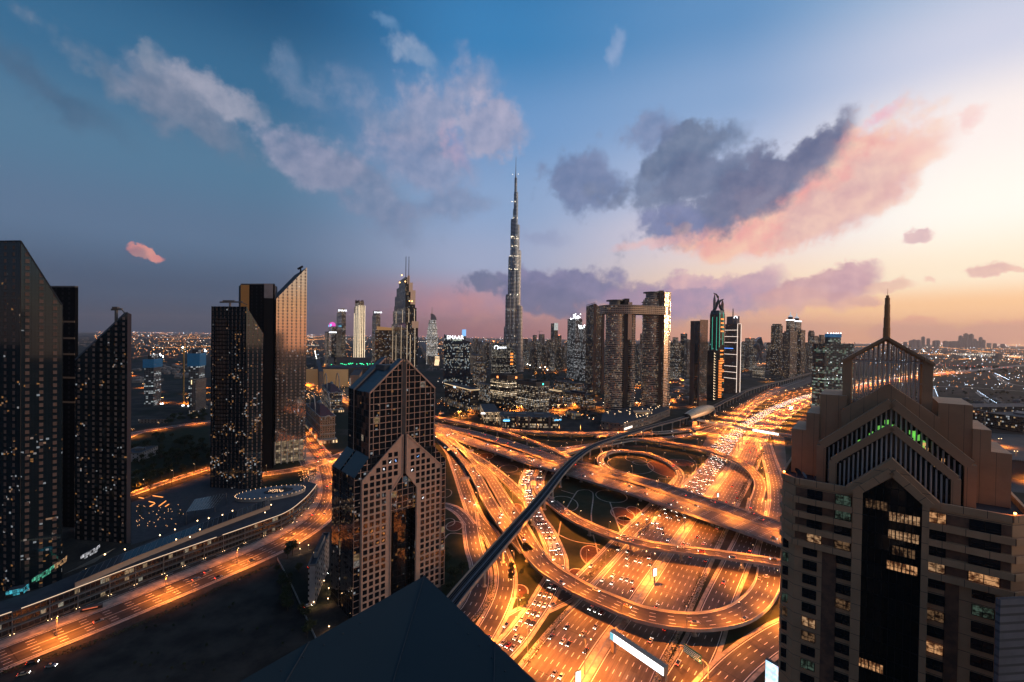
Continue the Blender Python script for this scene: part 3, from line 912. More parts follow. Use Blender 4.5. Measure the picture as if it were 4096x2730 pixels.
# flyovers
flyover('main_far', [(1700, 1688, 9), (1740, 1699, 9), (1890, 1733, 9), (2040, 1776, 9), (2178, 1822, 9), (2306, 1865, 9), (2440, 1893, 9), (2585, 1929, 9), (2740, 1981, 9), (2891, 2030, 9), (3040, 2081, 9), (3260, 2152, 9)], 6,
        'wide motorway flyover over the highway, carriageway on its far side', depth=2.0)
flyover('main_near', [(1690, 1702, 9), (1737, 1716, 9), (1879, 1765, 9), (2003, 1804, 9), (2146, 1851, 9), (2290, 1889, 9), (2430, 1931, 9), (2600, 1983, 9), (2760, 2036, 9), (2905, 2084, 9), (3040, 2129, 9), (3260, 2204, 9)], 7,
        'wide motorway flyover over the highway, carriageway on its near side', depth=2.0)
flyover('f2', [(2206, 2008, 1.0), (2260, 2052, 4.5), (2338, 2096, 8), (2450, 2141, 8), (2559, 2172, 8), (2687, 2195, 8), (2846, 2214, 8), (3006, 2236, 8), (3146, 2258, 8), (3300, 2284, 8)], 3,
        'slim flyover ramp between the motorway flyover and the big curved loop')
flyover('f3', [(2034, 2031, 8), (2075, 2100, 8), (2128, 2200, 8), (2178, 2262, 8), (2242, 2308, 8), (2330, 2360, 8), (2450, 2412, 8), (2560, 2455, 8), (2690, 2480, 8), (2819, 2486, 8), (2946, 2460, 6.5), (3026, 2405, 4), (3068, 2342, 1.5), (3078, 2281, .4)], 4,
        'big curved loop flyover sweeping over the highway beside the long white billboard')
flyover('f4', [(3022, 2010, .4), (3036, 1970, 1), (3038, 1930, 3), (3010, 1887, 6), (2958, 1849, 8), (2878, 1816, 8), (2799, 1794, 8), (2719, 1779, 8), (2623, 1764, 8), (2543, 1758, 8), (2440, 1776, 8), (2338, 1796, 8), (2250, 1815, 8)], 3,
        'curved flyover ramp crossing the jammed highway near the footbridge')
flyover('u1', [(1690, 1660, 8), (1737, 1669, 8), (1828, 1685, 8), (1923, 1706, 8), (2019, 1720, 8), (2178, 1731, 8), (2338, 1735, 8), (2450, 1733, 7), (2600, 1733, 5), (2687, 1728, 3), (2783, 1714, .5)], 4,
        'long flyover running along the dark office blocks')
flyover('u2', [(1960, 1716, 8.3), (2020, 1731, 8.3), (2083, 1750, 8.3), (2162, 1779, 8.5), (2242, 1814, 8.8), (2306, 1845, 9), (2402, 1876, 9.1)], 2,
        'ramp bridge branching from the long flyover to the motorway flyover')
flyover('l2', [(1700, 1722, 7), (1777, 1763, 7), (1844, 1825, 7), (1898, 1897, 7), (1936, 1967, 7), (1971, 2031, 7.5), (2012, 2090, 8), (2060, 2150, 8), (2110, 2205, 8)], 3,
        'curving ramp bridge beside the glass tower with gabled tops')
flyover('l3', [(1790, 1745, 7), (1879, 1839, 7), (1942, 1887, 7), (1987, 1951, 7), (2035, 2031, 7.6), (2080, 2100, 8), (2118, 2170, 8)], 3,
        'ramp bridge merging into the curved loop under the rail viaduct')
flyover('l4', [(1760, 1740, 6), (1853, 1800, 5), (1939, 1852, 4), (2003, 1903, 2.5), (2057, 1951, 1), (2106, 2005, .3)], 3,
        'ramp sloping down to the traffic jam beside the rail viaduct')
flyover('loop', [(2706, 1940, .5), (2722, 1906, 1), (2703, 1874, 2.2), (2655, 1842, 3.4), (2591, 1817, 4.6), (2496, 1804, 5.6), (2432, 1812, 6.4), (2402, 1834, 7.2), (2412, 1862, 8), (2455, 1888, 8.8), (2520, 1908, 9.1)], 2,
        'tight oval loop ramp round the dark garden')

# ------------------------------------------------------------------ metro viaduct, station, footbridge
VIA = survey([(1480, 3050, 16), (1700, 2580, 16), (1808, 2411, 16), (1985, 2200, 16), (2169, 1988, 16), (2248, 1888, 16), (2306, 1831, 16), (2370, 1788, 16), (2450, 1757, 16), (2591, 1712, 16), (2735, 1672, 16), (2846, 1632, 16),
              (2903, 1604, 16), (2951, 1583, 16), (2983, 1565, 16), (3062, 1540, 16), (3142, 1521, 16), (3247, 1492, 16), (3330, 1474, 16)], 8.0)
via = thing('metro_viaduct', 'dark elevated metro viaduct curving across the interchange on round piers', 'viaduct', (VIA[10].x, VIA[10].y, 0))
b = MB(); r_ = MB(); p1 = MB(); p2 = MB()
for i in range(len(VIA) - 1):
    s0, _ = side_of(VIA, i); s1, _ = side_of(VIA, i + 1)
    A, B = VIA[i], VIA[i + 1]
    def q(o, z, mb, o2, z2, mi=0):
        mb.face([A + s0 * o + Vector((0, 0, z)), A + s0 * o2 + Vector((0, 0, z2)), B + s1 * o2 + Vector((0, 0, z2)), B + s1 * o + Vector((0, 0, z))], None, mi)
    q(-4.7, 0, b, 4.7, 0)
    q(4.8, -.1, b, 3.0, -1.6); q(3.0, -1.6, b, -3.0, -1.6); q(-3.0, -1.6, b, -4.8, -.1)
    for o in (-3.2, -1.6, 1.6, 3.2):
        q(o - .13, .25, r_, o + .13, .25)
    q(-.7, .35, r_, .7, .35)
    for mb, sg in ((p1, -1), (p2, 1)):
        sec = [(4.45, 0), (4.5, 1.35), (5.05, 1.4), (5.1, -.9), (4.6, -1.1)]
        for (o0, z0), (o1, z1) in zip(sec[:-1], sec[1:]):
            if sg > 0: q(o1, z1, mb, o0, z0)
            else: q(-o0, z0, mb, -o1, z1)
b.build('deck', mat('track_bed', (.014, .013, .013, 1), .95, noise=(.4, (.022, .021, .020, 1), .2), spec=.05), via)
r_.build('rail', mat('rail_steel', (.10, .10, .11, 1), .6, .5), via)
for mb in (p1, p2): mb.build('parapet', M_concd, via)
acc = 0
for i in range(1, len(VIA)):
    acc += (VIA[i] - VIA[i - 1]).length
    if acc > 33:
        acc = 0
        x, y, z = VIA[i]
        b = MB()
        b.lathe(x, y, [(2.0, 0), (2.0, .6), (1.0, .9), (1.0, 11.6), (2.4, 14.0), (2.4, 14.6)], 12)
        b.build('pier', M_conc, via)

# ------------------------------------------------------------------ street lamps (each carries its own light)
SODIUM = (1.0, .265, .035)
def lamp_light(name, power, spot=150.0, col=SODIUM, r=.35):
    d = bpy.data.lights.new(name, 'SPOT')
    d.energy = power
    d.spot_size = radians(spot)
    d.spot_blend = .7
    d.shadow_soft_size = r
    d.color = col
    return d
def lamp_proto(h, arms, power, head_r=.2, head_mat=None, reach=1.8, pole_r=.16):
    t = thing('street_lamp', 'lamp', 'street lamp', (0, 0, -500))
    b = MB(); b.tube([(0, 0, 0), (0, 0, .6), (0, 0, h)], [pole_r * 1.5, pole_r, pole_r * .6], 6)
    b.build('pole', M_steel, t, local=True)
    b = MB()
    for sg in arms:
        b.tube([(0, 0, h - .3), (sg * reach * .6, 0, h + .25), (sg * reach, 0, h + .3)], [pole_r * .5] * 3, 5)
    b.build('arm', M_steel, t, local=True)
    for sg in arms:
        b = MB(); b.ball(sg * reach, 0, h + .05, head_r, 6)
        b.build('lamp_head', head_mat or M_lampw, t, local=True)
    lo = bpy.data.objects.new('light', lamp_light('lamp_light', power))
    COL.objects.link(lo)
    lo.parent = t
    lo.location = (sum(arms) * reach / max(1, len(arms)), 0, h - .35)
    return t
P0 = 62000.0
LAMP_SINGLE = lamp_proto(12.5, (1,), P0 * 1.25)
LAMP_DOUBLE = lamp_proto(13.5, (-1, 1), P0 * 1.9)
LAMP_MAST = lamp_proto(20.0, (-1, 1), P0 * 6.0, head_r=.34, reach=3.0, pole_r=.26)
LAMP_FAR = 'far'
FAR_LAMPS = []
PROTOS = [LAMP_SINGLE, LAMP_DOUBLE, LAMP_MAST]
LAMP_XY = []
def lamps_along(L, spacing, off, proto, label, group, start=10.0, ymax=9e9, ymin=150.0, gap=9.0, dz=0.0):
    acc = spacing - start
    for i in range(1, len(L)):
        acc += (L[i] - L[i - 1]).length
        if acc < spacing: continue
        acc = 0.0
        s0, d = side_of(L, i)
        p = L[i] + s0 * off
        if p.y > ymax or p.y < ymin: continue
        if any((p.x - q[0]) ** 2 + (p.y - q[1]) ** 2 < gap * gap and abs(p.z - q[2]) < 4 for q in LAMP_XY): continue
        LAMP_XY.append((p.x, p.y, p.z))
        if p.z < 9.5 and any(2.5 < q.z - p.z < 18 and (p.x - q.x) ** 2 + (p.y - q.y) ** 2 < (w_ / 2 + 3.5) ** 2 for L_, w_, z_ in ROADS.values() for q in L_): continue
        if proto is LAMP_MAST and any((p.x - q.x) ** 2 + (p.y - q.y) ** 2 < 700 for k_ in ('main_near', 'main_far', 'f2', 'f3', 'f4') for q in ROADS[k_][0]): continue
        if any((p.x - q.x) ** 2 + (p.y - q.y) ** 2 < 110 for q in VIA): continue
        if proto == 'far':
            FAR_LAMPS.append((p.x, p.y, p.z))
            continue
        rz = atan2(s0.y, s0.x) + (pi if off > 0 else 0)
        dup(proto, (p.x, p.y, p.z + dz), rz, label=label, group=group)
R = ROADS
lamps_along(R['main_near'][0], 36, -13.6, LAMP_DOUBLE, 'double-headed street lamp on the median of the wide motorway flyover', 'lamps on the motorway flyover median')
lamps_along(R['f2'][0], 30, 6.2, LAMP_SINGLE, 'street lamp on the parapet of the slim flyover ramp', 'lamps on the slim flyover ramp')
lamps_along(R['f3'][0], 30, 8.0, LAMP_SINGLE, 'street lamp on the outer parapet of the big curved loop', 'lamps on the big curved loop', start=14)
lamps_along(R['f4'][0], 32, 6.2, LAMP_SINGLE, 'street lamp on the curved ramp near the footbridge', 'lamps on the ramp near the footbridge')
lamps_along(R['u1'][0], 36, -8.0, LAMP_SINGLE, 'street lamp on the long flyover by the dark office blocks', 'lamps on the long flyover')
lamps_along(R['u2'][0], 36, 4.5, LAMP_SINGLE, 'street lamp on the short ramp bridge', 'lamps on the short ramp bridge')
lamps_along(R['l2'][0], 34, 6.3, LAMP_SINGLE, 'street lamp on the ramp bridge beside the gabled glass tower', 'lamps on the ramp bridge by the gabled tower')
lamps_along(R['l3'][0], 36, -6.3, LAMP_SINGLE, 'street lamp on the ramp bridge that joins the curved loop', 'lamps on the merging ramp bridge')
lamps_along(R['l4'][0], 34, 6.3, LAMP_SINGLE, 'street lamp on the ramp sloping down to the traffic jam', 'lamps on the sloping ramp')
lamps_along(R['loop'][0], 38, -4.6, LAMP_SINGLE, 'street lamp on the tight oval loop ramp', 'lamps on the oval loop')
lamps_along(R['jam'][0], 34, 7.0, LAMP_SINGLE, 'street lamp on the kerb of the jammed ramp under the viaduct', 'lamps along the jammed ramp')
lamps_along(R['svcL'][0], 34, -7.5, LAMP_SINGLE, 'street lamp on the service road beside the hedge', 'lamps along the hedge service road')
lamps_along(R['svcR'][0], 34, 9.6, LAMP_SINGLE, 'street lamp on the service road with painted boxes', 'lamps along the painted service road')
lamps_along(R['right'][0], 34, 10.0, LAMP_SINGLE, 'street lamp on the outer slip road by the sandy verge', 'lamps along the outer slip road')
lamps_along(R['u3'][0], 52, 6.8, LAMP_SINGLE, 'street lamp on the low road under the viaduct', 'lamps along the low road')
lamps_along(R['u4'][0], 56, -6.8, LAMP_SINGLE, 'street lamp on the road below the shopping podium', 'lamps along the podium road')
lamps_along(R['l1'][0], 36, -7.0, LAMP_SINGLE, 'street lamp on the ground road next to the lawns', 'lamps along the lawn road')
lamps_along(R['l1b'][0], 40, -7.0, LAMP_SINGLE, 'street lamp on the road bending under the viaduct', 'lamps along the bending road')
lamps_along(R['rise'][0], 36, -5.0, LAMP_SINGLE, 'street lamp where the slim ramp starts to rise', 'lamps at the foot of the slim ramp')
lamps_along(R['br'][0], 40, -8.6, LAMP_SINGLE, 'street lamp on the road beside the bright video screen', 'lamps along the screen road')
lamps_along([p for p in AXIS if p.y < 900], 48, 0.0, LAMP_MAST, 'tall twin-arm mast on the median of the wide highway', 'masts on the highway median', start=24)
lamps_along([p for p in AXIS if 900 < p.y < 2600], 85, 0.0, LAMP_FAR, 'distant twin-arm lamp on the highway median before the bend', 'distant lamps on the highway median')
for a_ in (-20.0, 20.0, -48.0, -78.0, 46.0): lamps_along(shifted([p for p in AXIS if 780 < p.y < 2700], a_), 70, 0.0, LAMP_FAR, '', '')
lamps_along(shifted([p for p in AXIS if p.y < 900], -33.8), 52, 0.0, LAMP_SINGLE, 'street lamp on the kerb of the jammed carriageway', 'lamps on the jammed kerb', start=30)
lamps_along(R['frontage'][0], 85, -9.0, LAMP_SINGLE, 'street lamp on the frontage road below the viaduct', 'lamps along the frontage road')
LEFT_NEAR = R['left'][0]
lamps_along(LEFT_NEAR, 46, 0.0, LAMP_SINGLE, 'street lamp on the median of the avenue below the curved podium', 'lamps on the podium avenue', ymin=255, start=2)
lamps_along(R['cross'][0], 40, 8.8, LAMP_SINGLE, 'street lamp at the junction by the domed hotel', 'lamps at the hotel junction')
lamps_along(R['bldv'][0], 55, 0.0, LAMP_FAR, 'lamp along the bright boulevard toward the mall', 'lamps along the boulevard')
lamps_along(R['bldv2'][0], 70, 0.0, LAMP_FAR, 'lamp along the second boulevard by the mall car park', 'lamps along the mall car park')
lamps_along(R['lit'][0], 60, 9.0, LAMP_DOUBLE, 'lamp along the lit road between the dark parks', 'lamps along the park road')
lamps_along(R['wall_lane'][0], 26, 4.6, LAMP_SINGLE, 'lamp along the wall of the orange lane', 'lamps along the walled lane')
lamps_along(R['far1'][0], 75, 0.0, LAMP_FAR, 'lamp by the bright lot behind the tower with the bridge', 'lamps on the bright lot')
lamps_along(R['far2'][0], 75, 0.0, LAMP_FAR, 'lamp on the distant junction behind the grid tower', 'lamps on the distant junction')
lamps_along(R['far3'][0], 160, 0.0, LAMP_FAR, 'lamp on the distant creek bridge', 'lamps on the distant bridge')

# ------------------------------------------------------------------ vehicles
GLASSC = mat('car_glass', (.01, .012, .015, 1), .08, spec=.9)
TYRE = mat('tyre', (.012, .012, .012, 1), .9)
HEADL = light_mat('headlight', (1.0, .96, .90, 1), 22.0)
TAILL = light_mat('taillight', (1.0, .05, .02, 1), 9.0)
PAINTS = [('white', mat('paint_white', (.62, .61, .58, 1), .3, spec=.6)), ('black', mat('paint_black', (.012, .012, .014, 1), .25, spec=.6)),
          ('silver', mat('paint_silver', (.32, .32, .33, 1), .3, .5)), ('grey', mat('paint_grey', (.10, .10, .11, 1), .3, .3)),
          ('sandy', mat('paint_sand', (.36, .28, .18, 1), .35)), ('dark red', mat('paint_red', (.22, .02, .018, 1), .3))]
def profile(b, pts, w0, w1, mi=0):
    """side outline (x along the car, z up) given thickness; w1 is the half width at the top"""
    zs = [p[1] for p in pts]
    z0, z1 = min(zs), max(zs)
    hw = lambda z: w0 + (w1 - w0) * (z - z0) / (z1 - z0)
    n = len(pts)
    b.face([(x, -hw(z), z) for x, z in pts], None, mi)
    b.face([(x, hw(z), z) for x, z in reversed(pts)], None, mi)
    for i in range(n):
        (x0, a), (x1, c) = pts[i], pts[(i + 1) % n]
        b.face([(x0, hw(a), a), (x1, hw(c), c), (x1, -hw(c), c), (x0, -hw(a), a)], None, mi)
def car_proto(pname, pm, full, suv=False):
    t = thing('car', pname + ' car', 'car', (0, 0, -500))
    h = .28 if suv else 0
    b = MB()
    profile(b, [(-2.3, .35), (2.25, .35), (2.32, .62), (2.2, .78 + h * .5), (1.0, .95 + h), (-2.0, 1.0 + h), (-2.33, .85)], .92, .86)
    b.build('body', pm, t, local=True)
    b = MB()
    profile(b, [(1.0, .95 + h), (.25, 1.42 + h), (-1.2, 1.45 + h), (-2.0, 1.0 + h)], .84, .66)
    b.face([(.2, -.6, 1.44 + h), (.2, .6, 1.44 + h), (-1.15, .6, 1.47 + h), (-1.15, -.6, 1.47 + h)], None, 1)
    b.build('cabin', [GLASSC, pm], t, local=True)
    for sy in (-.62, .62):
        b = MB(); b.box(2.28, sy, .58, .14, .28, .17); b.build('headlight', HEADL, t, local=True)
    for sy in (-.66, .66):
        b = MB(); b.box(-2.33, sy, .72, .08, .3, .16); b.build('taillight', TAILL, t, local=True)
    if full:
        for sx in (-1.4, 1.4):
            for sy in (-.86, .86):
                b = MB()
                b.tube([(sx, sy - .1, .33), (sx, sy + .1, .33)], [.33, .33], 10)
                b.build('wheel', TYRE, t, local=True)
    PROTOS.append(t)
    return t
CARS_FULL = [(n, car_proto(n, m, True, i % 3 == 2)) for i, (n, m) in enumerate(PAINTS)]
CARS_FAR = [(n, car_proto(n, m, False, i % 3 == 2)) for i, (n, m) in enumerate(PAINTS)]
def truck_proto():
    t = thing('truck', 'truck', 'truck', (0, 0, -500))
    b = MB(); b.box(-1.6, 0, 1.0, 8.0, 2.4, 2.6); b.build('cargo_box', mat('truck_box', (.55, .52, .47, 1), .6), t, local=True)
    b = MB(); profile(b, [(2.7, .5), (4.7, .5), (4.75, 1.5), (4.4, 2.7), (2.7, 2.8)], 1.15, 1.05); b.build('cab', PAINTS[0][1], t, local=True)
    b = MB(); b.face([(4.77, -.95, 1.55), (4.77, .95, 1.55), (4.47, .9, 2.5), (4.47, -.9, 2.5)]); b.build('windscreen', GLASSC, t, local=True)
    b = MB(); b.box(-.4, 0, .55, 9.6, 1.6, .42); b.build('chassis', M_darkmetal, t, local=True)
    for sy in (-.85, .85):
        b = MB(); b.box(4.78, sy, .75, .1, .35, .25); b.build('headlight', HEADL, t, local=True)
    for sx in (-4.2, -3.1, 3.6):
        for sy in (-1.0, 1.0):
            b = MB(); b.tube([(sx, sy - .15, .5), (sx, sy + .15, .5)], [.5, .5], 10); b.build('wheel', TYRE, t, local=True)
    PROTOS.append(t)
    return t
TRUCK = truck_proto()
rc = random.Random(11)
NCARS = [0]
FARCARS = []
def traffic(L, off, gap0, gap1, toward, where, z=.1, ymin=200, ymax=840, p_truck=.0, start=0.0):
    """cars along the line at a lateral offset; toward = driving against the direction of the line"""
    acc, nxt = 0.0, start + rc.uniform(0, gap1)
    for i in range(1, len(L)):
        acc += (L[i] - L[i - 1]).length
        if acc < nxt: continue
        acc, nxt = 0.0, rc.uniform(gap0, gap1)
        s0, d = side_of(L, i)
        p = L[i] + s0 * (off + rc.uniform(-.25, .25))
        if not (ymin < p.y < ymax): continue
        rz = atan2(d.y, d.x) + (pi if toward else 0)
        if p.y > 700 or NCARS[0] > 285:
            FARCARS.append((p.x, p.y, p.z + z, rz))
            continue
        NCARS[0] += 1
        if rc.random() < p_truck:
            dup(TRUCK, (p.x, p.y, p.z + z), rz, label='white box truck ' + where, group='box trucks ' + where)
            continue
        n, proto = rc.choices(CARS_FULL if p.y < 420 else CARS_FAR, (5, 3, 3, 2, 2, 1))[0]
        dup(proto, (p.x, p.y, p.z + z), rz, label=n + ' car ' + where, group=n + ' cars ' + where)
def lanes(w, n):
    return [-w / 2 + .9 + LANE * (k + .5) for k in range(n)]
HL = [-30.5 + .9 + LANE * (k + .5) for k in range(7)]
HRL = [30.5 - .9 - LANE * (k + .5) for k in range(7)]
JL, JW, _ = R['jam']
for k, o_ in enumerate(lanes(JW, 3)):
    traffic(JL, o_, 6.5, 10.5, False, 'in the jam on the ramp under the viaduct', z=.2, ymin=225, p_truck=.05)
for k, o_ in enumerate(HL):
    ax = [p for p in AXIS if 215 < p.y < 420]
    traffic(ax, o_, 20, 46, True, 'on the carriageway below the curved loop', ymin=225, p_truck=.06 if k < 2 else 0)
    ax = [p for p in AXIS if 420 <= p.y < 560]
    traffic(ax, o_, 9, 17, True, 'in the highway jam between the flyovers')
    ax = [p for p in AXIS if 560 <= p.y]
    if k < 6: traffic(ax, o_, 8, 15, True, 'in the highway jam beyond the curved ramp', ymax=2600)
for o_ in HRL:
    traffic([p for p in AXIS if 215 < p.y < 700], o_, 90, 220, False, 'on the emptier carriageway', ymin=225)
    traffic([p for p in AXIS if 700 <= p.y], o_, 40, 110, False, 'far off', ymax=2600)
for key, where, n, g0, g1, tw in (('f2', 'on the slim flyover ramp', 3, 40, 90, True), ('f3', 'on the big curved loop', 4, 90, 170, False), ('main_near', 'on the motorway flyover', 7, 120, 260, False),
                                  ('main_far', 'on the far carriageway of the motorway flyover', 6, 150, 300, True), ('rise', 'at the foot of the slim ramp', 2, 16, 30, False),
                                  ('loop', 'on the oval loop ramp', 2, 60, 100, False), ('l2', 'on the ramp bridge by the gabled tower', 3, 80, 150, False), ('l1', 'on the road by the lawns', 3, 80, 160, False),
                                  ('u1', 'on the long flyover', 4, 90, 180, True), ('svcL', 'on the service road beside the hedge', 3, 60, 130, True), ('svcR', 'on the service road with painted boxes', 4, 150, 300, False),
                                  ('left', 'on the avenue below the podium', 6, 120, 260, False), ('cross', 'at the junction by the domed hotel', 4, 60, 140, True), ('u3', 'on the low road', 3, 60, 130, True), ('u4', 'on the podium road', 3, 60, 130, True)):
    L_, w_, z_ = R[key]
    for o_ in lanes(w_, n): traffic(L_, o_, g0, g1, tw, where, p_truck=.07, z=.25 if z_ < 1 else .02)
FR, FW, _ = R['frontage']
for o_ in lanes(FW, 4)[:3]: traffic(FR, o_, 11, 30, True, 'queueing on the frontage road', z=.4)
b = MB()
for (x, y, z, rz) in FARCARS:
    c, s_ = cos(rz), sin(rz)
    def pt(lx, ly, lz): return (x + lx * c - ly * s_, y + lx * s_ + ly * c, z + lz)
    for lx0, lx1, z0, z1, hw, mi in ((-2.3, 2.3, .3, .95, .9, 0), (-1.6, .7, .95, 1.45, .72, 1)):
        q = [pt(lx0, -hw, z0), pt(lx1, -hw, z0), pt(lx1, hw, z0), pt(lx0, hw, z0)]
        b.prism([p[:2] for p in q], q[0][2], q[0][2] + z1 - z0, mi, mi)
    for sy in (-.6, .6):
        b.face([pt(2.33, sy - .25, .5), pt(2.33, sy + .25, .5), pt(2.33, sy + .25, .85), pt(2.33, sy - .25, .85)], None, 2)
        b.face([pt(-2.33, sy - .3, .6), pt(-2.33, sy - .3, .95), pt(-2.33, sy + .3, .95), pt(-2.33, sy + .3, .6)], None, 3)
o = b.build('distant_traffic', [PAINTS[2][1], GLASSC, light_mat('far_headlight', (1.0, .95, .88, 1), 9.0), TAILL], kind='stuff')
o['label'] = 'far stream of small cars with headlights on the highway bend'

# ------------------------------------------------------------------ the roof corner under the camera
roofm = mat('slate_cladding', (.022, .036, .040, 1), .7, .0, noise=(.5, (.017, .029, .033, 1), .3), spec=.2)
apex, ll, rr = (-1.3, 7.0, 171.27), (-.578, -.816), (.604, -.797)
bk = thing('viewpoint_building', 'dark slate roof corner with mitred seams at the bottom edge', 'roof', (-1.3, 7.0, 0))
b = MB()
K1, K2 = 14.0, 14.0
pA = Vector(apex)
pl = Vector((apex[0] + ll[0] * K1, apex[1] + ll[1] * K1, apex[2]))
pr = Vector((apex[0] + rr[0] * K2, apex[1] + rr[1] * K2, apex[2]))
inn = (Vector((ll[0], ll[1], 0)) + Vector((rr[0], rr[1], 0))).normalized()
iA = pA + inn * 2.35 + Vector((0, 0, -.16))
il, ir = iA + (pl - pA), iA + (pr - pA)
b.face([pA, pl, il, iA]); b.face([pA, iA, ir, pr])
jA = iA + Vector((0, 0, -.03))
b.face([jA, il + Vector((0, 0, -.03)), ir + Vector((0, 0, -.03))])
for p, q in ((pA, pl), (pr, pA)):
    b.face([q, p, p + Vector((0, 0, -171.2)), q + Vector((0, 0, -171.2))])
o = b.build('coping', roofm, bk)
b = MB()
b.bar(pA + Vector((0, 0, .004)), iA + Vector((0, 0, .004)), .012)
b.bar(iA + Vector((0, 0, .004)), iA + (pr - pA) * .35 + Vector((0, 0, .004)), .016)
for k in range(1, 6):
    for e_ in (pl - pA, pr - pA):
        o_ = e_.normalized() * 1.9 * k
        b.bar(pA + o_ + Vector((0, 0, .003)), iA + o_ + Vector((0, 0, .003)), .012)
        for j in range(7): b.ball(*(pA.lerp(iA, .12) + o_ * .98 + e_.normalized() * (j * .26 - .8)), .012, 5)
b.bar(iA + Vector((0, 0, .004)), iA + (pl - pA) * .02 + inn * 1.6 + Vector((0, 0, -.02)), .014)
b.build('seam', mat('seam', (.02, .03, .036, 1), .8), bk)

# ------------------------------------------------------------------ apartment tower with the stacked gables and spire
OA = (79.8, 95.0); dA = (.79, -.613); tA = (.613, .79)
def PA(s, t): return (OA[0] + dA[0] * s + tA[0] * t, OA[1] + dA[1] * s + tA[1] * t)
M_plaster = facade('tan_plaster', (.68, .39, .21, 1), (.16, .105, .075, 1), 60.0, 3.28, (0, 1), (0, .03), lit=0, wr=.8, gr=.8, specg=.2, tilt=0, wall2=(.57, .325, .17, 1))
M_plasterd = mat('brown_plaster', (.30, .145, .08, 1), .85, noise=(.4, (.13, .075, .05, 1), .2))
M_panel = facade('tan_panels', (.60, .34, .185, 1), (.08, .055, .04, 1), 2.4, 1.9, (0, .02), (0, 1), lit=0, wr=.7, gr=.7, specg=.2, tilt=0, wall2=(.50, .285, .155, 1))
M_panel2 = facade('tan_panels_rows', (.60, .34, .185, 1), (.08, .055, .04, 1), 2.6, 1.5, (0, 1), (0, .03), lit=0, wr=.7, gr=.7, specg=.2, tilt=0, wall2=(.50, .285, .155, 1))
M_louvre = mat('grey_louvre', (.62, .56, .50, 1), .5)
def room_mat(name, col, st, dark):
    if name in MATS: return MATS[name]
    m = bpy.data.materials.new(name)
    m.use_nodes = True
    T = NT(m.node_tree)
    bb = T.n['Principled BSDF']
    bb.inputs['Base Color'].default_value = (.02, .02, .02, 1)
    bb.inputs['Roughness'].default_value = .15
    tco = T.add('ShaderNodeTexCoord')
    oi = T.add('ShaderNodeObjectInfo')
    vec = T.vm('ADD', tco.outputs['Object'], T.vm('SCALE', oi.outputs['Location'], scale=.37))
    n, _ = T.noise(vec, 1.0, 4.0, .65)
    T.l.new(T.mix(T.rng(n, .4, .62), (col[0] * dark, col[1] * dark * .7, col[2] * dark * .6, 1), col), bb.inputs['Emission Color'])
    bb.inputs['Emission Strength'].default_value = st
    m.cycles.emission_sampling = 'NONE'
    MATS[name] = m
    return m
ROOM = {'warm': room_mat('room_warm', (1.0, .50, .22, 1), .6, .12), 'pale': room_mat('room_pale', (1.0, .58, .30, 1), .42, .12),
        'green': room_mat('room_green', (.50, .80, .60, 1), .09, .1), 'dim': room_mat('room_dim', (.9, .5, .25, 1), .14, .05), 'dark': M_glassdark}
tw = thing('apartment_tower', 'tan apartment tower with stacked gables, a slatted lantern and a tall spire', 'tower', PA(0, 13))
b = MB()
foot = [PA(-20, 3), PA(-17, 0), PA(17.5, 0), PA(20.5, 3), PA(20.5, 27), PA(-20, 27)]
b.prism(foot, 0, 141.6, 0, 1)
b.build('wall', [M_plaster, M_roofdark], tw)
b = MB()
for i in range(6):
    p, q = foot[i], foot[(i + 1) % 6]
    if i in (1,):
        continue
    b.bar((p[0], p[1], 142.25), (q[0], q[1], 142.25), .5, 1.35)
for a0, a1 in ((-17, -6.3), (6.3, 17.5)):
    p, q = PA(a0, 0), PA(a1, 0)
    b.bar((p[0], p[1], 142.25), (q[0], q[1], 142.25), .5, 1.35)
b.build('parapet', M_plaster, tw)
# balconies of the top floors
zc = [139.9 - 3.28 * k for k in range(16)]
for side in (-1, 1):
    for k in range(4):
        b = MB()
        z = zc[k] - 1.64
        line = [PA(-20.3, 3.2), PA(-17.2, -.95), PA(-6.3, -.95)] if side < 0 else [PA(5.9, -.95), PA(17.8, -.95), PA(21.6, 3.2)]
        for p, q in zip(line[:-1], line[1:]):
            b.bar((p[0], p[1], z), (q[0], q[1], z), .28, 1.3)
        mid = [PA(-17, 0), PA(-6.3, 0)] if side < 0 else [PA(5.9, 0), PA(17.5, 0)]
        lo, hi = line[1 if side < 0 else 0], line[2 if side < 0 else 1]
        b.face([lo + (z - .3,), hi + (z - .3,), mid[1] + (z - .3,), mid[0] + (z - .3,)])
        b.build('balcony', M_plaster, tw)
        b = MB()
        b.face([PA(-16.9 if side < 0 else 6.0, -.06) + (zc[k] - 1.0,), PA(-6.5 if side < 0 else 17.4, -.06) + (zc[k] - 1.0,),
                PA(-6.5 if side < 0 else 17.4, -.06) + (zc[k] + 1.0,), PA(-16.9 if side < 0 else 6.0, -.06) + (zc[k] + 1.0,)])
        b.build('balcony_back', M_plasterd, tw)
# recessed brown bays and pilasters
b = MB()
for a0, a1 in ((-11.6, -8.9), (8.5, 10.6)):
    b.pbox(PA, a0, a1, -.12, .1, 0, zc[4] + 1.4)
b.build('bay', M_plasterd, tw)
b = MB()
for a0, a1 in ((-6.3, -4.6), (4.9, 6.0)):
    b.pbox(PA, a0, a1, -1.0, .1, 0, 142.4)
b.build('pilaster', M_plaster, tw)
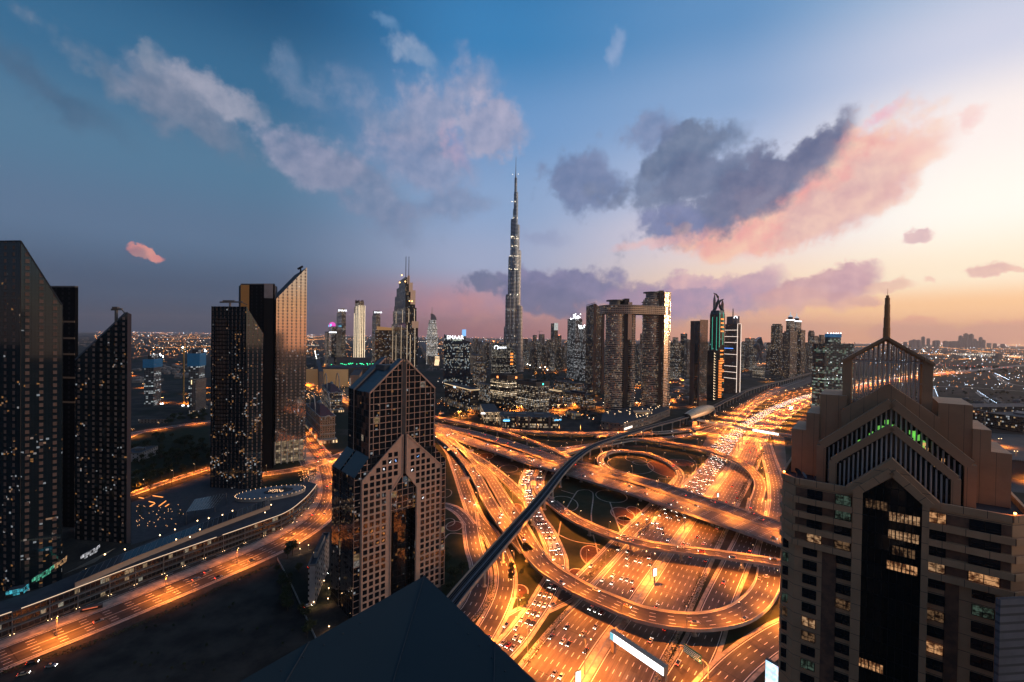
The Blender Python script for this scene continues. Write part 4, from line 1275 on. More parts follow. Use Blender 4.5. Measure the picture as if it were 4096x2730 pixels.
# windows: one mould per kind, copied
def window_proto(w, h, room, name='window'):
    e = bpy.data.objects.new(name, None)
    x, t_ = Vector((dA[0], dA[1], 0)), Vector((tA[0], tA[1], 0))
    b = MB()
    def V(a, t, z): return x * a + t_ * t + Vector((0, 0, z))
    b.face([V(-w / 2, -.10, -h / 2), V(w / 2, -.10, -h / 2), V(w / 2, -.10, h / 2), V(-w / 2, -.10, h / 2)])
    for a in (-w / 2, 0, w / 2): b.bar(V(a, -.13, -h / 2), V(a, -.13, h / 2), .09, .09, 1)
    for z in (-h / 2, -h * .08, h / 2): b.bar(V(-w / 2, -.13, z), V(w / 2, -.13, z), .08, .08, 1)
    o = b.build(name, [ROOM[room], M_darkmetal], None)
    o.location = (0, 0, -900)
    return o
rw = random.Random(5)
WP = {}
def put_window(s, z, w, h, room, t=0.0):
    key = (round(w, 2), round(h, 2), room)
    if key not in WP: WP[key] = window_proto(w, h, room); PROTOS.append(WP[key])
    o = WP[key].copy()
    COL.objects.link(o)
    o.parent = tw
    p = PA(s, t)
    o.location = (p[0] - tw.location.x, p[1] - tw.location.y, z)
for k in range(4):                                   # behind the balconies
    for s, w in ((-13.2, 2.8), (-8.0, 2.8), (7.2, 2.6), (13.9, 4.2)):
        lit = {(0, -8.0): 'green', (1, -8.0): 'green', (3, -13.2): 'pale', (3, -8.0): 'dim', (0, 7.2): 'warm', (3, 7.2): 'pale', (3, 13.9): 'warm'}.get((k, s), 'dark')
        put_window(s, zc[k] - .05, w, 2.1, lit, -.02)
for k in range(4, 14):
    for s, w in ((-18.9, 1.5), (-13.9, 2.6), (-7.6, 2.7), (7.2, 2.7), (13.9, 3.0)):
        lit = {(4, -18.9): 'dark', (5, -18.9): 'green', (8, -18.9): 'green', (9, -18.9): 'dim', (9, -13.9): 'pale', (10, -13.9): 'dim', (12, -13.9): 'green',
               (7, -7.6): 'dim', (5, 13.9): 'green', (4, 13.9): 'dark', (6, 7.2): 'dim', (8, 7.2): 'warm', (11, 7.2): 'dim', (12, 7.2): 'dim'}.get((k, s), 'dark')
        if s == -18.9:
            put_window(-18.6, zc[k], w, 2.0, lit, 1.35)
        else:
            put_window(s, zc[k], w, 2.0, lit, -.14 if s in (-7.6, 7.2) else 0.0)
for k in range(14, 42):                              # the floors below the frame of the photo, simple
    for s in (-13.9, -7.6, 7.2, 13.9):
        if len([1 for c in ()]) == 0 and k < 20: put_window(s, 139.9 - 3.28 * k, 2.7, 2.0, 'dark', -.02)
# dark glass front with its pediment
b = MB()
b.face([PA(-4.6, -.7) + (0,), PA(4.9, -.7) + (0,), PA(4.9, -.7) + (142.4,), PA(.15, -.7) + (146.6,), PA(-4.6, -.7) + (142.4,)], [(-4.6, 0), (4.9, 0), (4.9, 142.4), (.15, 146.6), (-4.6, 142.4)])
b.build('glass_front', facade('black_glazing', (.012, .016, .020, 1), (.008, .011, .014, 1), 1.2, 3.28, (.04, .96), (.03, .97), lit=.0, gr=.05, wr=.3, tilt=.006, specg=.6), tw)
for s, z, kind, n in ((2.2, 138.6, 'pale', 4), (2.1, 134.9, 'pale', 4), (2.2, 131.7, 'dim', 3), (2.0, 128.4, 'warm', 4), (-2.3, 140.4, 'dim', 3), (-3.0, 106.0, 'warm', 4)):
    for i in range(n):
        put_window(s - .62 * (n - 1) + 1.24 * i, z, 1.15, 1.9, kind, -.72)
b = MB()
b.pbox(PA, -7.6, 7.6, -.6, 1.4, 141.7, 142.9)
for t0 in (-.6,):
    pts = [(-7.6, 142.9), (7.6, 142.9), (0.1, 150.6)]
    f = [PA(a, -.6) + (z,) for a, z in pts]; r2 = [PA(a, 1.4) + (z,) for a, z in pts]
    b.face(f, pts); b.face(r2[::-1], pts[::-1])
    b.face([f[0], r2[0], r2[2], f[2]][::-1]); b.face([f[1], f[2], r2[2], r2[1]][::-1])
b.build('pediment', M_plaster, tw)
b = MB()
for a0, z0, a1, z1 in ((-6.2, 142.0, .1, 147.9), (6.2, 142.0, .1, 147.9)):
    p, q = PA(a0, -.85), PA(a1, -.85)
    b.bar((p[0], p[1], z0), (q[0], q[1], z1), .5, 1.5)
b.build('pediment_moulding', M_plaster, tw)
def chevron(half, z_post, z_eave, z_peak, t, thick, deep, name):
    b = MB()
    for sg in (-1, 1):
        b.pbox(PA, sg * half - thick / 2, sg * half + thick / 2, t - deep / 2, t + deep / 2, z_post, z_eave)
        p, q = PA(sg * half, t), PA(0, t)
        b.bar((p[0], p[1], z_eave), (q[0], q[1], z_peak), deep, thick)
    b.build(name, M_panel, tw)
def louvres(half, t, zlow, z_eave, z_peak, step, name='louvres'):
    b = MB(); gl = MB()
    n = int(2 * half / step)
    for i in range(n + 1):
        a = -half + 2 * half * i / n
        zt = z_peak - (z_peak - z_eave) * abs(a) / half - .5
        zl = zlow(a) if callable(zlow) else zlow
        p = PA(a, t)
        if zt > zl: b.bar((p[0], p[1], zl), (p[0], p[1], zt), .2, .28)
    gl.face([PA(-half, t + .7) + (141.7,), PA(half, t + .7) + (141.7,), PA(half, t + .7) + (z_eave - .3,), PA(0, t + .7) + (z_peak - .6,), PA(-half, t + .7) + (z_eave - .3,)])
    b.build(name, M_louvre, tw)
    gl.build('glazing', M_glassdark, tw)
chevron(10.1, 141.7, 147.6, 156.6, 3, 1.4, 1.3, 'gable_frame')
louvres(9.6, 3.0, 141.8, 147.0, 156.2, .78)
chevron(12.5, 141.7, 150.2, 161.6, 6.2, 1.8, 1.7, 'gable_frame')
louvres(11.9, 6.2, 141.8, 149.6, 161.0, .85)
b = MB()
rg = random.Random(3)
for i in range(46):
    a, z = rg.uniform(-6.5, 5.0), rg.uniform(151.2, 157.6)
    if 161 - abs(a) * .93 - 2.2 < z + .8: continue
    b.face([PA(a, 6.85) + (z,), PA(a + .75, 6.85) + (z,), PA(a + .75, 6.85) + (z + rg.uniform(.5, 1.6),), PA(a, 6.85) + (z + .9,)])
b.build('lit_hall', light_mat('green_hall', (.30, 1.0, .16, 1), .5), tw)
b = MB()
for i in range(9):
    a, z = rg.uniform(3.4, 8.5), rg.uniform(148.5, 154.0)
    if 161 - abs(a) * .93 - 2.0 < z + .8: continue
    b.face([PA(a, 6.85) + (z,), PA(a + .5, 6.85) + (z,), PA(a + .5, 6.85) + (z + .7,), PA(a, 6.85) + (z + .7,)])
b.build('lit_hall', light_mat('amber_hall', (1.0, .5, .2, 1), .7), tw)
# attic volumes stepping up behind the gables
b = MB()
b.gable(PA, -12.4, 12.4, 7.2, 26, 141.7, 150.4, 161.9, 0, 1)
b.gable(PA, -9.0, 8.2, 9.0, 12.5, 150, 158.6, 165.4, 0, 1)
for sg in (-1, 1):
    for a0, a1, z1, t0, t1 in ((8.0, 13.3, 161.8, 10.5, 25.5), (13.3, 16.0, 157.0, 10, 25), (16.0, 19.0, 152.6, 10.2, 24.5)):
        lo, hi = min(sg * a0, sg * a1), max(sg * a0, sg * a1)
        b.pbox(PA, lo, hi, t0, t1, 141.65, z1)
b.build('attic', [M_panel, M_panel2], tw)
sL, wL = -.9, 7.2
b = MB()
for sg in (-1, 1):
    for t in (12.8, 22.5):
        b.pbox(PA, sL + sg * wL - .85, sL + sg * wL + .85, t - .8, t + .8, 150, 170.6)
    p0, p1, q0, q1 = PA(sL + sg * (wL + 1.1), 11.4), PA(sL, 11.4), PA(sL + sg * (wL + 1.1), 24), PA(sL, 24)
    f = [p0 + (170.3,), p1 + (176.2,), q1 + (176.2,), q0 + (170.3,)]
    u_ = [(x, y, z - .7) for x, y, z in f]
    b.face(f if sg < 0 else f[::-1]); b.face(u_[::-1] if sg < 0 else u_)
    b.face([u_[0], f[0], f[1], u_[1]]); b.face([f[0], u_[0], u_[3], f[3]])
    for t in (12.8, 22.5):
        b.bar(PA(sL + sg * wL, t) + (170.4,), PA(sL, t) + (175.4,), .9, .6)
b.build('lantern', M_panel, tw)
b = MB()
for t in (12.8, 22.5):
    for i in range(14):
        a = -wL + 1.4 + (2 * wL - 2.8) * i / 13
        zt = 175.2 - 5 * abs(a) / wL
        p = PA(sL + a, t)
        b.bar((p[0], p[1], 152), (p[0], p[1], zt), .18, .24)
    for z in (170.2, 165.5, 160.8):
        b.bar(PA(sL - wL, t) + (z,), PA(sL + wL, t) + (z,), .22, .3 if z > 170 else .12)
for sg in (-1, 1):
    for i in range(7):
        p = PA(sL + sg * wL, 14.2 + i * 1.15)
        b.bar((p[0], p[1], 152), (p[0], p[1], 170.3), .2, .24)
b.build('lantern_slats', M_louvre, tw)
b = MB()
p = PA(sL, 12.6)
b.lathe(p[0], p[1], [(.70, 175.6), (.70, 178.0), (.62, 178.2), (.62, 180.4), (.55, 180.6), (.55, 183.4), (.48, 183.6), (.48, 185.0), (.3, 185.1), (.3, 185.6)], 10)
b.tube([p + (185.5,), p + (187.2,)], [.05, .03], 5)
b.build('spire', mat('bronze_cladding', (.62, .27, .10, 1), .6), tw, smooth=False)
for s, t in ((-19.6, 2.6), (17.8, .2)):
    b = MB(); q = PA(s, t); b.ball(q[0], q[1], 143.3, .22, 8); b.build('beacon', light_mat('beacon_amber', (1.0, .38, .08, 1), 14.0), tw)
    lo = bpy.data.objects.new('light', bpy.data.lights.new('beacon_light', 'POINT')); lo.data.energy = 130.0; lo.data.color = SODIUM; lo.data.shadow_soft_size = .3; COL.objects.link(lo); lo.parent = tw; lo.location = (q[0] - tw.location.x, q[1] - tw.location.y, 143.8)
for i, (s, t, z, r, lab) in enumerate(((-17.2, 4.5, 143.2, .9, 'big dark mesh satellite dish on the terrace of the spired tower'), (-15.8, 3.0, 143.0, .8, 'pale blue satellite dish tilted beside the dark mesh dish'), (-13.6, 2.2, 142.9, .55, 'small round grey satellite dish nearest the slatted gable'))):
    q = PA(s, t)
    d_ = thing('satellite_dish', lab, 'satellite dish', q + (141.6,))
    b = MB(); b.tube([q + (141.6,), q + (z,)], [.07, .07], 6); b.build('mast', M_steel, d_)
    b = MB()
    ax = Vector((.3 + .3 * i, -.6, .6)).normalized(); e1 = ax.cross(Vector((0, 0, 1))).normalized(); e2 = e1.cross(ax)
    c0 = Vector(q + (z,)) + ax * .1
    rings = [[c0 + ax * (rr_ * rr_ / r * .35) + (e1 * cos(2 * pi * k / 16) + e2 * sin(2 * pi * k / 16)) * rr_ for k in range(16)] for rr_ in (.02, r * .35, r * .7, r)]
    for ra_, rb2 in zip(rings[:-1], rings[1:]):
        for k in range(16): b.face([ra_[k], ra_[(k + 1) % 16], rb2[(k + 1) % 16], rb2[k]])
    b.build('reflector', (M_darkmetal, mat('dish_blue', (.22, .26, .28, 1), .5), M_steel)[i], d_)

# ------------------------------------------------------------------ twin-leg glass tower with gables
OD = (-93.5, 273.0); fD = (.743, .669); bD = (-.669, .743)
def PD(s, t): return (OD[0] + fD[0] * s + bD[0] * t, OD[1] + fD[1] * s + bD[1] * t)
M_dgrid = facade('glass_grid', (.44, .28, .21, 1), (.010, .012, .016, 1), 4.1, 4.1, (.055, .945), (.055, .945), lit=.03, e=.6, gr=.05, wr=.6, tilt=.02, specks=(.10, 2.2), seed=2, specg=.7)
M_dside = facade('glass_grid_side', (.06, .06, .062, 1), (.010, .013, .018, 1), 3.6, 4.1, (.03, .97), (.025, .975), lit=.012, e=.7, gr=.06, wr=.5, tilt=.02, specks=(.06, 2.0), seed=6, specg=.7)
M_droof = facade('blue_roof_panels', (.05, .075, .095, 1), (.016, .030, .045, 1), 2.2, 9.6, (.04, .96), (.03, .97), lit=0, gr=.3, wr=.5, tilt=.0, specg=.5)
M_stone = mat('pink_stone', (.52, .33, .24, 1), .75, noise=(.3, (.44, .28, .20, 1), .2))
dt = thing('gabled_office_tower', 'dark glass tower with twin gabled tops and pale grid legs around an arch', 'tower', PD(33, 20))
cD = 33.0
b = MB()
b.gable(PD, 9.6, 56.0, 1.5, 10.0, 60, 138.5, 158.8, 0, 2)
b.gable(PD, 9.6, 56.0, 25.0, 34.0, 60, 138.5, 158.8, 0, 2)
for s0, s1 in ((9.6, 31.6), (34.4, 56.0)):
    pass
def strip_sides(b, s0, s1, t0, t1, z0, ze, zr, flat):
    k = (ze, flat)
    # left and right walls plus sloping roofs that stop at a flat ridge
    run = (flat - ze) * (cD - s0) / (zr - ze)
    q = lambda a, t, z: PD(a, t) + (z,)
    b.face([q(s0, t1, z0), q(s0, t0, z0), q(s0, t0, ze), q(s0, t1, ze)], [(t1, z0), (t0, z0), (t0, ze), (t1, ze)], 1)
    b.face([q(s1, t0, z0), q(s1, t1, z0), q(s1, t1, ze), q(s1, t0, ze)], [(t0, z0), (t1, z0), (t1, ze), (t0, ze)], 1)
    b.face([q(s0, t1, ze), q(s0, t0, ze), q(s0 + run, t0, flat), q(s0 + run, t1, flat)], [(t1, 0), (t0, 0), (t0, 20), (t1, 20)], 2)
    b.face([q(s1, t0, ze), q(s1, t1, ze), q(s1 - run, t1, flat), q(s1 - run, t0, flat)], [(t0, 0), (t1, 0), (t1, 20), (t0, 20)], 2)
    b.face([q(s0 + run, t0, flat), q(s1 - run, t0, flat), q(s1 - run, t1, flat), q(s0 + run, t1, flat)], None, 3)
strip_sides(b, 10.2, 55.4, 10.0, 25.0, 60, 138.0, 158.8, 151.0)
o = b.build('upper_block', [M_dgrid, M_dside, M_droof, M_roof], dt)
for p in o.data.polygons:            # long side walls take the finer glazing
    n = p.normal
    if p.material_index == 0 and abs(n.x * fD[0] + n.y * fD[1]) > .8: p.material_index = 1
b = MB()
for t in (1.35, 24.85):              # gable rakes and the slot between the halves
    for sg in (-1, 1):
        b.bar(PD(cD + sg * 23.6, t) + (138.2,), PD(cD + sg * 1.5, t) + (158.4,), .9, .9)
        b.bar(PD(cD + sg * 1.5, t) + (96,), PD(cD + sg * 1.5, t) + (158.8,), .6, .5)
        b.bar(PD(cD + sg * 23.4, t) + (90,), PD(cD + sg * 23.4, t) + (138.5,), .5, .5)
b.build('gable_rake', M_stone, dt)
b = MB(); b.pbox(PD, cD - 1.2, cD + 1.2, .9, 1.5, 84, 157.5); b.pbox(PD, cD - 1.2, cD + 1.2, 24.4, 25, 120, 157.5); b.build('slot', M_roofdark, dt)
b = MB()
for k in range(9):
    zz = 140 + k * 1.15
    a = 10.4 + (zz - 138) * 1.12
b.pbox(PD, 24, 42, 11, 24, 151, 154.5)
b.build('plant_room', M_concd, dt)
# lower wings either side (eaves at 86 m) and their glazed lean-to roofs
b = MB()
for t0, t1 in ((.8, 21.0), (23.0, 36.0)):
    q = lambda a, t, z: PD(a, t) + (z,)
    for s0, s1, sgn in ((0.0, 9.8, 1), (66.0, 56.0, -1)):
        ff = [q(s0, t0, 0), q(s1, t0, 0), q(s1, t0, 99.0), q(s0, t0, 87.5)]
        uv = [(s0, 0), (s1, 0), (s1, 99), (s0, 87.5)]
        b.face(ff if sgn > 0 else ff[::-1], uv if sgn > 0 else uv[::-1], 0)
        fb = [q(s0, t1, 0), q(s1, t1, 0), q(s1, t1, 99.0), q(s0, t1, 87.5)]
        b.face(fb[::-1] if sgn > 0 else fb, uv[::-1] if sgn > 0 else uv, 0)
        w = [q(s0, t1, 0), q(s0, t0, 0), q(s0, t0, 87.5), q(s0, t1, 87.5)]
        uw = [(t1, 0), (t0, 0), (t0, 87.5), (t1, 87.5)]
        b.face(w if sgn > 0 else w[::-1], uw if sgn > 0 else uw[::-1], 1)
        rf = [q(s0, t1, 87.5), q(s0, t0, 87.5), q(s1, t0, 99.0), q(s1, t1, 99.0)]
        b.face(rf if sgn > 0 else rf[::-1], [(t1, 0), (t0, 0), (t0, 9.5), (t1, 9.5)], 2)
b.pbox(PD, 1.2, 64.8, 21.0, 23.0, 0, 84, 3)
b.pbox(PD, 9.8, 24.0, .8, 35.5, 0, 99, 1, 3); b.pbox(PD, 42.0, 56.0, .8, 35.5, 0, 99, 1, 3)
b.pbox(PD, 24.0, 42.0, 8.0, 35.5, 0, 99, 1, 3)
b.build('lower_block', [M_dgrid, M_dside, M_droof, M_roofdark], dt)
# pale front screen in two legs with a pointed top; square windows
sc0, sc1, zs, zp = 4.6, 61.4, 85.0, 110.8
def top_of(s): return zs + (zp - zs) * (1 - abs(s - cD) / (cD - sc0))
def low_of(s):
    a = abs(s - cD)
    return 0.0 if a > 9.4 else (74.0 + (9.4 - a) * 1.35)
b = MB()
for sg in (-1, 1):
    pts = [(cD + sg * 28.4, 0), (cD + sg * 28.4, zs), (cD + sg * 1.4, zp - .8), (cD + sg * 1.4, 84.5), (cD + sg * 9.4, 74.0), (cD + sg * 9.4, 0)]
    if sg < 0: pts = pts[::-1]
    b.face([PD(a, -.2) + (z,) for a, z in reversed(pts)], list(reversed(pts)), 0)
    edge = [(cD + sg * 28.4, 0), (cD + sg * 28.4, zs), (cD + sg * 1.4, zp - .8), (cD + sg * 1.4, 84.5), (cD + sg * 9.4, 74.0), (cD + sg * 9.4, 0)]
    for (a0, z0), (a1, z1) in zip(edge[:-1], edge[1:]):
        b.bar(PD(a0, -.1) + (z0,), PD(a1, -.1) + (z1,), 1.0, .8)
o = b.build('front_screen', M_stone, dt)
cells = []
for r in range(0, 27):
    z = 2.4 + r * 4.1
    for c in range(-7, 7):
        s = cD + (c + .5) * 4.0
        zt = min(top_of(s - 2.0), top_of(s + 2.0))
        zl = max(low_of(s - 1.5), low_of(s + 1.5))
        if z + 3.0 < zt and z > zl + .4 and abs(s - cD) > 2.5: cells.append((s, z))
cells.sort(key=lambda q: (PD(q[0], 0)[0]) ** 2 + (PD(q[0], 0)[1]) ** 2 + (q[1] + 1.4 - CAM_H) ** 2)
vis = [c for c in cells if c[1] > 18]
gw = facade('screen_window_glass', (.012, .014, .018, 1), (.010, .012, .016, 1), .95, 2.9, (.03, .97), (.02, .98), lit=0, gr=.05, wr=.2, tilt=.03, specg=.7, specks=(.05, 1.2))
def win_face(b, s, z, dx=0.0):
    b.face([PD(s - 1.35, -.23) + (z,), PD(s + 1.35, -.23) + (z,), PD(s + 1.35, -.23) + (z + 2.85,), PD(s - 1.35, -.23) + (z + 2.85,)],
           [(s - 1.35, z), (s + 1.35, z), (s + 1.35, z + 2.85), (s - 1.35, z + 2.85)])
bm_ = [light_mat('pane_amber', (1.0, .42, .12, 1), .35), light_mat('pane_blue', (.25, .5, 1.0, 1), .8), light_mat('pane_white', (.9, .92, .96, 1), 1.2)]
rs = random.Random(21)
special = {}
for s, z, k in ((39.0, 62, 2), (47.0, 58, 2), (51.0, 54, 2), (55.0, 51, 1), (43.0, 92, 1), (39.0, 84, 2), (21.0, 90, 2), (25.0, 92, 2), (29, 94, 1), (17, 44, 0), (21, 46, 0), (25, 50, 0), (25, 42, 0), (13, 50, 0), (49, 40, 0), (45, 48, 0), (53, 62, 0)):
    c = min(cells, key=lambda q: (q[0] - s) ** 2 + (q[1] - z) ** 2)
    special[c] = k
seen = vis[:100]
for c in seen:
    b = MB(); win_face(b, *c)
    if c in special:
        s, z = c
        for i in range(3):
            a, y = rs.uniform(-1.0, .3), rs.uniform(.3, 1.6)
            b.face([PD(s + a, -.25) + (z + y,), PD(s + a + rs.uniform(.4, .9), -.25) + (z + y + .2,), PD(s + a + .8, -.25) + (z + y + rs.uniform(.5, 1.1),), PD(s + a, -.25) + (z + y + .6,)], None, 1)
        b.build('window', [gw, bm_[special[c]]], dt)
    else:
        b.build('window', gw, dt)
b = MB()
for c in cells:
    if c not in seen: win_face(b, *c)
b.build('lower_windows', gw, dt, kind='stuff')
b = MB()
n = 10
for k in range(n):                                    # curved black glass of the arch
    a0, a1 = pi * k / n, pi * (k + 1) / n
    q = [(cD - 9.0 * cos(a0), 7.6 * (1 - sin(a0) * .75) + .3), (cD - 9.0 * cos(a1), 7.6 * (1 - sin(a1) * .75) + .3)]
    b.face([PD(*q[0]) + (0,), PD(*q[1]) + (0,), PD(*q[1]) + (70 + 13 * sin(a1),), PD(*q[0]) + (70 + 13 * sin(a0),)], [(k * 3, 0), (k * 3 + 3, 0), (k * 3 + 3, 80), (k * 3, 80)])
b.build('arch_glass', facade('arch_glazing', (.02, .018, .018, 1), (.010, .011, .013, 1), 3.0, 4.1, (.03, .97), (.03, .97), lit=0, gr=.06, wr=.3, tilt=.01, specks=(.05, 1.4), seed=8), dt)

# ------------------------------------------------------------------ slanted towers on the left and the curved podium in front of them
def panels(name, seed, pc=(.20, .13, .10, 1), gl=(.060, .092, .112, 1), cw=6.6, ch=4.36, wx=(.32, .62), wz=(.12, .68), gm=.0, wr=.06, specks=(.08, 2.2), wm=.75, tilt=.02, specw=.5):
    return facade(name, gl, pc, cw, ch, wx, wz, lit=.0, wr=wr, gr=.7, wm=wm, gm=0, seed=seed, specg=.3, specks=specks, specw=specw, wall2=gl, tilt=tilt)
t1 = thing('slanted_glass_tower', 'tallest dark glass tower with a long slanted top at the edge of the view', 'tower', (-330, 300))
M_p1 = panels('dark_panels_one', 1)
p = quad(-160, 83, 248, 300, 35)
t1.location = (p[0][0], p[0][1], 0)
L2 = on_ray(p[0], (-1, .12), -230)
p = [p[0], p[1], None, L2]
hc, hr_ = HZ(83, 965, 300), HZ(248, 1222, p[1][1])
def screens(b, p, tops, low):
    """glass screen walls with raking tops in front of a lower block"""
    C, R_, _, L_ = p
    bk_ = [(q[0] + q[0] / q[1] * 22, q[1] + 22) for q in (R_, L_)]
    b.prism([(q[0] + (i in (0, 1)) * -.2, q[1] + .5) for i, q in enumerate([L_, C, R_])] + bk_, 0, low, 0, 1)
    n1 = n2 = Vector((-.35, .94, 0)) * 1.2
    b.slab([C, R_, (R_[0] + n1.x, R_[1] + n1.y), (C[0] + n1.x, C[1] + n1.y)], 0, [tops[0], tops[1], tops[1], tops[0]])
    b.slab([L_, C, (C[0] + n2.x, C[1] + n2.y), (L_[0] + n2.x, L_[1] + n2.y)], 0, [tops[2], tops[0] - .05, tops[0] - .05, tops[2]])
b = MB(); screens(b, p, (hc, hr_, hc), hr_ - 6); b.build('tower_block', [M_p1, M_roofdark], t1)
b = MB()
for za in (0,):
    b.bar(p[0] + (hc,), p[1] + (hr_,), .5, .8); b.bar(p[0] + (0,), p[0] + (hc,), .3, .3); b.bar(p[3] + (hc,), p[0] + (hc,), .5, .8)
b.build('edge_trim', M_darkmetal, t1)
t1b = thing('black_slab_tower', 'plain black slab tower with thin lit floors between the two slanted towers', 'tower', (-300, 345))
p = quad(180, 300, 313, 400, 20)
t1b.location = (p[0][0], p[0][1], 0)
h = HZ(300, 1150, 400)
L2 = on_ray(p[0], (-1, .12), 180); p = [p[0], on_ray(p[0], (.6, .8), 313), (L2[0] - 20, L2[1] + 24), L2]
b = MB(); b.prism(p, 0, h, 0, 1); b.build('tower_block', [panels('black_panels', 3, (.009, .009, .010, 1), specks=(.01, 1.0), wr=.5, specw=.02, wm=0, gl=(.008, .009, .011, 1)), M_roofdark], t1b)
for v in (1288, 1354, 1418, 1512, 1610):
    z = HZ(300, v, 400)
    b = MB(); b.bar((p[3][0] + .2, p[3][1] - .4, z), (p[0][0] + .1, p[0][1] - .3, z), .4, 1.5); b.build('lit_floor', mat('dim_floor', (.12, .08, .055, 1), .6, emit=(1, .55, .3, 1), strength=.02), t1b)
b = MB(); b.bar(p[0] + (h + .6,), p[3] + (h + .6,), .3, 1.2); b.bar(p[0] + (h + .6,), p[1] + (h + .6,), .3, 1.2); b.build('parapet', M_concd, t1b)
t2 = thing('slanted_panel_tower', 'slanted-top tower with five rows of pale window panels and a roof crane', 'tower', (-300, 370))
p = quad(303, 510, 525, 372, -6)
C, Rr, RL, L = p
t2.location = (C[0], C[1], 0)
hh, hl_ = HZ(510, 1248, C[1]), HZ(303, 1442, L[1])
p = [C, Rr, (Rr[0] - C[0] + L[0], Rr[1] - C[1] + L[1]), L]
L2 = on_ray(C, (-1.0, .12), 303)
p = [L2, C, (C[0] - 17, C[1] + 17), (L2[0] - 17, L2[1] + 17)]
hl_ = HZ(303, 1442, L2[1])
b = MB(); b.slab(p, 0, [hl_, hh, hh, hl_]); b.build('tower_block', [panels('pale_panels_two', 4, (.33, .235, .19, 1), cw=6.9, wx=(.30, .62), wz=(.08, .62)), M_roofdark], t2)
b = MB(); R2 = on_ray(C, (1, .1), 526); b.slab([(C[0] + .05, C[1] - .05), R2, (R2[0] - 16.5, R2[1] + 17.5), (C[0] - 16.9, C[1] + 17)], 0, [hh - .5, hh - 2, hh - 2, hh - .5]); b.build('corner_fin', mat('mauve_cladding', (.22, .15, .14, 1), .5, noise=(.1, (.22, .16, .155, 1), .2)), t2)
def roof_crane(x, y, z, h, jib, parent):
    b = MB()
    b.bar((x, y, z - 2), (x, y, z + h), 1.6)
    b.bar((x - jib * .45, y, z + h), (x + jib * .55, y, z + h + .6), 1.3, 1.6)
    b.bar((x + jib * .5, y, z + h + .4), (x + jib * .75, y, z + h - 2.4), .7)
    b.bar((x - jib * .3, y, z + h + 1.6), (x + jib * .2, y, z + h + 1.6), 2.2, 1.6)
    b.build('roof_crane', M_concd, parent)
cx_ = XA(465, C[1] + 8); roof_crane(cx_, C[1] + 8, HZ(465, 1290, C[1] + 8), 10.5, 9, t2)

def grp(name, label, p):
    t = thing(name, label, 'tower', (p[0][0], p[0][1], 0))
    return t
p = quad(845, 985, 1052, 505, 12)
t3 = grp('slanted_black_tower', 'black glass tower with a sliced corner and a long roof crane', p)
p = [p[0], on_ray(p[0], (.75, .66), 1052), None, on_ray(p[0], (-1, .1), 845)]
h0, h1 = HZ(900, 1227, 510), HZ(1045, 1335, p[1][1])
b = MB(); screens(b, p, (h0, h1, h0), h1 - 4); b.build('tower_block', [panels('dark_panels_three', 5, (.20, .135, .11, 1), cw=4.6, ch=4.2, wx=(.36, .6), wz=(.1, .8), specks=(.22, 2.6)), M_roofdark], t3)
roof_crane(XA(915, 520), 522, h0, 5.5, 26, t3)
b = MB()
q = [(p[3][0] + (p[0][0] - p[3][0]) * k, p[3][1] + (p[0][1] - p[3][1]) * k) for k in (.12, .44, .5, .98)]
for a, c in ((q[0], q[1]),):
    b.face([(a[0] + .2, a[1] - .5, 60), (c[0] + .2, c[1] - .5, 60), (c[0] + .2, c[1] - .5, h0 - 13), (a[0] + .2, a[1] - .5, h0 - 13)], [(0, 60), (18, 60), (18, h0 - 13), (0, h0 - 13)])
b.build('side_bay', panels('bay_panels', 9, (.22, .15, .12, 1), (.05, .04, .036, 1), cw=2.4, ch=4.2, wx=(.3, .7), wz=(.1, .8), wr=.2), t3)
p = quad(960, 1098, 1112, 585, 10)
t4 = grp('dark_core_tower', 'dark tower with a painted sunset reflection on its edge behind the sliced black tower', p)
h = HZ(1030, 1140, 590)
L2 = on_ray(p[0], (-1, .12), 962); p = [p[0], (p[0][0] - 17, p[0][1] + 24), (L2[0] - 17, L2[1] + 24), L2]
b = MB(); b.prism(p, 0, h, 0, 1); b.build('tower_block', [panels('black_panels_four', 7, (.010, .010, .011, 1), specks=(.02, 1.6), wr=.5, specw=.02, wm=0, gl=(.008, .009, .011, 1)), M_roofdark], t4)
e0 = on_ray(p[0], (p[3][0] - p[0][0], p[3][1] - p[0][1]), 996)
b = MB(); b.face([(p[3][0] + .3, p[3][1] - .6, h * .6), (e0[0] + .3, e0[1] - .6, h * .6), (e0[0] + .3, e0[1] - .6, h - .5), (p[3][0] + .3, p[3][1] - .6, h - .5)]); b.build('painted_reflection_edge', mat('painted_sunset_glass', (.85, .36, .08, 1), .5), t4)  # orange base colour stands in for the sunset reflected in this glass
b = MB(); b.bar(p[0] + (h + .6,), p[3] + (h + .6,), .4, 1.3); b.build('parapet', M_concd, t4)
p = quad(1068, 1104, 1226, 600, 34)
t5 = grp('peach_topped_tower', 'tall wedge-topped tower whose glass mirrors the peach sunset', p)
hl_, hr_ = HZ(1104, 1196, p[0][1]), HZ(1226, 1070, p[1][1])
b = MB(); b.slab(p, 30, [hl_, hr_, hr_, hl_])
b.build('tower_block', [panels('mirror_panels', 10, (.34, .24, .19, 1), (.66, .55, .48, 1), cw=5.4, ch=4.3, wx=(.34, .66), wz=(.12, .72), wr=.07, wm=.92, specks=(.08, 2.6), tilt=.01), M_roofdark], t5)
lob = inset(p, .9)
b = MB(); b.prism(lob, 0, 30, 0, 1); b.build('lobby', [facade('lobby_glass', (.10, .09, .08, 1), (.35, .30, .22, 1), 3.0, 3.0, (.04, .96), (.05, .95), lit=.9, e=.35, c1=(1, .75, .45, 1), c2=(1, .7, .4, 1)), M_roofdark], t5)
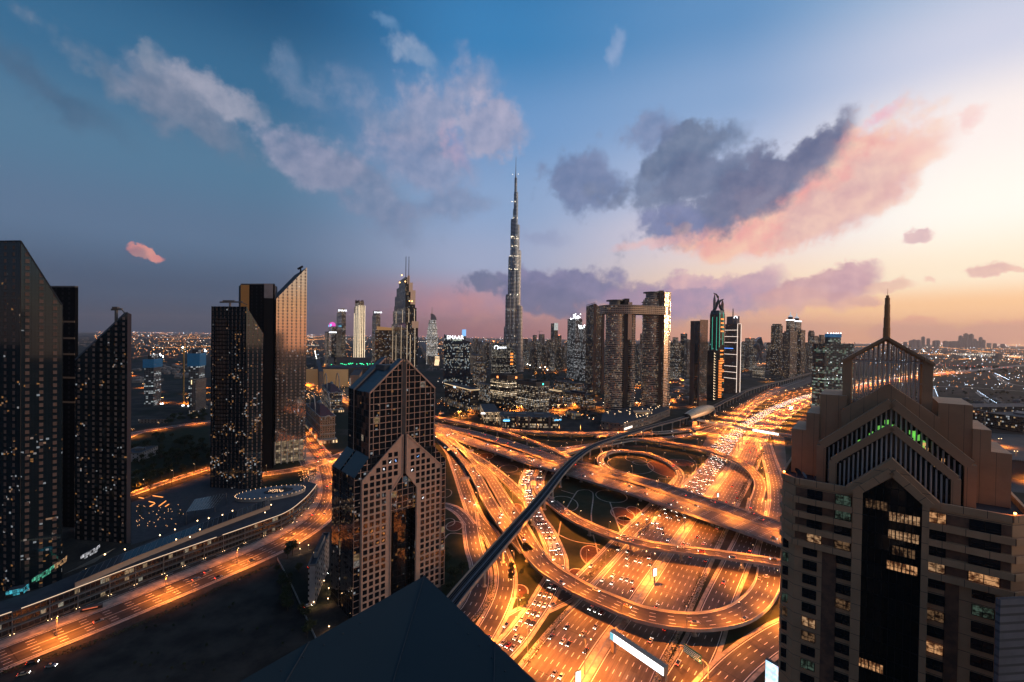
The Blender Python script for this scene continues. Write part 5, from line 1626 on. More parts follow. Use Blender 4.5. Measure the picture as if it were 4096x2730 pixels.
for k in range(6):
    f = k / 5
    b = MB(); q = (p[0][0] + (p[1][0] - p[0][0]) * f, p[0][1] + (p[1][1] - p[0][1]) * f - .5)
    b.tube([q + (0,), q + (30,)], [.8, .8], 8); b.build('column', M_conc, t5)
q = quad(1055, 1075, 1108, 618, 20)
b = MB(); b.prism(q, 0, HZ(1090, 1202, 620), 2, 2); b.prism(q, HZ(1090, 1202, 620), HZ(1090, 1148, 620)); b.build('stair_block', [mat('grey_block', (.30, .26, .25, 1), .5, noise=(.1, (.22, .19, .185, 1), .2)), M_roofdark, mat('black_cladding', (.012, .012, .013, 1), .6, spec=.05)], t5)
x0, y0 = XA(1196, 625), 628
b = MB(); z0 = HZ(1196, 1098, 628); b.bar((x0, y0, z0 - 3), (x0, y0, z0 + 8), 1.5); b.bar((x0 - 4, y0, z0 + 7), (x0 + 3, y0, z0 + 11), 1.6, 2.4); b.build('roof_crane', M_darkmetal, t5)

# podium
pod = thing('curved_podium', 'long curved shopping podium with stacked terraces and glowing roof edges', 'podium', G(600, 2250) + (0,))
front = [(-260, 2548), (0, 2465), (196, 2395), (575, 2252), (1024, 2095), (1146, 2049), (1215, 1998), (1250, 1962), (1268, 1938)]
backl = [(1225, 1926), (1120, 1950), (960, 1992), (800, 2078), (600, 2165), (400, 2255), (150, 2360), (-260, 2490)]
def outline(z, pts): return [(q.x, q.y) for q in catmull([G(u, v, z) + (0,) for u, v in pts], 4.0)]
F13 = outline(13, front); B13 = [G(u, v, 13) for u, v in backl]
M_pod = facade('podium_front', (.10, .083, .07, 1), (.014, .016, .018, 1), 2.6, 4.2, (.05, .95), (.26, .92), lit=.10, e=.8, c1=(1, .72, .42, 1), c2=(.95, .9, .7, 1), gr=.12, rows=.6, seed=12)
b = MB(); b.prism(F13 + B13, 0, 13, 0, 1); b.build('podium_block', [M_pod, M_roofdark], pod)
for seg in ((0, .10), (.115, .20), (.215, .42), (.43, .50), (.51, 1.0)):
    b = MB()
    i0, i1 = int(seg[0] * (len(F13) - 1)), int(seg[1] * (len(F13) - 1))
    for i in range(i0, i1): b.bar(F13[i] + (13.2,), F13[i + 1] + (13.2,), .5, .35)
    b.build('light_strip', light_mat('podium_strip', (1.0, .70, .46, 1), .8), pod)
b = MB()
for zf in (4.2, 8.4):
    for i in range(len(F13) - 1): b.bar(F13[i] + (zf,), F13[i + 1] + (zf,), 2.2, .35)
b.build('terrace_edge', M_concd, pod)
acc = 0
for i in range(1, len(F13)):
    acc += hypot(F13[i][0] - F13[i - 1][0], F13[i][1] - F13[i - 1][1])
    if acc > 13:
        acc = 0
        d_ = Vector((F13[i][0] - F13[i - 1][0], F13[i][1] - F13[i - 1][1], 0)).normalized()
        q = (F13[i][0] + d_.y * 1.4, F13[i][1] - d_.x * 1.4)
        b = MB(); b.tube([q + (0,), q + (12.6,)], [.3, .25], 6); b.build('column', M_concd, pod)
        b = MB(); b.ball(q[0] + d_.x * .8, q[1] + d_.y * .8, .6, .17, 6); b.ball(q[0] - d_.x * .8, q[1] - d_.y * .8, .6, .17, 6); b.build('uplight', M_lampw, pod)
up = [(300, 2330), (520, 2235), (760, 2140), (930, 2075), (1080, 2020)]
U_ = outline(17, up)
b = MB()
for i in range(len(U_) - 1):
    a, c = U_[i], U_[i + 1]
    b.prism([a, c, (c[0] - 5, c[1] + 9), (a[0] - 5, a[1] + 9)], 13, 17, 0, 1)
b.build('upper_storey', [mat('pale_render', (.34, .27, .22, 1), .8), M_roofdark], pod)
b = MB()
for i in range(len(U_) - 1):
    a, c = U_[i], U_[i + 1]
    b.face([(a[0] + 1, a[1] - 2, 17.4), (c[0] + 1, c[1] - 2, 17.4), (c[0] - 6, c[1] + 11, 18.6), (a[0] - 6, a[1] + 11, 18.6)], [(i * 4, 0), (i * 4 + 4, 0), (i * 4 + 4, 8), (i * 4, 8)])
b.build('glass_canopy', facade('canopy_glass', (.16, .16, .16, 1), (.03, .045, .055, 1), 4.0, 8.0, (.03, .97), (.03, .97), lit=0, gr=.15, wr=.5, tilt=.0), pod)
ov = G(1085, 1968, 16)
E_ = ring(ov[0], ov[1], 31, 40, .55, radians(28))
E2 = ring(ov[0] + 6, ov[1] + 3, 13, 30, .5, radians(28))
b = MB(); b.prism(E_, 12.9, 16, 0, 1); b.build('oval_roof', [M_conc, mat('blue_membrane', (.11, .155, .19, 1), .5, noise=(.1, (.085, .12, .15, 1), .2))], pod)
b = MB(); b.prism(E2, 15.9, 16.6, 0, 0); b.build('oval_court', M_roofdark, pod)
b = MB()
for k in range(0, 40): b.ball(E_[k][0], E_[k][1], 16.3, .3, 5)
rp = random.Random(4)
for i in range(46):
    a, r2 = rp.uniform(0, 2 * pi), sqrt(rp.random()) * 9
    b.ball(ov[0] + 4 + r2 * cos(a) * .95, ov[1] + 1 + r2 * sin(a) * .5, 17.0, .22, 5)
b.build('rim_lights', light_mat('rim_warm', (1.0, .58, .30, 1), 3.0), pod)
b = MB()
for u, v in ((640, 2143), (700, 2120), (790, 2085), (835, 2075), (890, 2062), (930, 2045), (1085, 2021), (1060, 2052), (800, 2120), (705, 2160), (760, 2150), (600, 2185), (345, 2280), (420, 2220), (500, 2200)):
    x, y = G(u, v, 17.5); b.ball(x, y, 17.8, .45, 6)
b.build('terrace_lamps', M_lampw, pod)
for pts in ([(560, 2230), (640, 2195), (690, 2172), (655, 2200), (600, 2225)], [(390, 2262), (520, 2212), (540, 2222), (430, 2282), (385, 2290)]):
    b = MB(); b.face([G(u, v, 13.2) + (13.2,) for u, v in pts]); o = b.build('pool', mat('pool_water', (.02, .14, .18, 1), .05, emit=(.05, .45, .55, 1), strength=.07), pod)
b = MB()
a = G(255, 2298, 14); c = G(462, 2192, 20); d_ = G(380, 2250, 14)
b.face([a + (14,), d_ + (14,), c + (20,)]); b.face([c + (20.05,), d_ + (14.05,), a + (14.05,)]); b.build('sail_canopy', mat('sail', (.16, .18, .19, 1), .5), pod)
for u0, v0, u1, v1, col, nm in ((22, 2392, 95, 2375, (.10, .75, .95, 1), 'cyan_shopfront'), (127, 2340, 200, 2295, (.15, .8, .5, 1), 'green_shopfront'), (205, 2288, 252, 2258, (1, .55, .25, 1), 'amber_shopfront'), (322, 2246, 386, 2210, (.95, .95, 1, 1), 'white_shopfront')):
    A, B = G(u0, v0, 13), G(u1, v1, 13)
    b = MB(); b.prism([A, B, (B[0] - 2, B[1] + 5), (A[0] - 2, A[1] + 5)], 13.0, 16.6, 0, 1)
    b.build('shopfront', [facade(nm, (.02, .02, .02, 1), (.05, .05, .05, 1), 1.5, 1.8, (.06, .94), (.06, .94), lit=.95, c1=col, c2=col, e=.9), M_roofdark], pod)
q0 = [G(780, 2010, 14), G(905, 1985, 14), G(860, 2045, 14), G(745, 2062, 14)]
b = MB(); b.face([x + (17,) for x in q0[::-1]], [(0, 0), (20, 0), (20, 20), (0, 20)]); o = b.build('pergola', facade('pergola_grid', (.30, .30, .29, 1), (.012, .015, .018, 1), 2.0, 2.0, (.06, .94), (.06, .94), lit=0, wr=.6, gr=.2, tilt=0), pod)
b = MB()
for x in q0: b.bar(x + (0,), x + (17,), .4)
b.build('pergola_post', M_steel, pod)

# ------------------------------------------------------------------ towers of the middle distance
M_res = facade('residential', (.13, .105, .09, 1), (.015, .017, .02, 1), 3.4, 3.5, (.12, .88), (.3, .9), lit=.16, e=1.5, seed=20, gr=.12)
M_res2 = facade('residential_pale', (.22, .17, .14, 1), (.015, .017, .02, 1), 4.2, 3.6, (.2, .8), (.25, .85), lit=.18, e=1.5, seed=21, gr=.12)
M_res3 = facade('residential_banded', (.20, .155, .125, 1), (.014, .016, .02, 1), 2.6, 3.6, (.0, 1.0), (.38, .98), lit=.20, e=1.4, seed=22, gr=.1)
M_off = facade('office_lit', (.05, .045, .04, 1), (.02, .018, .016, 1), 3.0, 4.2, (.04, .96), (.34, .86), lit=.72, e=1.0, c1=(1, .72, .42, 1), c2=(1, .82, .6, 1), seed=23, gr=.15)
M_off2 = facade('office_windows', (.07, .055, .046, 1), (.014, .015, .017, 1), 2.6, 4.2, (.28, .74), (.25, .86), lit=.55, e=1.1, c1=(1, .74, .46, 1), c2=(.95, .92, .85, 1), seed=24, gr=.15)
M_off3 = facade('office_blueglass', (.028, .034, .042, 1), (.014, .018, .024, 1), 2.2, 4.2, (.06, .94), (.1, .9), lit=.30, e=.8, c1=(1, .75, .5, 1), c2=(.85, .95, 1, 1), seed=25, gr=.08, specks=(.15, 1.5))
M_dot = facade('stone_offices', (.12, .095, .08, 1), (.015, .015, .017, 1), 3.4, 4.4, (.26, .76), (.22, .8), lit=.38, e=1.0, seed=26, gr=.2)
M_blue = facade('blue_ribs', (.012, .045, .085, 1), (.012, .022, .034, 1), 3.6, 4.2, (.14, .9), (.08, .96), lit=.26, e=1.0, c1=(.8, .95, 1, 1), c2=(1, .85, .6, 1), seed=27, gr=.1, wr=.35, rows=1.0)
M_black = facade('black_ribs', (.012, .018, .024, 1), (.010, .012, .015, 1), 3.0, 4.2, (.1, .92), (.2, .8), lit=.34, e=1.0, c1=(1, .84, .6, 1), c2=(1, .95, .85, 1), seed=28, gr=.12)
M_dark = facade('dark_curtain', (.03, .032, .036, 1), (.012, .014, .017, 1), 3.0, 3.8, (.05, .95), (.12, .92), lit=.13, e=1.3, seed=29, gr=.08)
M_led = facade('white_led', (.16, .14, .13, 1), (.02, .02, .02, 1), 3.2, 4.6, (.18, .82), (.1, .9), lit=.7, e=1.3, c1=(1, .86, .70, 1), c2=(.94, .96, 1, 1), seed=30, rows=.3)
M_led2 = facade('site_lights', (.06, .06, .062, 1), (.02, .02, .022, 1), 3.6, 4.0, (.2, .8), (.25, .8), lit=.34, e=1.5, c1=(.95, .97, 1, 1), c2=(.85, .94, 1, 1), seed=31, rows=.5)
M_gold = facade('gold_bands', (.52, .38, .25, 1), (.03, .025, .02, 1), 3.2, 4.2, (.15, .95), (.2, .85), lit=.42, e=1.3, c1=(1, .66, .34, 1), c2=(1, .78, .5, 1), seed=32, rows=.4)
M_brown = facade('brown_grid', (.22, .125, .095, 1), (.016, .014, .014, 1), 4.2, 4.4, (.24, .76), (.2, .75), lit=.05, e=1.0, seed=33, gr=.2)
M_orange = facade('orange_stone', (.36, .20, .10, 1), (.03, .02, .014, 1), 4.4, 4.0, (.2, .85), (.25, .8), lit=.22, e=1.2, seed=34)
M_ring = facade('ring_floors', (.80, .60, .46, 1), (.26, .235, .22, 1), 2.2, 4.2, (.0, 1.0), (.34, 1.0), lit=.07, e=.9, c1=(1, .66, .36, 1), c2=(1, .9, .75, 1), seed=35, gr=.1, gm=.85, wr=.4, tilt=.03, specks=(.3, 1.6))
M_frame = facade('open_floors', (.13, .13, .125, 1), (.02, .024, .022, 1), 6.0, 3.9, (.06, .94), (.14, .9), lit=.42, e=.55, c1=(.55, .85, .6, 1), c2=(.85, .98, .92, 1), seed=36, gr=.6, rows=1.0, specks=(.2, 2.2))
M_site = facade('raw_floors', (.15, .145, .14, 1), (.02, .02, .022, 1), 5.0, 4.0, (.1, .9), (.2, .85), lit=.34, e=.9, c1=(.9, .97, 1, 1), c2=(.8, .95, .95, 1), seed=37, gr=.6, rows=1.0)
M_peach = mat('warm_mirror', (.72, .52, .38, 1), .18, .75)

def building(name, label, u0, uc, u1, Y, th, vt, m, depth=None, cat='tower', z0=0.0, roof=None, vref=None, group=None):
    p = quad(u0, uc, u1, Y, th, depth)
    t = thing(name, label, cat, (p[0][0], p[0][1], 0), group)
    h = HZ(uc, vt, Y)
    b = MB(); b.prism(p, z0, h, 0, 1); b.build('block', [m, roof or M_roofdark], t)
    return t, p, h
def add_block(t, p, k, z0, z1, m, name='crown', roof=None):
    b = MB(); b.prism(inset(p, k), z0, z1, 0, 1); return b.build(name, [m, roof or M_roofdark], t)
def roof_kit(t, p, h, beacon=True, seed=0):
    """plant, parapet"""
    b = MB()
    for i in range(4):
        a, c = p[i], p[(i + 1) % 4]
        b.bar(a + (h + .5,), c + (h + .5,), .6, 1.2)
    c = centre(p)
    w = hypot(p[1][0] - p[0][0], p[1][1] - p[0][1])
    b.build('parapet', M_concd, t)
    b = MB(); b.box(c[0], c[1], h, w * .35, w * .25, 3.2, .5); b.box(c[0] + w * .1, c[1] + w * .2, h, w * .15, w * .12, 2.2, .5); b.build('roof_plant', M_concd, t)
    if beacon:
        b = MB(); b.ball(p[0][0], p[0][1], h + 2, max(.6, p[0][1] * .0007), 6); b.build('beacon', M_red, t)

# --- the tallest tower
Yb = 2200.0
cxb = XA(2051, Yb, 1400)
bt = thing('tallest_tower', 'very tall needle tower stepping up to a thin spire above the whole skyline', 'tower', (cxb, Yb, 0))
M_bk = facade('steel_bands', (.52, .54, .57, 1), (.14, .18, .22, 1), 2.6, 6.5, (.0, 1.0), (.0, .66), lit=.035, e=1.8, seed=40, gr=.12, wr=.3, gm=.55, wm=.75, tilt=.03, specks=(.06, 2.0))
M_bk2 = mat('tower_mech', (.20, .14, .10, 1), .5, .5)
px = Yb / 1820.0
# (u left, u right, v top) of the stepping tubes; each is a round-nosed wing
tiers = [(2000, 2084, 1456), (2002, 2086, 1345), (2013, 2078, 1305), (2013, 2080, 1225), (2024, 2075, 1181), (2025, 2076, 1087), (2037, 2072, 1030), (2037, 2073, 960), (2039, 2073, 900), (2047, 2067, 877), (2048, 2067, 836), (2052, 2066, 770), (2054, 2064, 733), (2055, 2063, 711), (2056, 2059.5, 690)]
def zt_(v): return HZ(2051, v, Yb)
wings = [  # (du, dY, radius px, v top): lobes seen from the camera
    (-30, 10, 13, 1308), (-21, -16, 15, 1181), (22, -14, 17, 1225), (27, 12, 17, 1345), (31, 0, 18, 1432), (-10, 20, 15, 1024), (-4, -18, 14, 1087), (14, 16, 15, 1000), (12, -14, 14, 1087),
    (-6, 8, 11, 877), (10, 4, 11, 900), (2, -10, 12, 960), (2, 3, 9, 836), (4, 0, 8, 770), (2, 2, 5, 711)]
for du, dY, r, vt in wings:
    x, y = XA(2052 + du * .8, Yb + dY * px), Yb + dY * px
    r_m = r * px * 1.08
    b = MB(); z1 = zt_(vt)
    P_ = ring(x, y, r_m, 18)
    b.prism(P_, 0, z1 - 8, 0, 1); b.prism(ring(x, y, r_m * .93, 18), z1 - 8, z1, 0, 1)
    o = b.build('wing', [M_bk, M_bk2], bt, smooth=False)
b = MB(); b.lathe(XA(2053, Yb), Yb, [(10 * px, 0), (9 * px, zt_(1100)), (5 * px, zt_(860)), (3.2 * px, zt_(720)), (1.6 * px, zt_(692)), (1.0 * px, zt_(660)), (.5 * px, zt_(627))], 14); b.build('spire', mat('spire_steel', (.34, .33, .33, 1), .25, .8), bt)
b = MB()
for v, n in ((955, 7), (960, 6), (990, 6), (1029, 7), (1081, 8), (815, 4), (880, 3), (708, 2), (1182, 6), (1345, 8), (1432, 7)):
    for i in range(n):
        a = rp.uniform(-1, 1)
        b.ball(XA(2052 + a * (14 if v < 1000 else 20), Yb) , Yb - 34 - rp.random() * 4, zt_(v + rp.uniform(-2, 2)), 1.5, 5)
b.build('terrace_lights', light_mat('terrace_light', (1, .84, .6, 1), 3.2), bt)

# --- tall stepped dark tower with two masts
Y = 1450.0
t = thing('stepped_dark_tower', 'stepped dark tower with crown plates tinted as warmly lit and two thin masts', 'tower', (XA(1620, Y), Y, 0))
M_add = facade('dark_stepped', (.022, .026, .032, 1), (.012, .016, .022, 1), 3.6, 4.0, (.08, .8), (.18, .72), lit=.22, e=1.1, seed=41, gr=.1, wr=.5, specg=.35, specw=.1, specks=(.1, 1.5))
def z_(v, u=1620): return HZ(u, v, Y)
base = quad(1566, 1622, 1672, Y, 22)
c = centre(base)
for k, vt, v0 in ((1.0, 1290, 1700), (.89, 1229, 1290), (.79, 1206, 1400), (.74, 1162, 1229), (.60, 1126, 1162), (.40, 1094, 1126)):
    b = MB(); b.prism(inset(base, k), 0 if v0 > 1500 else z_(v0) - 30, z_(vt), 0, 1); b.build('tier', [M_add, M_roofdark], t)
for k, v0, v1 in ((1.02, 1290, 1312), (.81, 1162, 1215), (.62, 1126, 1168), (.42, 1092, 1130)):
    q = inset(base, k)
    m_ = ((q[0][0] + q[1][0]) / 2, (q[0][1] + q[1][1]) / 2)
    b = MB(); b.face([m_ + (z_(v1),), q[1] + (z_(v1),), q[1] + (z_(v0) + 4,), m_ + (z_(v0) + 4,)]); b.face([q[1] + (z_(v1),), q[2] + (z_(v1),), q[2] + (z_(v0),), q[1] + (z_(v0),)])
    b.build('lit_tinted_plate', mat('lit_tinted_plate', (.62, .47, .38, 1), .35, .5, emit=(1, .55, .25, 1), strength=.10), t)  # peach tint and faint glow paint the warm light on these right-hand faces
b = MB()
for k, v0, v1, f in ((1.01, 1300, 1560, .12), (1.01, 1340, 1560, .38), (1.01, 1300, 1560, .74), (.9, 1235, 1290, .3), (.9, 1235, 1330, .8)):
    q = inset(base, k)
    for a, cc in ((q[3], q[0]), (q[0], q[1])):
        x, y = a[0] + (cc[0] - a[0]) * f, a[1] + (cc[1] - a[1]) * f
        b.bar((x, y, z_(v1)), (x, y, z_(v0)), 1.1)
b.build('light_strip', light_mat('thin_strip', (1, .74, .48, 1), .8), t)
for u in (1614, 1626):
    b = MB(); x = XA(u, Y); b.tube([(x, Y + 20, z_(1140)), (x, Y + 20, z_(1023))], [1.3, .9], 6); b.build('mast', M_darkmetal, t); 
b = MB()
for u, v in ((1604, 1103), (1596, 1132), (1618, 1128), (1636, 1205), (1646, 1206)): b.ball(XA(u, Y - 6), Y - 6, z_(v), 2.0, 6)
b.build('crown_lamp', light_mat('crown_lamp', (1, .52, .16, 1), 6.0), t)

# --- the group on the left of it, by the mall
t, p, h = building('lettered_tower', 'slim residential tower with a white lettered crown beside the pink-domed block', 1346, 1366, 1383, 2500, 30, 1250, M_res3)
add_block(t, p, .8, h, HZ(1366, 1234, 2500), M_gold); text('EMAAR', 15, M_stripc, t, (XA(1351, 2478), 2478, HZ(1360, 1247, 2490)), (1, .05))
t, p, h = building('lettered_tower', 'slim residential tower with a lettered crown rising behind the orange hotel', 1488, 1504, 1521, 2650, 30, 1262, M_res3)
add_block(t, p, .82, h, HZ(1504, 1243, 2650), M_res2); text('EMAAR', 14, M_stripc, t, (XA(1495, 2625), 2625, HZ(1500, 1254, 2640)), (1, .05))
t, p, h = building('screen_tower', 'dark tower with a pink domed crown and a blue video screen', 1314, 1326, 1346, 2350, 24, 1306, M_dark)
c = centre(p)
b = MB(); r_ = 2350 / 1820 * 13; b.lathe(c[0], c[1], [(r_, h), (r_, HZ(1330, 1296, 2350)), (r_ * .8, HZ(1330, 1289, 2350)), (0, HZ(1330, 1285, 2350))], 16); b.build('dome', light_mat('pink_dome', (1, .12, .62, 1), .9), t)
b = MB(); q = inset(p, 1.02); b.face([q[3] + (HZ(1320, 1305, 2350),), q[0] + (HZ(1320, 1305, 2350),), q[0] + (HZ(1320, 1296, 2350),), q[3] + (HZ(1320, 1296, 2350),)]); b.build('screen', light_mat('cyan_screen', (.12, .66, 1, 1), 1.6), t)
b = MB(); b.face([q[3] + (HZ(1320, 1332, 2350),), q[0] + (HZ(1320, 1332, 2350),), q[0] + (HZ(1320, 1328, 2350),), q[3] + (HZ(1320, 1328, 2350),)]); b.face([q[0] + (HZ(1320, 1332, 2350),), q[1] + (HZ(1320, 1332, 2350),), q[1] + (HZ(1320, 1328, 2350),), q[0] + (HZ(1320, 1328, 2350),)]); b.build('light_band', M_stripc, t)
t, p, h = building('banded_block', 'lower banded block adjoining the pink-domed tower', 1299, 1309, 1316, 2300, 30, 1327, M_res3)
t, p, h = building('golden_tower', 'golden lit tower with tall white light lines and a ribbed crown', 1415, 1436, 1459, 2400, 28, 1224, M_gold)
add_block(t, p, .82, h, HZ(1436, 1206, 2400), M_gold); 
b = MB()
c = centre(p); r_ = 2400 / 1820 * 15
for k in range(14): b.box(c[0] + r_ * cos(2 * pi * k / 14), c[1] + r_ * sin(2 * pi * k / 14), HZ(1436, 1210, 2400), 4, 4, 12 + (k % 2) * 5, 0)
b.build('crown_ribs', M_brown, t)
b = MB(); q = inset(p, 1.03)
for a, cc, fs in ((q[3], q[0], (.1, .45, .8)), (q[0], q[1], (.02, .3, .62, .97))):
    for f in fs:
        x, y = a[0] + (cc[0] - a[0]) * f, a[1] + (cc[1] - a[1]) * f
        b.bar((x, y, 30), (x, y, HZ(1436, 1222 + 28 * (f == .1), 2400)), 1.5)
b.build('light_lines', light_mat('gold_lines', (1, .80, .55, 1), 1.9), t)
t, p, h = building('orange_hotel', 'orange lit hotel block with a white sign board along its slanted roof edge', 1501, 1507, 1568, 1750, 14, 1322, M_orange, cat='hotel')
b = MB(); z0, z1, z2 = HZ(1507, 1338, 1750), HZ(1507, 1306, 1750), HZ(1567, 1312, p[1][1])
q = inset(p, 1.01)
b.face([q[0] + (h - 4,), q[1] + (h - 4,), q[1] + (z2,), q[0] + (z1,)]); b.build('sign_board', mat('board_amber', (.5, .26, .1, 1), .6, emit=(1, .5, .2, 1), strength=.30), t)
qs = inset(p, 1.03)
text('THE ADDRESS', 9.5, M_stripc, t, (qs[0][0] + 14, qs[0][1] + 3, HZ(1515, 1327, 1750)), (fD[0] * 0 + cos(radians(14)), sin(radians(14))))
b = MB()
for i in range(5):
    f = .2 + i * .13
    b.bar((q[0][0] + (q[1][0] - q[0][0]) * f, q[0][1] + (q[1][1] - q[0][1]) * f - .6, 60), (q[0][0] + (q[1][0] - q[0][0]) * f, q[0][1] + (q[1][1] - q[0][1]) * f - .6, HZ(1530, 1349, 1750)), 1.6)
b.build('light_lines', light_mat('warm_lines', (1, .72, .42, 1), 1.2), t)
t, p, h = building('sail_crowned_tower', 'white lit tower with a curved sail crown and twin masts', 1706, 1728, 1752, 2600, 30, 1339, M_led)
for k, v in ((.86, 1312), (.72, 1292), (.6, 1280)): add_block(t, p, k, h - 2, HZ(1728, v, 2600), M_led, 'tier')
c = centre(p); b = MB(); P2 = []
for k in range(9): P2.append((XA(1722 + 23 * sin(pi / 2 * k / 8), c[1]), HZ(1728, 1281 - 26 * cos(pi / 2 * k / 8), c[1])))
pts = [(XA(1722, c[1]), HZ(1722, 1281, c[1]))] + P2
f = [(x, c[1] - 6, z) for x, z in pts]; g_ = [(x, c[1] + 6, z) for x, z in pts]
b.face(f[::-1]); b.face(g_)
for i in range(len(f)): b.face([f[i], f[(i + 1) % len(f)], g_[(i + 1) % len(f)], g_[i]])
b.build('sail', mat('sail_crown', (.38, .30, .29, 1), .5), t)
for u in (1725, 1729): b = MB(); x = XA(u, c[1]); b.tube([(x, c[1], HZ(u, 1262, c[1])), (x, c[1], HZ(u, 1229, c[1]))], [.9, .7], 5); b.build('mast', M_steel, t)
t, p, h = building('curved_podium_hotel', 'low tan podium with curved light ribs below the sail-crowned tower', 1680, 1712, 1762, 2550, 12, 1426, M_res2, depth=60, cat='podium')
b = MB(); 
for i in range(6):
    f = .55 + i * .06; x, y = p[0][0] + (p[1][0] - p[0][0]) * f, p[0][1] + (p[1][1] - p[0][1]) * f - 1
    b.tube([(x, y, 2), (x + 5, y - 1, h * .6), (x + 4, y, h)], [1.0] * 3, 5)
b.build('light_rib', M_strip, t)
# mall
t, p, h = building('lattice_mall', 'long mall front with a glowing white zigzag lattice below the towers', 1334, 1335, 1486, 2380, 6, 1430, mat('mall_wall', (.16, .13, .115, 1), .8), depth=120, cat='mall')
b = MB(); q = inset(p, 1.005); n = 22
for i in range(n):
    f0, f1 = i / n, (i + .5) / n
    A = lambda f: (q[0][0] + (q[1][0] - q[0][0]) * f, q[0][1] + (q[1][1] - q[0][1]) * f - 1.5)
    lo = 8 if i < 10 else h * .5
    b.bar(A(f0) + (lo,), A(f1) + (h - 3,), 1.6); b.bar(A(f1) + (h - 3,), A((i + 1) / n) + (lo,), 1.6)
b.build('lattice', light_mat('lattice_glow', (1, .86, .66, 1), 1.3), t)
t, p, h = building('striped_drum', 'striped rounded corner block at the end of the lattice mall', 1291, 1312, 1336, 2300, 30, 1432, facade('striped', (.34, .31, .28, 1), (.03, .03, .03, 1), 9, 5, (0, 1), (.4, .95), lit=0, gr=.6), cat='mall')
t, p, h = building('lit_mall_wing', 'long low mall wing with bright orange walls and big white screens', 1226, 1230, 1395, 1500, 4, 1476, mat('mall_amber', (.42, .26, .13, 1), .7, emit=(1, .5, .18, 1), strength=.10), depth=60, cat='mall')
b = MB(); q = inset(p, 1.003)
for f0, f1, z0, z1 in ((.37, .45, 6, 21), (.51, .57, 4, 14), (.57, .64, 3, 11), (.64, .8, 5, 15), (.02, .1, 10, 14)):
    A = lambda f: (q[0][0] + (q[1][0] - q[0][0]) * f, q[0][1] + (q[1][1] - q[0][1]) * f - .8)
    b.face([A(f0) + (z0,), A(f1) + (z0,), A(f1) + (z1,), A(f0) + (z1,)])
b.build('screen', light_mat('white_screen', (1, .93, .85, 1), 1.6), t)
t, p, h = building('roof_mall', 'broad low mall roof with rows of green lights', 1300, 1330, 1500, 1750, 10, 1462, mat('mall_roofs', (.14, .12, .105, 1), .8), depth=140, cat='mall')
b = MB()
for i in range(22): b.ball(XA(1330 + rp.uniform(0, 150), 1790), 1790 + rp.uniform(-20, 80), h + 1.2, 1.5, 5)
b.build('green_lights', light_mat('green_spot', (.05, 1, .4, 1), 4), t)
t, p, h = building('drum_shop', 'round-fronted shop building with a tall white screen near the gabled tower', 1402, 1420, 1452, 1480, 16, 1478, mat('drum_tan', (.28, .19, .125, 1), .7), cat='shop')
b = MB(); q = inset(p, 1.01); b.face([q[3] + (4,), q[0] + (4,), q[0] + (h - 8,), q[3] + (h - 8,)]); b.build('screen', light_mat('white_screen', (1, .93, .85, 1), 1.6), t)
t, p, h = building('square_kiosk', 'brown cube-shaped entrance block among the mall lights', 1264, 1277, 1296, 1350, 24, 1487, mat('kiosk', (.15, .105, .08, 1), .7), cat='building')

# --- domed hotels by the junction
def dome_hotel(label, u0, uc, u1, Y, th, ve, vr, m, stairs):
    t, p, h = building('domed_hotel', label, u0, uc, u1, Y, th, ve, m, cat='hotel')
    c = centre(p); q = inset(p, 1.04); zr = HZ(uc, vr, Y)
    b = MB(); b.loft(inset(p, .92), h, inset(p, .3), zr, 0, 0); b.build('hip_roof', mat('maroon_roof', (.10, .03, .028, 1), .7), t)
    b = MB(); b.lathe(c[0], c[1], [(4.5, zr), (4.2, zr + 2), (2.6, zr + 4), (.3, zr + 5.5), (0, zr + 7)], 12); b.build('cupola', mat('cupola_blue', (.12, .15, .17, 1), .5), t)
    for i in range(4):
        a, d_ = q[i], q[(i + 1) % 4]
        b = MB(); mid = ((a[0] + d_[0]) / 2, (a[1] + d_[1]) / 2); e = Vector((d_[0] - a[0], d_[1] - a[1], 0)).normalized()
        L_ = hypot(d_[0] - a[0], d_[1] - a[1]) * .2
        b.tube([(mid[0] + e.x * L_ * cos(pi - pi * k / 8), mid[1] + e.y * L_ * cos(pi - pi * k / 8), h - 4 + L_ * 1.1 * sin(pi * k / 8)) for k in range(9)], [1.0] * 9, 6)
        b.build('arch_dormer', M_conc, t)
    for sg in (h * .33, h * .66, h):
        b = MB()
        for i in range(4): b.bar(q[i] + (sg,), q[(i + 1) % 4] + (sg,), 1.0, 1.0)
        b.build('cornice', M_conc, t)
    b = MB(); b.prism(inset(p, 1.15), 0, 5.5, 0, 1); b.build('arcade', [facade('arcade', (.40, .28, .18, 1), (.1, .07, .04, 1), 4.5, 5.5, (.25, .75), (.0, .75), lit=.95, e=1.2, c1=(1, .6, .28, 1), c2=(1, .7, .4, 1)), M_conc], t)
M_htl = facade('sandstone_hotel', (.34, .225, .15, 1), (.02, .016, .013, 1), 3.6, 3.5, (.3, .7), (.3, .8), lit=.06, e=.9, seed=50)
dome_hotel('sandstone hotel with maroon roof and arched dormers beside the road junction', 1228, 1284, 1344, 725, 32, 1668, 1640, M_htl, 1)
dome_hotel('darker hotel with maroon roof and arched gable behind the sandstone one', 1290, 1322, 1372, 1010, 28, 1572, 1552, M_dot, 0)
t, p, h = building('pale_apartment_block', 'small pale apartment block tucked beside the gabled glass tower', 1242, 1300, 1325, 338, 12, 2138, facade('pale_flats', (.40, .36, .33, 1), (.03, .03, .03, 1), 6, 3.6, (.3, .7), (.3, .75), lit=.12, e=.6, seed=51), cat='building')
roof_kit(t, p, h, False); add_block(t, p, .55, h, h + 4, M_conc, 'stair_house', M_roof)

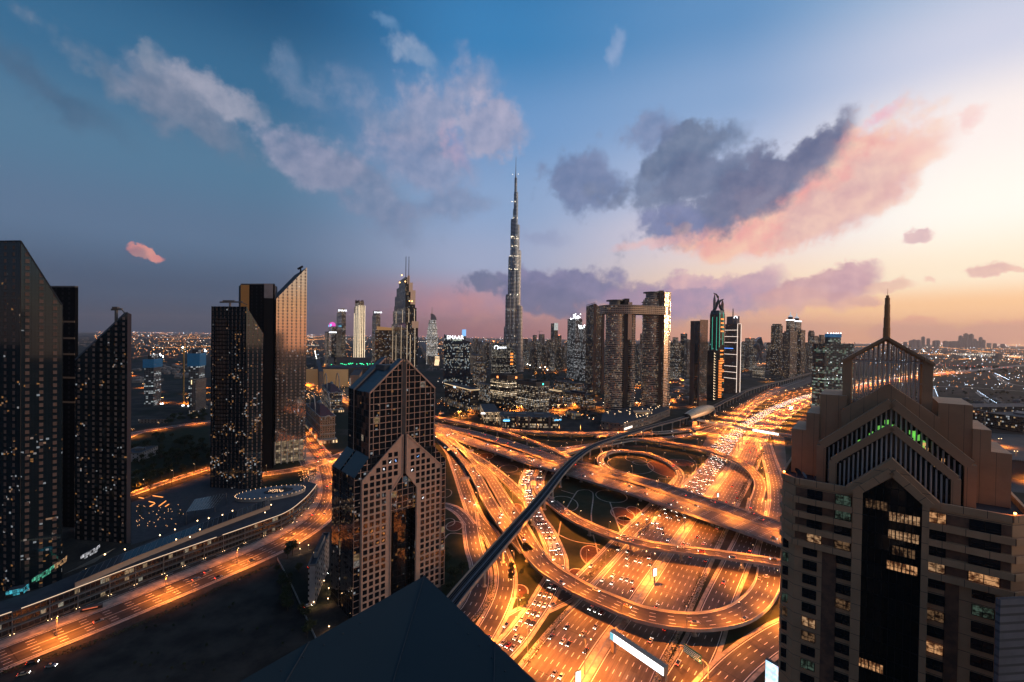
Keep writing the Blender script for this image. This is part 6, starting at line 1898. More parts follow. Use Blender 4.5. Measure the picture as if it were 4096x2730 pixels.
# --- centre: office park
t, p, h = building('slanted_blue_tower', 'blue-black glass office slab with a sloping roof and white letters near the top', 1776, 1871, 1881, 1540, 4, 1364, M_blue)
hl_ = HZ(1780, 1333, p[3][1]); 
bpy.data.objects.remove(kids(t)[0]); KIDS.pop(t.name)
L2 = on_ray(p[0], (-1, .05), 1776); p = [L2, p[0], p[1], (p[1][0] - 6, p[1][1] + 40), (L2[0] - 6, L2[1] + 40)]
b = MB(); b.slab(p, 0, [hl_, h, h - 3, h - 3, hl_]); b.build('block', [M_blue, M_roofdark], t)
text('EMAAR', 18, M_stripc, t, (XA(1786, 1530), 1530, HZ(1790, 1357, 1530)), (1, -.04), updir=(-.0, 0, 1)); text('SQUARE', 8, light_mat('dim_letters', (.8, .9, .7, 1), .8), t, (XA(1812, 1530), 1530, HZ(1812, 1364, 1530)), (1, -.04))
t, p, h = building('slanted_black_office', 'black ribbed office with a curved sloping roof, orange lit rooms and round white logo', 1967, 2040, 2066, 1880, 8, 1385, M_black)
hl_ = HZ(1980, 1369, 1890)
bpy.data.objects.remove(kids(t)[0]); KIDS.pop(t.name)
L2 = on_ray(p[0], (-1, .05), 1970); p = [L2, p[0], p[1], (p[1][0] - 6, p[1][1] + 50), (L2[0] - 6, L2[1] + 50)]
b = MB(); b.slab(p, 0, [hl_, h, h - 22, h - 22, hl_]); b.build('block', [M_black, M_roofdark], t)
text('noon', 17, M_stripc, t, (XA(1991, 1870), 1870, HZ(1995, 1395, 1870)), (1, -.04))
b = MB(); cx_, cz_ = XA(1985, 1870), HZ(1985, 1391, 1870)
for k in range(14):
    a0, a1 = radians(-60 + k * 20), radians(-40 + k * 20)
    b.bar((cx_ + 8 * cos(a0), 1869, cz_ + 8 * sin(a0)), (cx_ + 8 * cos(a1), 1869, cz_ + 8 * sin(a1)), 2.4)
b.build('ring_logo', M_stripc, t)
b = MB()
for v in (1416, 1429, 1441, 1456): b.face([(p[1][0] + 3, p[1][1] - 1, HZ(2045, v + 4, 1880)), (p[1][0] + 14, p[1][1] + .5, HZ(2045, v + 4, 1880)), (p[1][0] + 14, p[1][1] + .5, HZ(2045, v - 3, 1880)), (p[1][0] + 3, p[1][1] - 1, HZ(2045, v - 3, 1880))])
b.build('orange_rooms', light_mat('orange_room', (1, .28, .04, 1), 1.6), t)
b = MB(); b.ball(p[0][0] + 5, p[0][1], hl_ + 3, 2.2, 6); b.build('beacon', M_red, t)
t, p, h = building('lit_office_cube', 'square office tower with rows of warm lit floors and two orange signs', 1964, 2031, 2094, 1075, 42, 1504, M_off, cat='office')
roof_kit(t, p, h, False); add_block(t, p, 1.02, h - 11, h, mat('dark_crown', (.035, .03, .028, 1), .5), 'crown_band'); add_block(t, p, 1.01, 0, 22, M_dark, 'base')
for q, d_ in ((inset(p, 1.03), 0), (inset(p, 1.03), 1)):
    a, c = (q[3], q[0]) if d_ == 0 else (q[0], q[1])
    f = .45 if d_ == 0 else .55
    x, y = a[0] + (c[0] - a[0]) * f, a[1] + (c[1] - a[1]) * f
    e = Vector((c[0] - a[0], c[1] - a[1], 0)).normalized()
    b = MB()
    for sg in (-1, 1): b.bar((x + e.x * sg * 1.8, y + e.y * sg * 1.8, h - 8), (x + e.x * sg * 1.8, y + e.y * sg * 1.8, h - 3), 1.3)
    b.bar((x - e.x * 1.8, y - e.y * 1.8, h - 3.2), (x + e.x * 1.8, y + e.y * 1.8, h - 7.8), 1.2)
    b.build('sign', light_mat('orange_sign', (1, .30, .08, 1), 3.0), t)
t, p, h = building('ribbed_office_cube', 'office cube with many small lit windows and a teal sign near its roof', 2070, 2147, 2200, 1010, 38, 1531, M_off2, cat='office')
roof_kit(t, p, h, False); add_block(t, p, 1.02, h - 9, h, mat('ribbed_crown', (.10, .075, .06, 1), .6), 'crown_band')
q = inset(p, 1.03); x, y = q[0][0] + (q[1][0] - q[0][0]) * .5, q[0][1] + (q[1][1] - q[0][1]) * .5
b = MB(); b.lathe(x, y, [(0, h - 7), (1.4, h - 5.5), (1.6, h - 4), (0, h - 2)], 8); b.build('sign', light_mat('teal_sign', (.1, 1, .8, 1), 2.6), t)
t, p, h = building('framed_office', 'dark stone office with a lit roof rim and a blue sign on an arcaded base', 1782, 1883, 1919, 1030, 30, 1560, M_dark, cat='office')
b = MB()
for i in range(4): b.bar(inset(p, 1.04)[i] + (h - .5,), inset(p, 1.04)[(i + 1) % 4] + (h - .5,), 1.0, 1.4)
b.build('lit_rim', light_mat('rim_gold', (1, .70, .38, 1), .9), t)
add_block(t, p, 1.18, 0, 14, facade('arcaded_base', (.20, .155, .11, 1), (.05, .04, .03, 1), 5, 7, (.25, .75), (.1, .8), lit=.5, e=.5, seed=53), 'base', M_roof)
q = inset(p, 1.045); text('ADCB', 5.5, light_mat('blue_letters', (.6, .8, 1, 1), 3.0), t, (q[3][0] + (q[0][0] - q[3][0]) * .38, q[3][1] + (q[0][1] - q[3][1]) * .38 - .5, h - 5), (q[0][0] - q[3][0], q[0][1] - q[3][1]))
roof_kit(t, p, h, False)
t, p, h = building('stone_office', 'stone-framed office beside the ribbed cube with a lit roof rim', 2199, 2236, 2250, 1120, 30, 1566, M_dot, cat='office')
b = MB()
for i in range(4): b.bar(inset(p, 1.05)[i] + (h,), inset(p, 1.05)[(i + 1) % 4] + (h,), 1.0, 1.4)
b.build('lit_rim', light_mat('rim_gold', (1, .70, .38, 1), .9), t)
t, p, h = building('stone_office', 'wide stone office with square lit windows and a dark roof well', 2256, 2349, 2379, 1085, 34, 1582, M_dot, cat='office')
roof_kit(t, p, h, False); add_block(t, p, 1.14, 0, 11, MATS['arcaded_base'], 'base', M_roof); add_block(t, p, .5, h, h + 5, M_roofdark, 'roof_well')
t, p, h = building('stone_office', 'low stone office with a framed white sign behind the square-windowed one', 2225, 2300, 2334, 1330, 30, 1536, M_dot, cat='office')
roof_kit(t, p, h, False)
t, p, h = building('dark_annex', 'dark annex block between the framed office and the warm lit cube', 1905, 1950, 1968, 1180, 30, 1540, M_off3, cat='office')
t, p, h = building('rounded_pavilion', 'low rounded pavilion with a pale lit arcade', 2268, 2300, 2328, 960, 20, 1655, MATS['arcaded_base'], cat='pavilion')
t, p, h = building('long_office_podium', 'long low office podium with lit floors and a small blue sign facing the flyover', 2008, 2216, 2242, 862, 6, 1672, M_off3, cat='office')
L2 = on_ray(p[0], (-1, .06), 2008)
bpy.data.objects.remove(kids(t)[0]); KIDS.pop(t.name)
p = [L2, p[0], p[1], (p[1][0] - 14, p[1][1] + 60), (L2[0] - 8, L2[1] + 60)]
b = MB(); b.prism(p, 0, h, 0, 1); b.build('block', [facade('podium_lit', (.05, .042, .038, 1), (.03, .026, .022, 1), 2.6, 4.4, (.05, .95), (.2, .9), lit=.55, e=.7, c1=(1, .7, .4, 1), c2=(1, .8, .6, 1), seed=54), M_roofdark], t)
for f in (.0, .30, .52, .92):
    b = MB(); x, y = p[0][0] + (p[1][0] - p[0][0]) * f, p[0][1] + (p[1][1] - p[0][1]) * f
    b.box(x + 2, y + .5, 0, 4.5, 4, h + 2); b.build('pier_wall', mat('terracotta', (.20, .12, .085, 1), .8), t)
b = MB()
for f in (.15, .4, .75): b.box(p[0][0] + (p[1][0] - p[0][0]) * f, p[0][1] + 26, h, 18, 12, 2.5)
b.build('roof_plant', M_concd, t)
text('EMIRATES', 3.6, light_mat('sky_letters', (.15, .6, 1, 1), 3.0), t, (XA(2222, 858), 857, h - 5), (1, .5))
b = MB(); b.box(XA(2030, 859), 857.5, h - 7, 12, .5, 2.6, 0); b.build('sign', light_mat('sky_letters', (.15, .6, 1, 1), 3.0), t)
t, p, h = building('lit_office_wing', 'low office wing with a bright warm glass wall beside the long podium', 1924, 1940, 2004, 905, 8, 1650, facade('podium_bright', (.06, .05, .04, 1), (.04, .03, .024, 1), 2.2, 4.0, (.08, .92), (.12, .9), lit=.8, e=.8, c1=(1, .66, .36, 1), c2=(1, .75, .5, 1), seed=55), depth=55, cat='office')
b = MB(); b.box(XA(1936, 903), 902, h - 3, 8, .6, 2.4); b.build('sign', M_stripc, t)

# --- tower with the bridge between (two rounded towers) and its curved neighbour
t, p, h = building('curved_top_tower', 'tall brown tower with a swept curved top next to the bridged pair', 2343, 2378, 2412, 1400, 22, 1222, M_res2)
bpy.data.objects.remove(kids(t)[0]); KIDS.pop(t.name)
b = MB(); b.slab(p, 0, [HZ(2378, 1215, 1400), HZ(2412, 1240, 1410), HZ(2412, 1240, 1410), HZ(2341, 1223, 1410)]); b.build('block', [facade('brown_ribs', (.16, .11, .085, 1), (.02, .018, .018, 1), 2.2, 4.0, (.3, .8), (.2, .85), lit=.15, e=1.3, seed=56), M_roofdark], t)
for q in (p[0], p[1]):
    b = MB(); b.bar(q + (0,), q + (HZ(2378, 1216, 1400) if q is p[0] else HZ(2412, 1240, 1410),), 7.5); b.build('corner_pier', mat('bronze_pier', (.20, .12, .085, 1), .5, .3), t)
b = MB(); b.bar(p[3] + (HZ(2341, 1223, 1410) + 3,), p[0] + (HZ(2378, 1214, 1400) + 2,), 2, 1); b.build('roof_fin', M_concd, t)
def round_tower(label, u0, u1, us0, us1, Y, vtop, vdisk, slot_m, right_top=None):
    """two half-round bodies joined by a tall slot; floors are rings"""
    ua = (u0 + us0) / 2; ub = (us1 + u1) / 2
    xa, xb = XA(ua, Y), XA(ub, Y)
    ra, rb2 = (us0 - u0) / 2 * Y / 1820, (u1 - us1) / 2 * Y / 1820
    t = thing('rounded_tower', label, 'tower', (xa, Y, 0))
    za, zb = HZ(ua, vtop, Y), HZ(ub, right_top or vtop, Y)
    b = MB(); b.prism(ring(xa, Y, ra * 1.18, 28, 1.0), 0, za, 0, 1); b.build('round_wing', [M_ring, M_roofdark], t)
    b = MB(); b.prism(ring(xb, Y, rb2 * 1.25, 24, 1.2), 0, zb, 0, 1); b.build('round_wing', [M_ring, M_roofdark], t)
    b = MB()
    for zz, r, x in ((za * .985, 1.34, xa), (za * .965, 1.3, xa), (za * .945, 1.26, xa), (zb * .98, 1.35, xb), (za * .86, 1.22, xa), (za * .84, 1.22, xa)):
        R_ = (ra if x == xa else rb2) * r
        b.prism(ring(x, Y, R_, 28), zz, zz + 1.3, 0, 0, bottom=True)
    b.build('balcony_ring', mat('pale_slab', (.46, .36, .29, 1), .5, .2), t)
    xs0, xs1 = XA(us0, Y - ra * .9), XA(us1, Y - ra * .9)
    b = MB(); b.prism([(xs0, Y - ra * 1.02), (xs1, Y - ra * 1.02), (xs1, Y + ra), (xs0, Y + ra)], 0, HZ((us0 + us1) / 2, vdisk, Y), 0, 0); b.build('core', slot_m, t)
    b = MB(); zd = HZ(ua, vdisk + 4, Y)
    b.lathe(xa, Y, [(ra * .8, za), (ra * .8, zd - 3), (ra * 1.15, zd - 2.5), (ra * 1.15, zd), (0, zd + .5)], 24); b.build('crown', [mat('crown_glass', (.16, .16, .16, 1), .15, .6)], t)
    return t, xa, xb, za
slot_dark = mat('core_dark', (.035, .028, .026, 1), .35, noise=(.05, (.06, .045, .038, 1), .2))
t, xa, xb, za = round_tower('left-bridged rounded glass tower with a dark vertical core', 2427, 2537, 2494, 2513, 1055, 1228, 1198, slot_dark)
t['label'] = 'rounded glass tower with a flat disk crown and dark vertical core under the sky bridge'
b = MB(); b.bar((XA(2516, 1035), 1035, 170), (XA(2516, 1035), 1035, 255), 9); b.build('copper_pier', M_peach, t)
t2_, xa2, xb2, za2 = round_tower('taller rounded tower with a stepped round crown at the other end of the sky bridge', 2574, 2676, 2634, 2650, 1085, 1206, 1166, mat('core_tan', (.30, .20, .14, 1), .4, .3, noise=(.05, (.24, .16, .11, 1), .2)), 1170)
b = MB()
for i in range(5):
    b.prism(ring(xa2 + i * 1.6, 1085, (2634 - 2574) / 2 * 1085 / 1820 * (1.12 - i * .11), 28), za2 + i * 4.5, za2 + i * 4.5 + 3.6, 0, 1)
b.build('stepped_crown', [M_ring, M_roofdark], t2_)
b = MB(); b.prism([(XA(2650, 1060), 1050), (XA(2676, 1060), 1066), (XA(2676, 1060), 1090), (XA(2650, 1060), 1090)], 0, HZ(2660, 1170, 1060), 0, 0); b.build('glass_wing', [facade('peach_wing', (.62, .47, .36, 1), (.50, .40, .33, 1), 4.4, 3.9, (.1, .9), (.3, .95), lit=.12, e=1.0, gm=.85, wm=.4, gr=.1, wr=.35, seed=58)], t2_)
b = MB(); zb0, zb1 = HZ(2500, 1276, 1060), HZ(2500, 1226, 1060)
br = [(XA(2392, 1075), 1068), (XA(2420, 1050), 1034), (XA(2500, 1040), 1022), (XA(2570, 1045), 1032), (XA(2655, 1060), 1050), (XA(2655, 1090), 1086), (XA(2500, 1090), 1084), (XA(2410, 1085), 1082)]
b.prism([(q.x, q.y) for q in catmull([x + (0,) for x in br], 6)], zb1 - 19, zb1 - 1, 0, 1, bottom=True)
bb = thing('sky_bridge', 'broad peach-lit sky bridge joining the two rounded towers near their tops', 'bridge', (br[2][0], br[2][1], 0))
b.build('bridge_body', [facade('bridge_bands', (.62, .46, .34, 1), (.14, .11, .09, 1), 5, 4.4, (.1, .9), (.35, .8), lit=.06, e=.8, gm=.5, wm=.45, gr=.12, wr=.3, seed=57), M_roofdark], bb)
b = MB(); b.prism([(q.x, q.y) for q in catmull([((x - br[2][0]) * 1.015 + br[2][0], (y - 1050) * 1.06 + 1050, 0) for x, y in br], 6)], zb1 - .9, zb1 + 1, 0, 0, bottom=True); b.build('bridge_roof', mat('pale_slab', (.46, .36, .29, 1), .5, .2), bb)

# --- along the highway, beyond the station
t, p, h = building('grey_portal_tower', 'flat grey tower with a dark vertical slot and a mirrored side', 2761, 2799, 2831, 1180, 30, 1284, mat('bronze_cheek', (.115, .085, .07, 1), .5, .2, noise=(.05, (.09, .065, .055, 1), .2)))
q = inset(p, 1.004)
f = lambda a, c, k: (a[0] + (c[0] - a[0]) * k, a[1] + (c[1] - a[1]) * k)
b = MB(); A, B = f(q[3], q[0], .48), f(q[3], q[0], .84); b.face([A + (6,), B + (6,), B + (h - 8,), A + (h - 8,)]); b.build('slot', M_glassdark, t)
b = MB(); b.face([q[0] + (12,), q[1] + (12,), q[1] + (h + 3,), q[0] + (h + 3,)], [(0, 12), (46, 12), (46, h), (0, h)]); b.build('mirror_side', panels('mirror_side', 60, (.20, .17, .16, 1), (.24, .20, .19, 1), cw=9, ch=4.2, wx=(.3, .5), wz=(.4, .7), wr=.08, wm=.8, specks=(.25, 2.2), tilt=.01), t)
for e in (f(q[3], q[0], .44), f(q[3], q[0], .88)):
    b = MB(); b.tube([e + (h,), e + (60,), (e[0] + 2, e[1] - 2, 34), (e[0] - 1, e[1] + 1, 10), (e[0] - 2, e[1], 0)], [1.6] * 5, 6); b.build('rib', M_concd, t)
t, p, h = building('horned_tower', 'dark green tower crowned by two curved horns with orange strip lights down one edge', 2838, 2875, 2898, 1310, 34, 1258, facade('green_black', (.008, .020, .018, 1), (.008, .014, .015, 1), 4.2, 4.0, (.06, .94), (.1, .95), lit=.03, e=1.0, c1=(.3, 1, .7, 1), c2=(.4, .9, 1, 1), gr=.06, wr=.2, seed=61))
P1 = inset(p, .86); z1 = HZ(2870, 1242, 1310)
b = MB(); b.loft(p, h, P1, z1, 0, 1); b.build('shoulder', [M_glassdark, M_roofdark], t)
c = centre(p)
def pz(u, v): return (XA(u, c[1]), c[1], HZ(u, v, c[1]))
hornm = mat('horn_grey', (.05, .075, .082, 1), .4, .3)
b = MB(); b.tube([pz(2852, 1246), pz(2862, 1222), pz(2870, 1204), pz(2868, 1190), pz(2860, 1178), pz(2849, 1173)], [5, 5, 4.4, 3.4, 2.2, .8], 8); b.build('horn', hornm, t)
b = MB(); b.tube([pz(2888, 1246), pz(2876, 1226), pz(2872, 1210), pz(2880, 1202), pz(2891, 1197)], [5, 4.6, 3.8, 2.4, .8], 8); b.build('horn', hornm, t)
b = MB(); b.lathe(XA(2854, c[1]), c[1], [(4, HZ(2854, 1244, c[1])), (4, HZ(2854, 1200, c[1])), (1.5, HZ(2854, 1182, c[1])), (0, HZ(2854, 1174, c[1]))], 8); b.build('cage', M_steel, t)
b = MB(); b.lathe(XA(2886, c[1]), c[1], [(4, HZ(2886, 1244, c[1])), (4, HZ(2886, 1216, c[1])), (1.5, HZ(2886, 1203, c[1])), (0, HZ(2886, 1197, c[1]))], 8); b.build('cage', mat('cage_tan', (.34, .21, .14, 1), .5), t)
b = MB(); q = inset(p, 1.02)
for k in range(24):
    z = 6 + k * 4.6
    A, B = f(q[0], q[1], .08), f(q[0], q[1], .60 if k % 6 < 4 else .95)
    b.bar(A + (z,), B + (z,), 1.3, 1.8)
for v in (1277, 1293, 1309, 1326, 1404, 1419, 1437, 1453):
    A, B = f(q[0], q[1], .3), f(q[0], q[1], .75)
    b.bar(A + (HZ(2885, v, 1310),), B + (HZ(2885, v, 1310),), 2.2, 3.4)
b.build('orange_strips', light_mat('orange_strip', (1, .26, .04, 1), 1.7), t)
b = MB()
for k, (A, v0, v1) in enumerate(((f(q[3], q[0], .3), 1268, 1400), (f(q[3], q[0], .75), 1268, 1420), (f(q[0], q[1], .1), 1252, 1390), (f(q[0], q[1], .7), 1250, 1380))):
    b.bar(A + (HZ(2870, v1, 1310),), A + (HZ(2870, v0, 1310),), .7)
b.build('teal_lines', light_mat('teal_line', (.1, .9, .62, 1), .7), t)
t, p, h = building('frame_lit_wing', 'low dark wing with white bracket lights in front of the horned tower', 2831, 2856, 2872, 1270, 30, 1402, M_glassdark)
b = MB(); q = inset(p, 1.02)
for k in range(18):
    A, B = f(q[0], q[1], .15), f(q[0], q[1], .5); z = 5 + k * 7.5
    if z < h - 6: b.bar(A + (z,), B + (z,), .6); b.bar(A + (z,), A + (z + 3.6,), .6)
b.build('bracket_lights', M_strip, t)
t, p, h = building('striped_grid_tower', 'brown grid-windowed tower with white light stripes, block crown and mast', 2899, 2949, 2963, 1450, 20, 1296, M_brown)
add_block(t, p, .8, h, HZ(2940, 1266, 1460), mat('mauve_crown', (.22, .165, .16, 1), .6))
c = centre(p)
b = MB(); b.tube([(XA(2929, c[1] - 20), c[1] - 20, h), (XA(2929, c[1] - 20), c[1] - 20, HZ(2929, 1237, c[1]))], [2.2, 1.4], 8); b.build('mast', M_concd, t)
b = MB(); q = inset(p, 1.02)
for v in (1321, 1347, 1371, 1419, 1467, 1491, 1516): b.bar(q[3] + (HZ(2930, v, 1450),), q[0] + (HZ(2930, v, 1450),), .9, 1.1)
for A in (q[0], q[1]): b.bar(A + (4,), A + (h - 1,), 1.0)
b.bar(q[0] + (h,), q[1] + (h,), 1.0)
b.build('light_stripes', light_mat('stripe_white', (1, .80, .66, 1), 1.5), t)
b = MB(); b.bar(q[3] + (HZ(2930, 1395, 1450),), f(q[3], q[0], .7) + (HZ(2930, 1395, 1450),), .9, 1.2); b.build('blue_stripe', light_mat('stripe_blue', (.1, .3, 1, 1), 3.0), t)
lx, ly = XA(2940, c[1] - 24), c[1] - 24
b = MB(); lz = HZ(2940, 1272, ly)
for k in range(8):
    a0, a1 = radians(200 - k * 27.5), radians(172.5 - k * 27.5)
    b.bar((lx + 5 * cos(a0), ly, lz + 5 * sin(a0)), (lx + 5 * cos(a1), ly, lz + 5 * sin(a1)), 1.6)
b.build('arch_logo', M_stripc, t)
rows = [
    ('ribbed_tower', 'dark ribbed tower with a stepped dome-like top and warm window rows', 3083, 3115, 3130, 2240, 24, 1303, M_dark, 'cap'),
    ('twin_crowned_tower', 'slim tower with a white ring and a pale onion spire, one of a pair', 3143, 3162, 3177, 2200, 26, 1281, M_off3, 'onion'),
    ('twin_crowned_tower', 'partner tower half hidden behind with the second pale onion spire', 3166, 3184, 3204, 2330, 26, 1286, M_off3, 'onion'),
    ('stepped_dark_block', 'dark stepped tower standing right in front of the pair with onion spires', 3130, 3160, 3189, 2080, 28, 1332, M_res, 'cap'),
    ('dark_blue_tower', 'dark blue-grey tower just beyond the pair with onion spires', 3189, 3204, 3221, 2150, 30, 1322, M_dark, ''),
    ('distant_tower', 'slim far tower topped by a flat collar before the scaffolded frame', 3231, 3244, 3258, 2600, 24, 1330, M_res, 'cap'),
    ('distant_tower', 'broad far tower with cool lit windows behind the scaffolded frame', 3238, 3256, 3272, 2420, 24, 1344, M_off3, ''),
    ('distant_tower', 'round-topped far tower peeping over the scaffolded frame', 3272, 3284, 3300, 2700, 24, 1347, M_res, 'cap'),
    ('grey_office_block', 'low grey office with a cross of white lit windows by the highway bend', 3012, 3048, 3061, 2050, 16, 1470, M_off2, ''),
    ('blue_slab', 'plain blue-grey slab behind the dark ribbed tower', 3066, 3076, 3086, 2600, 20, 1372, M_dark, ''),
    ('dark_office_terrace', 'broad dark office row with cool lit floors beyond the striped tower', 2964, 3000, 3030, 2500, 10, 1376, M_off3, ''),
    ('dark_office_terrace', 'dark office block with orange beacons on its roof beyond the striped tower', 2980, 3000, 3020, 2700, 14, 1354, M_off3, 'beacon'),
    ('mid_tower', 'dark tower with lit top floors left of the flat grey one', 2722, 2736, 2749, 2300, 22, 1336, M_dark, 'beacon'),
    ('mid_tower', 'short dark tower with a blue roof light beside the taller rounded one', 2690, 2700, 2713, 2250, 22, 1350, M_off3, ''),
    ('mid_tower', 'wide dark block with scattered lit rooms behind the taller rounded tower', 2672, 2700, 2724, 1900, 14, 1372, M_off3, ''),
    ('mid_tower', 'pale ribbed apartment tower left of the flat grey one', 2738, 2750, 2764, 2000, 20, 1360, M_res2, ''),
    ('mid_tower', 'dark twin-gabled tower seen between the bridged pair', 2538, 2556, 2574, 1900, 20, 1380, M_res2, ''),
    ('mid_tower', 'slim black tower behind the gap of the bridged pair', 2560, 2566, 2576, 2300, 20, 1336, M_dark, ''),
    ('site_tower', 'floodlit unfinished tower with bright white floors and a ragged lit top', 2269, 2300, 2328, 1860, 24, 1276, M_led2, 'site'),
    ('site_tower', 'lower floodlit unfinished tower overlapping the ragged-topped one', 2318, 2332, 2346, 1800, 24, 1312, M_led2, 'site2'),
    ('screen_spire_tower', 'slim tower with a tall white screen panel at its head among the apartments', 2203, 2216, 2231, 2500, 24, 1294, M_res, 'panel'),
    ('apartment_slab', 'apartment tower with an orange roof lamp beside the white screen panel', 2228, 2236, 2246, 2550, 24, 1343, M_res, 'beacon'),
    ('unfinished_block', 'pale unfinished block with a crane above the apartment cluster', 2155, 2166, 2178, 2900, 20, 1338, M_res2, 'crane'),
    ('apartment_slab', 'dark flat-topped block beside the pale unfinished one', 2131, 2140, 2147, 3000, 20, 1342, M_dark, ''),
    ('far_screen_tower', 'small far tower with a glowing blue-white head beyond the blue office slab', 1848, 1855, 1864, 3200, 20, 1345, M_dark, 'head'),
    ('apartment_slab', 'brown apartment tower in the gap between the blue slab and the black office', 1892, 1903, 1912, 2300, 20, 1357, M_res, ''),
    ('apartment_slab', 'narrow apartment tower touching the brown one by the blue slab', 1910, 1918, 1926, 2350, 20, 1366, M_res2, ''),
    ('apartment_slab', 'dark twin apartment tower near the black office roof beacon', 1938, 1948, 1957, 2500, 20, 1372, M_dark, ''),
    ('terraced_building', 'stepped terraced building with curved lit balconies behind the framed office', 1893, 1920, 1948, 1600, 20, 1452, M_res3, ''),
    ('old_quarter_block', 'sand-coloured low block with arcades behind the terraced building', 1882, 1905, 1930, 1900, 12, 1424, M_orange, ''),
    ('apartment_slab', 'white-topped apartment block by the foot of the tallest tower', 2088, 2098, 2112, 2700, 20, 1356, M_res2, ''),
]
rw2 = random.Random(17)
for nm, lab, u0, uc, u1, Y, th, vt, m, ex in rows:
    t, p, h = building(nm, lab, u0, uc, u1, Y, th, vt, m)
    c = centre(p); k = Y / 1820
    if ex == 'cap':
        add_block(t, p, .8, h, h + 7 * k, m)
    elif ex == 'onion':
        add_block(t, p, 1.06, h - 2, h + 3, M_stripc, 'light_ring'); b = MB()
        b.lathe(c[0], c[1], [(8 * k, h + 3), (8 * k, h + 11 * k), (10 * k, h + 13 * k)], 12); b.build('neck', M_concd, t); z = h + 13 * k
        b = MB(); b.lathe(c[0], c[1], [(9 * k, z), (7 * k, z + 3 * k), (2 * k, z + 8 * k), (1.3 * k, z + 14 * k), (2 * k, z + 16 * k), (.5 * k, z + 19 * k), (0, z + 30 * k)], 12); b.build('onion_spire', mat('pale_dome', (.7, .68, .66, 1), .4, emit=(.9, .92, 1, 1), strength=.45), t)
    elif ex == 'beacon':
        roof_kit(t, p, h)
    elif ex.startswith('site'):
        b = MB()
        for i in range(26): b.bar((c[0] + rw2.uniform(-22, 22), c[1] + rw2.uniform(-10, 10), h), (c[0] + rw2.uniform(-14, 14), c[1] + rw2.uniform(-8, 8), h + rw2.uniform(6, 26) * (1 if ex == 'site' else .6)), .9)
        b.build('scaffold', M_steel, t); b = MB()
        for i in range(20): b.ball(c[0] + rw2.uniform(-20, 20), c[1] - 14 + rw2.uniform(-10, 10), h + rw2.uniform(-6, 22) * (1 if ex == 'site' else .5), 1.7, 5)
        b.build('floodlight', light_mat('flood_white', (.9, .96, 1, 1), 9), t)
    elif ex == 'panel':
        q = inset(p, 1.03); b = MB(); b.face([q[0] + (h - 38,), q[1] + (h - 38,), q[1] + (h + 2,), q[0] + (h + 2,)]); b.build('screen_panel', mat('panel_white', (.5, .5, .48, 1), .5, noise=(.2, (.1, .1, .1, 1), .1), emit=(.8, .85, .8, 1), strength=.5), t)
    elif ex == 'head':
        add_block(t, p, 1.0, h, h + 26 * k, light_mat('blue_head', (.25, .55, 1, 1), 1.1), 'lit_head')
    elif ex == 'crane':
        b = MB(); b.bar((c[0] - 14, c[1], h), (c[0] - 14, c[1], h + 22), 1.6); b.bar((c[0] - 30, c[1], h + 20), (c[0] + 8, c[1], h + 20), 1.4); b.build('crane', M_concd, t)
    elif rw2.random() < .7:
        roof_kit(t, p, h, False)
# sail-shaped pair with splayed legs
t = thing('splayed_tower', 'pair of concrete towers with splayed legs and a blue sail-like top', 'tower', (XA(3040, 2400), 2400, 0))
Y = 2400
sf = [(XA(u, Y), HZ(u, v, Y)) for u, v in ((3026, 1368), (3032, 1357), (3045, 1349), (3050, 1370), (3054, 1388))]
b = MB(); A = [(x, Y, z) for x, z in sf]; B = [(x, Y + 30, z) for x, z in sf]
b.face(A); b.face(B[::-1])
for i in range(5): b.face([A[i], B[i], B[(i + 1) % 5], A[(i + 1) % 5]][::-1])
b.build('sail_top', facade('sail_glass', (.05, .07, .09, 1), (.03, .05, .07, 1), 4, 4, (.1, .9), (.1, .9), lit=.1, gr=.1), t)
for pts in ([(3026, 1378), (3034, 1386), (3040, 1400), (3038, 1420), (3034, 1444)], [(3054, 1386), (3048, 1394), (3044, 1410), (3050, 1430), (3056, 1442)]):
    b = MB(); b.tube([(XA(u, Y), Y + 10, HZ(u, v, Y)) for u, v in pts], [16, 14, 11, 8, 8], 8); b.build('splayed_leg', mat('leg_conc', (.24, .19, .17, 1), .7), t)

# --- scaffolded concrete frame near the highway
t, p, h = building('scaffolded_frame', 'open concrete frame tower lit green from inside with a blue netted core on top', 3252, 3300, 3416, 1110, 14, 1376, M_frame, cat='building site')
b = MB()
n = int(h / 7.8)
for k in range(n):
    q = inset(p, 1.015)
    for i in range(4): b.bar(q[i] + (k * 7.8 + 3.9,), q[(i + 1) % 4] + (k * 7.8 + 3.9,), 1.2, .8)
b.build('slab_edge', M_concd, t)
b = MB(); q = inset(p, 1.0); rs2 = random.Random(8)
for i in range(30):
    x, y = q[0][0] + (q[1][0] - q[0][0]) * rs2.random(), q[0][1] + (q[1][1] - q[0][1]) * rs2.random()
    b.bar((x, y, h - 1), (x + rs2.uniform(-2, 2), y + 2, h + rs2.uniform(2, 6)), .5)
b.build('rebar', M_darkmetal, t)
cq = quad(3300, 3320, 3364, 1120, 14); b = MB(); b.prism(cq, h - 2, HZ(3330, 1346, 1120), 0, 1); b.build('core', [M_frame, M_roofdark], t)
b = MB(); b.prism(inset(cq, 1.06), HZ(3330, 1350, 1120), HZ(3330, 1336, 1120), 0, 1); b.build('netting', [mat('blue_net', (.02, .16, .34, 1), .7, emit=(.1, .45, .9, 1), strength=.12), M_roofdark], t)
b = MB()
for u in (3302, 3316, 3326, 3336, 3344, 3354): b.ball(XA(u, 1118), 1112, HZ(u, 1334, 1118), .9, 6)
for i in range(12): b.ball(XA(rs2.uniform(3256, 3410), 1108), 1107, rs2.uniform(20, h - 6), .5, 5)
b.build('floodlight', light_mat('flood_white', (.9, .96, 1, 1), 9), t)

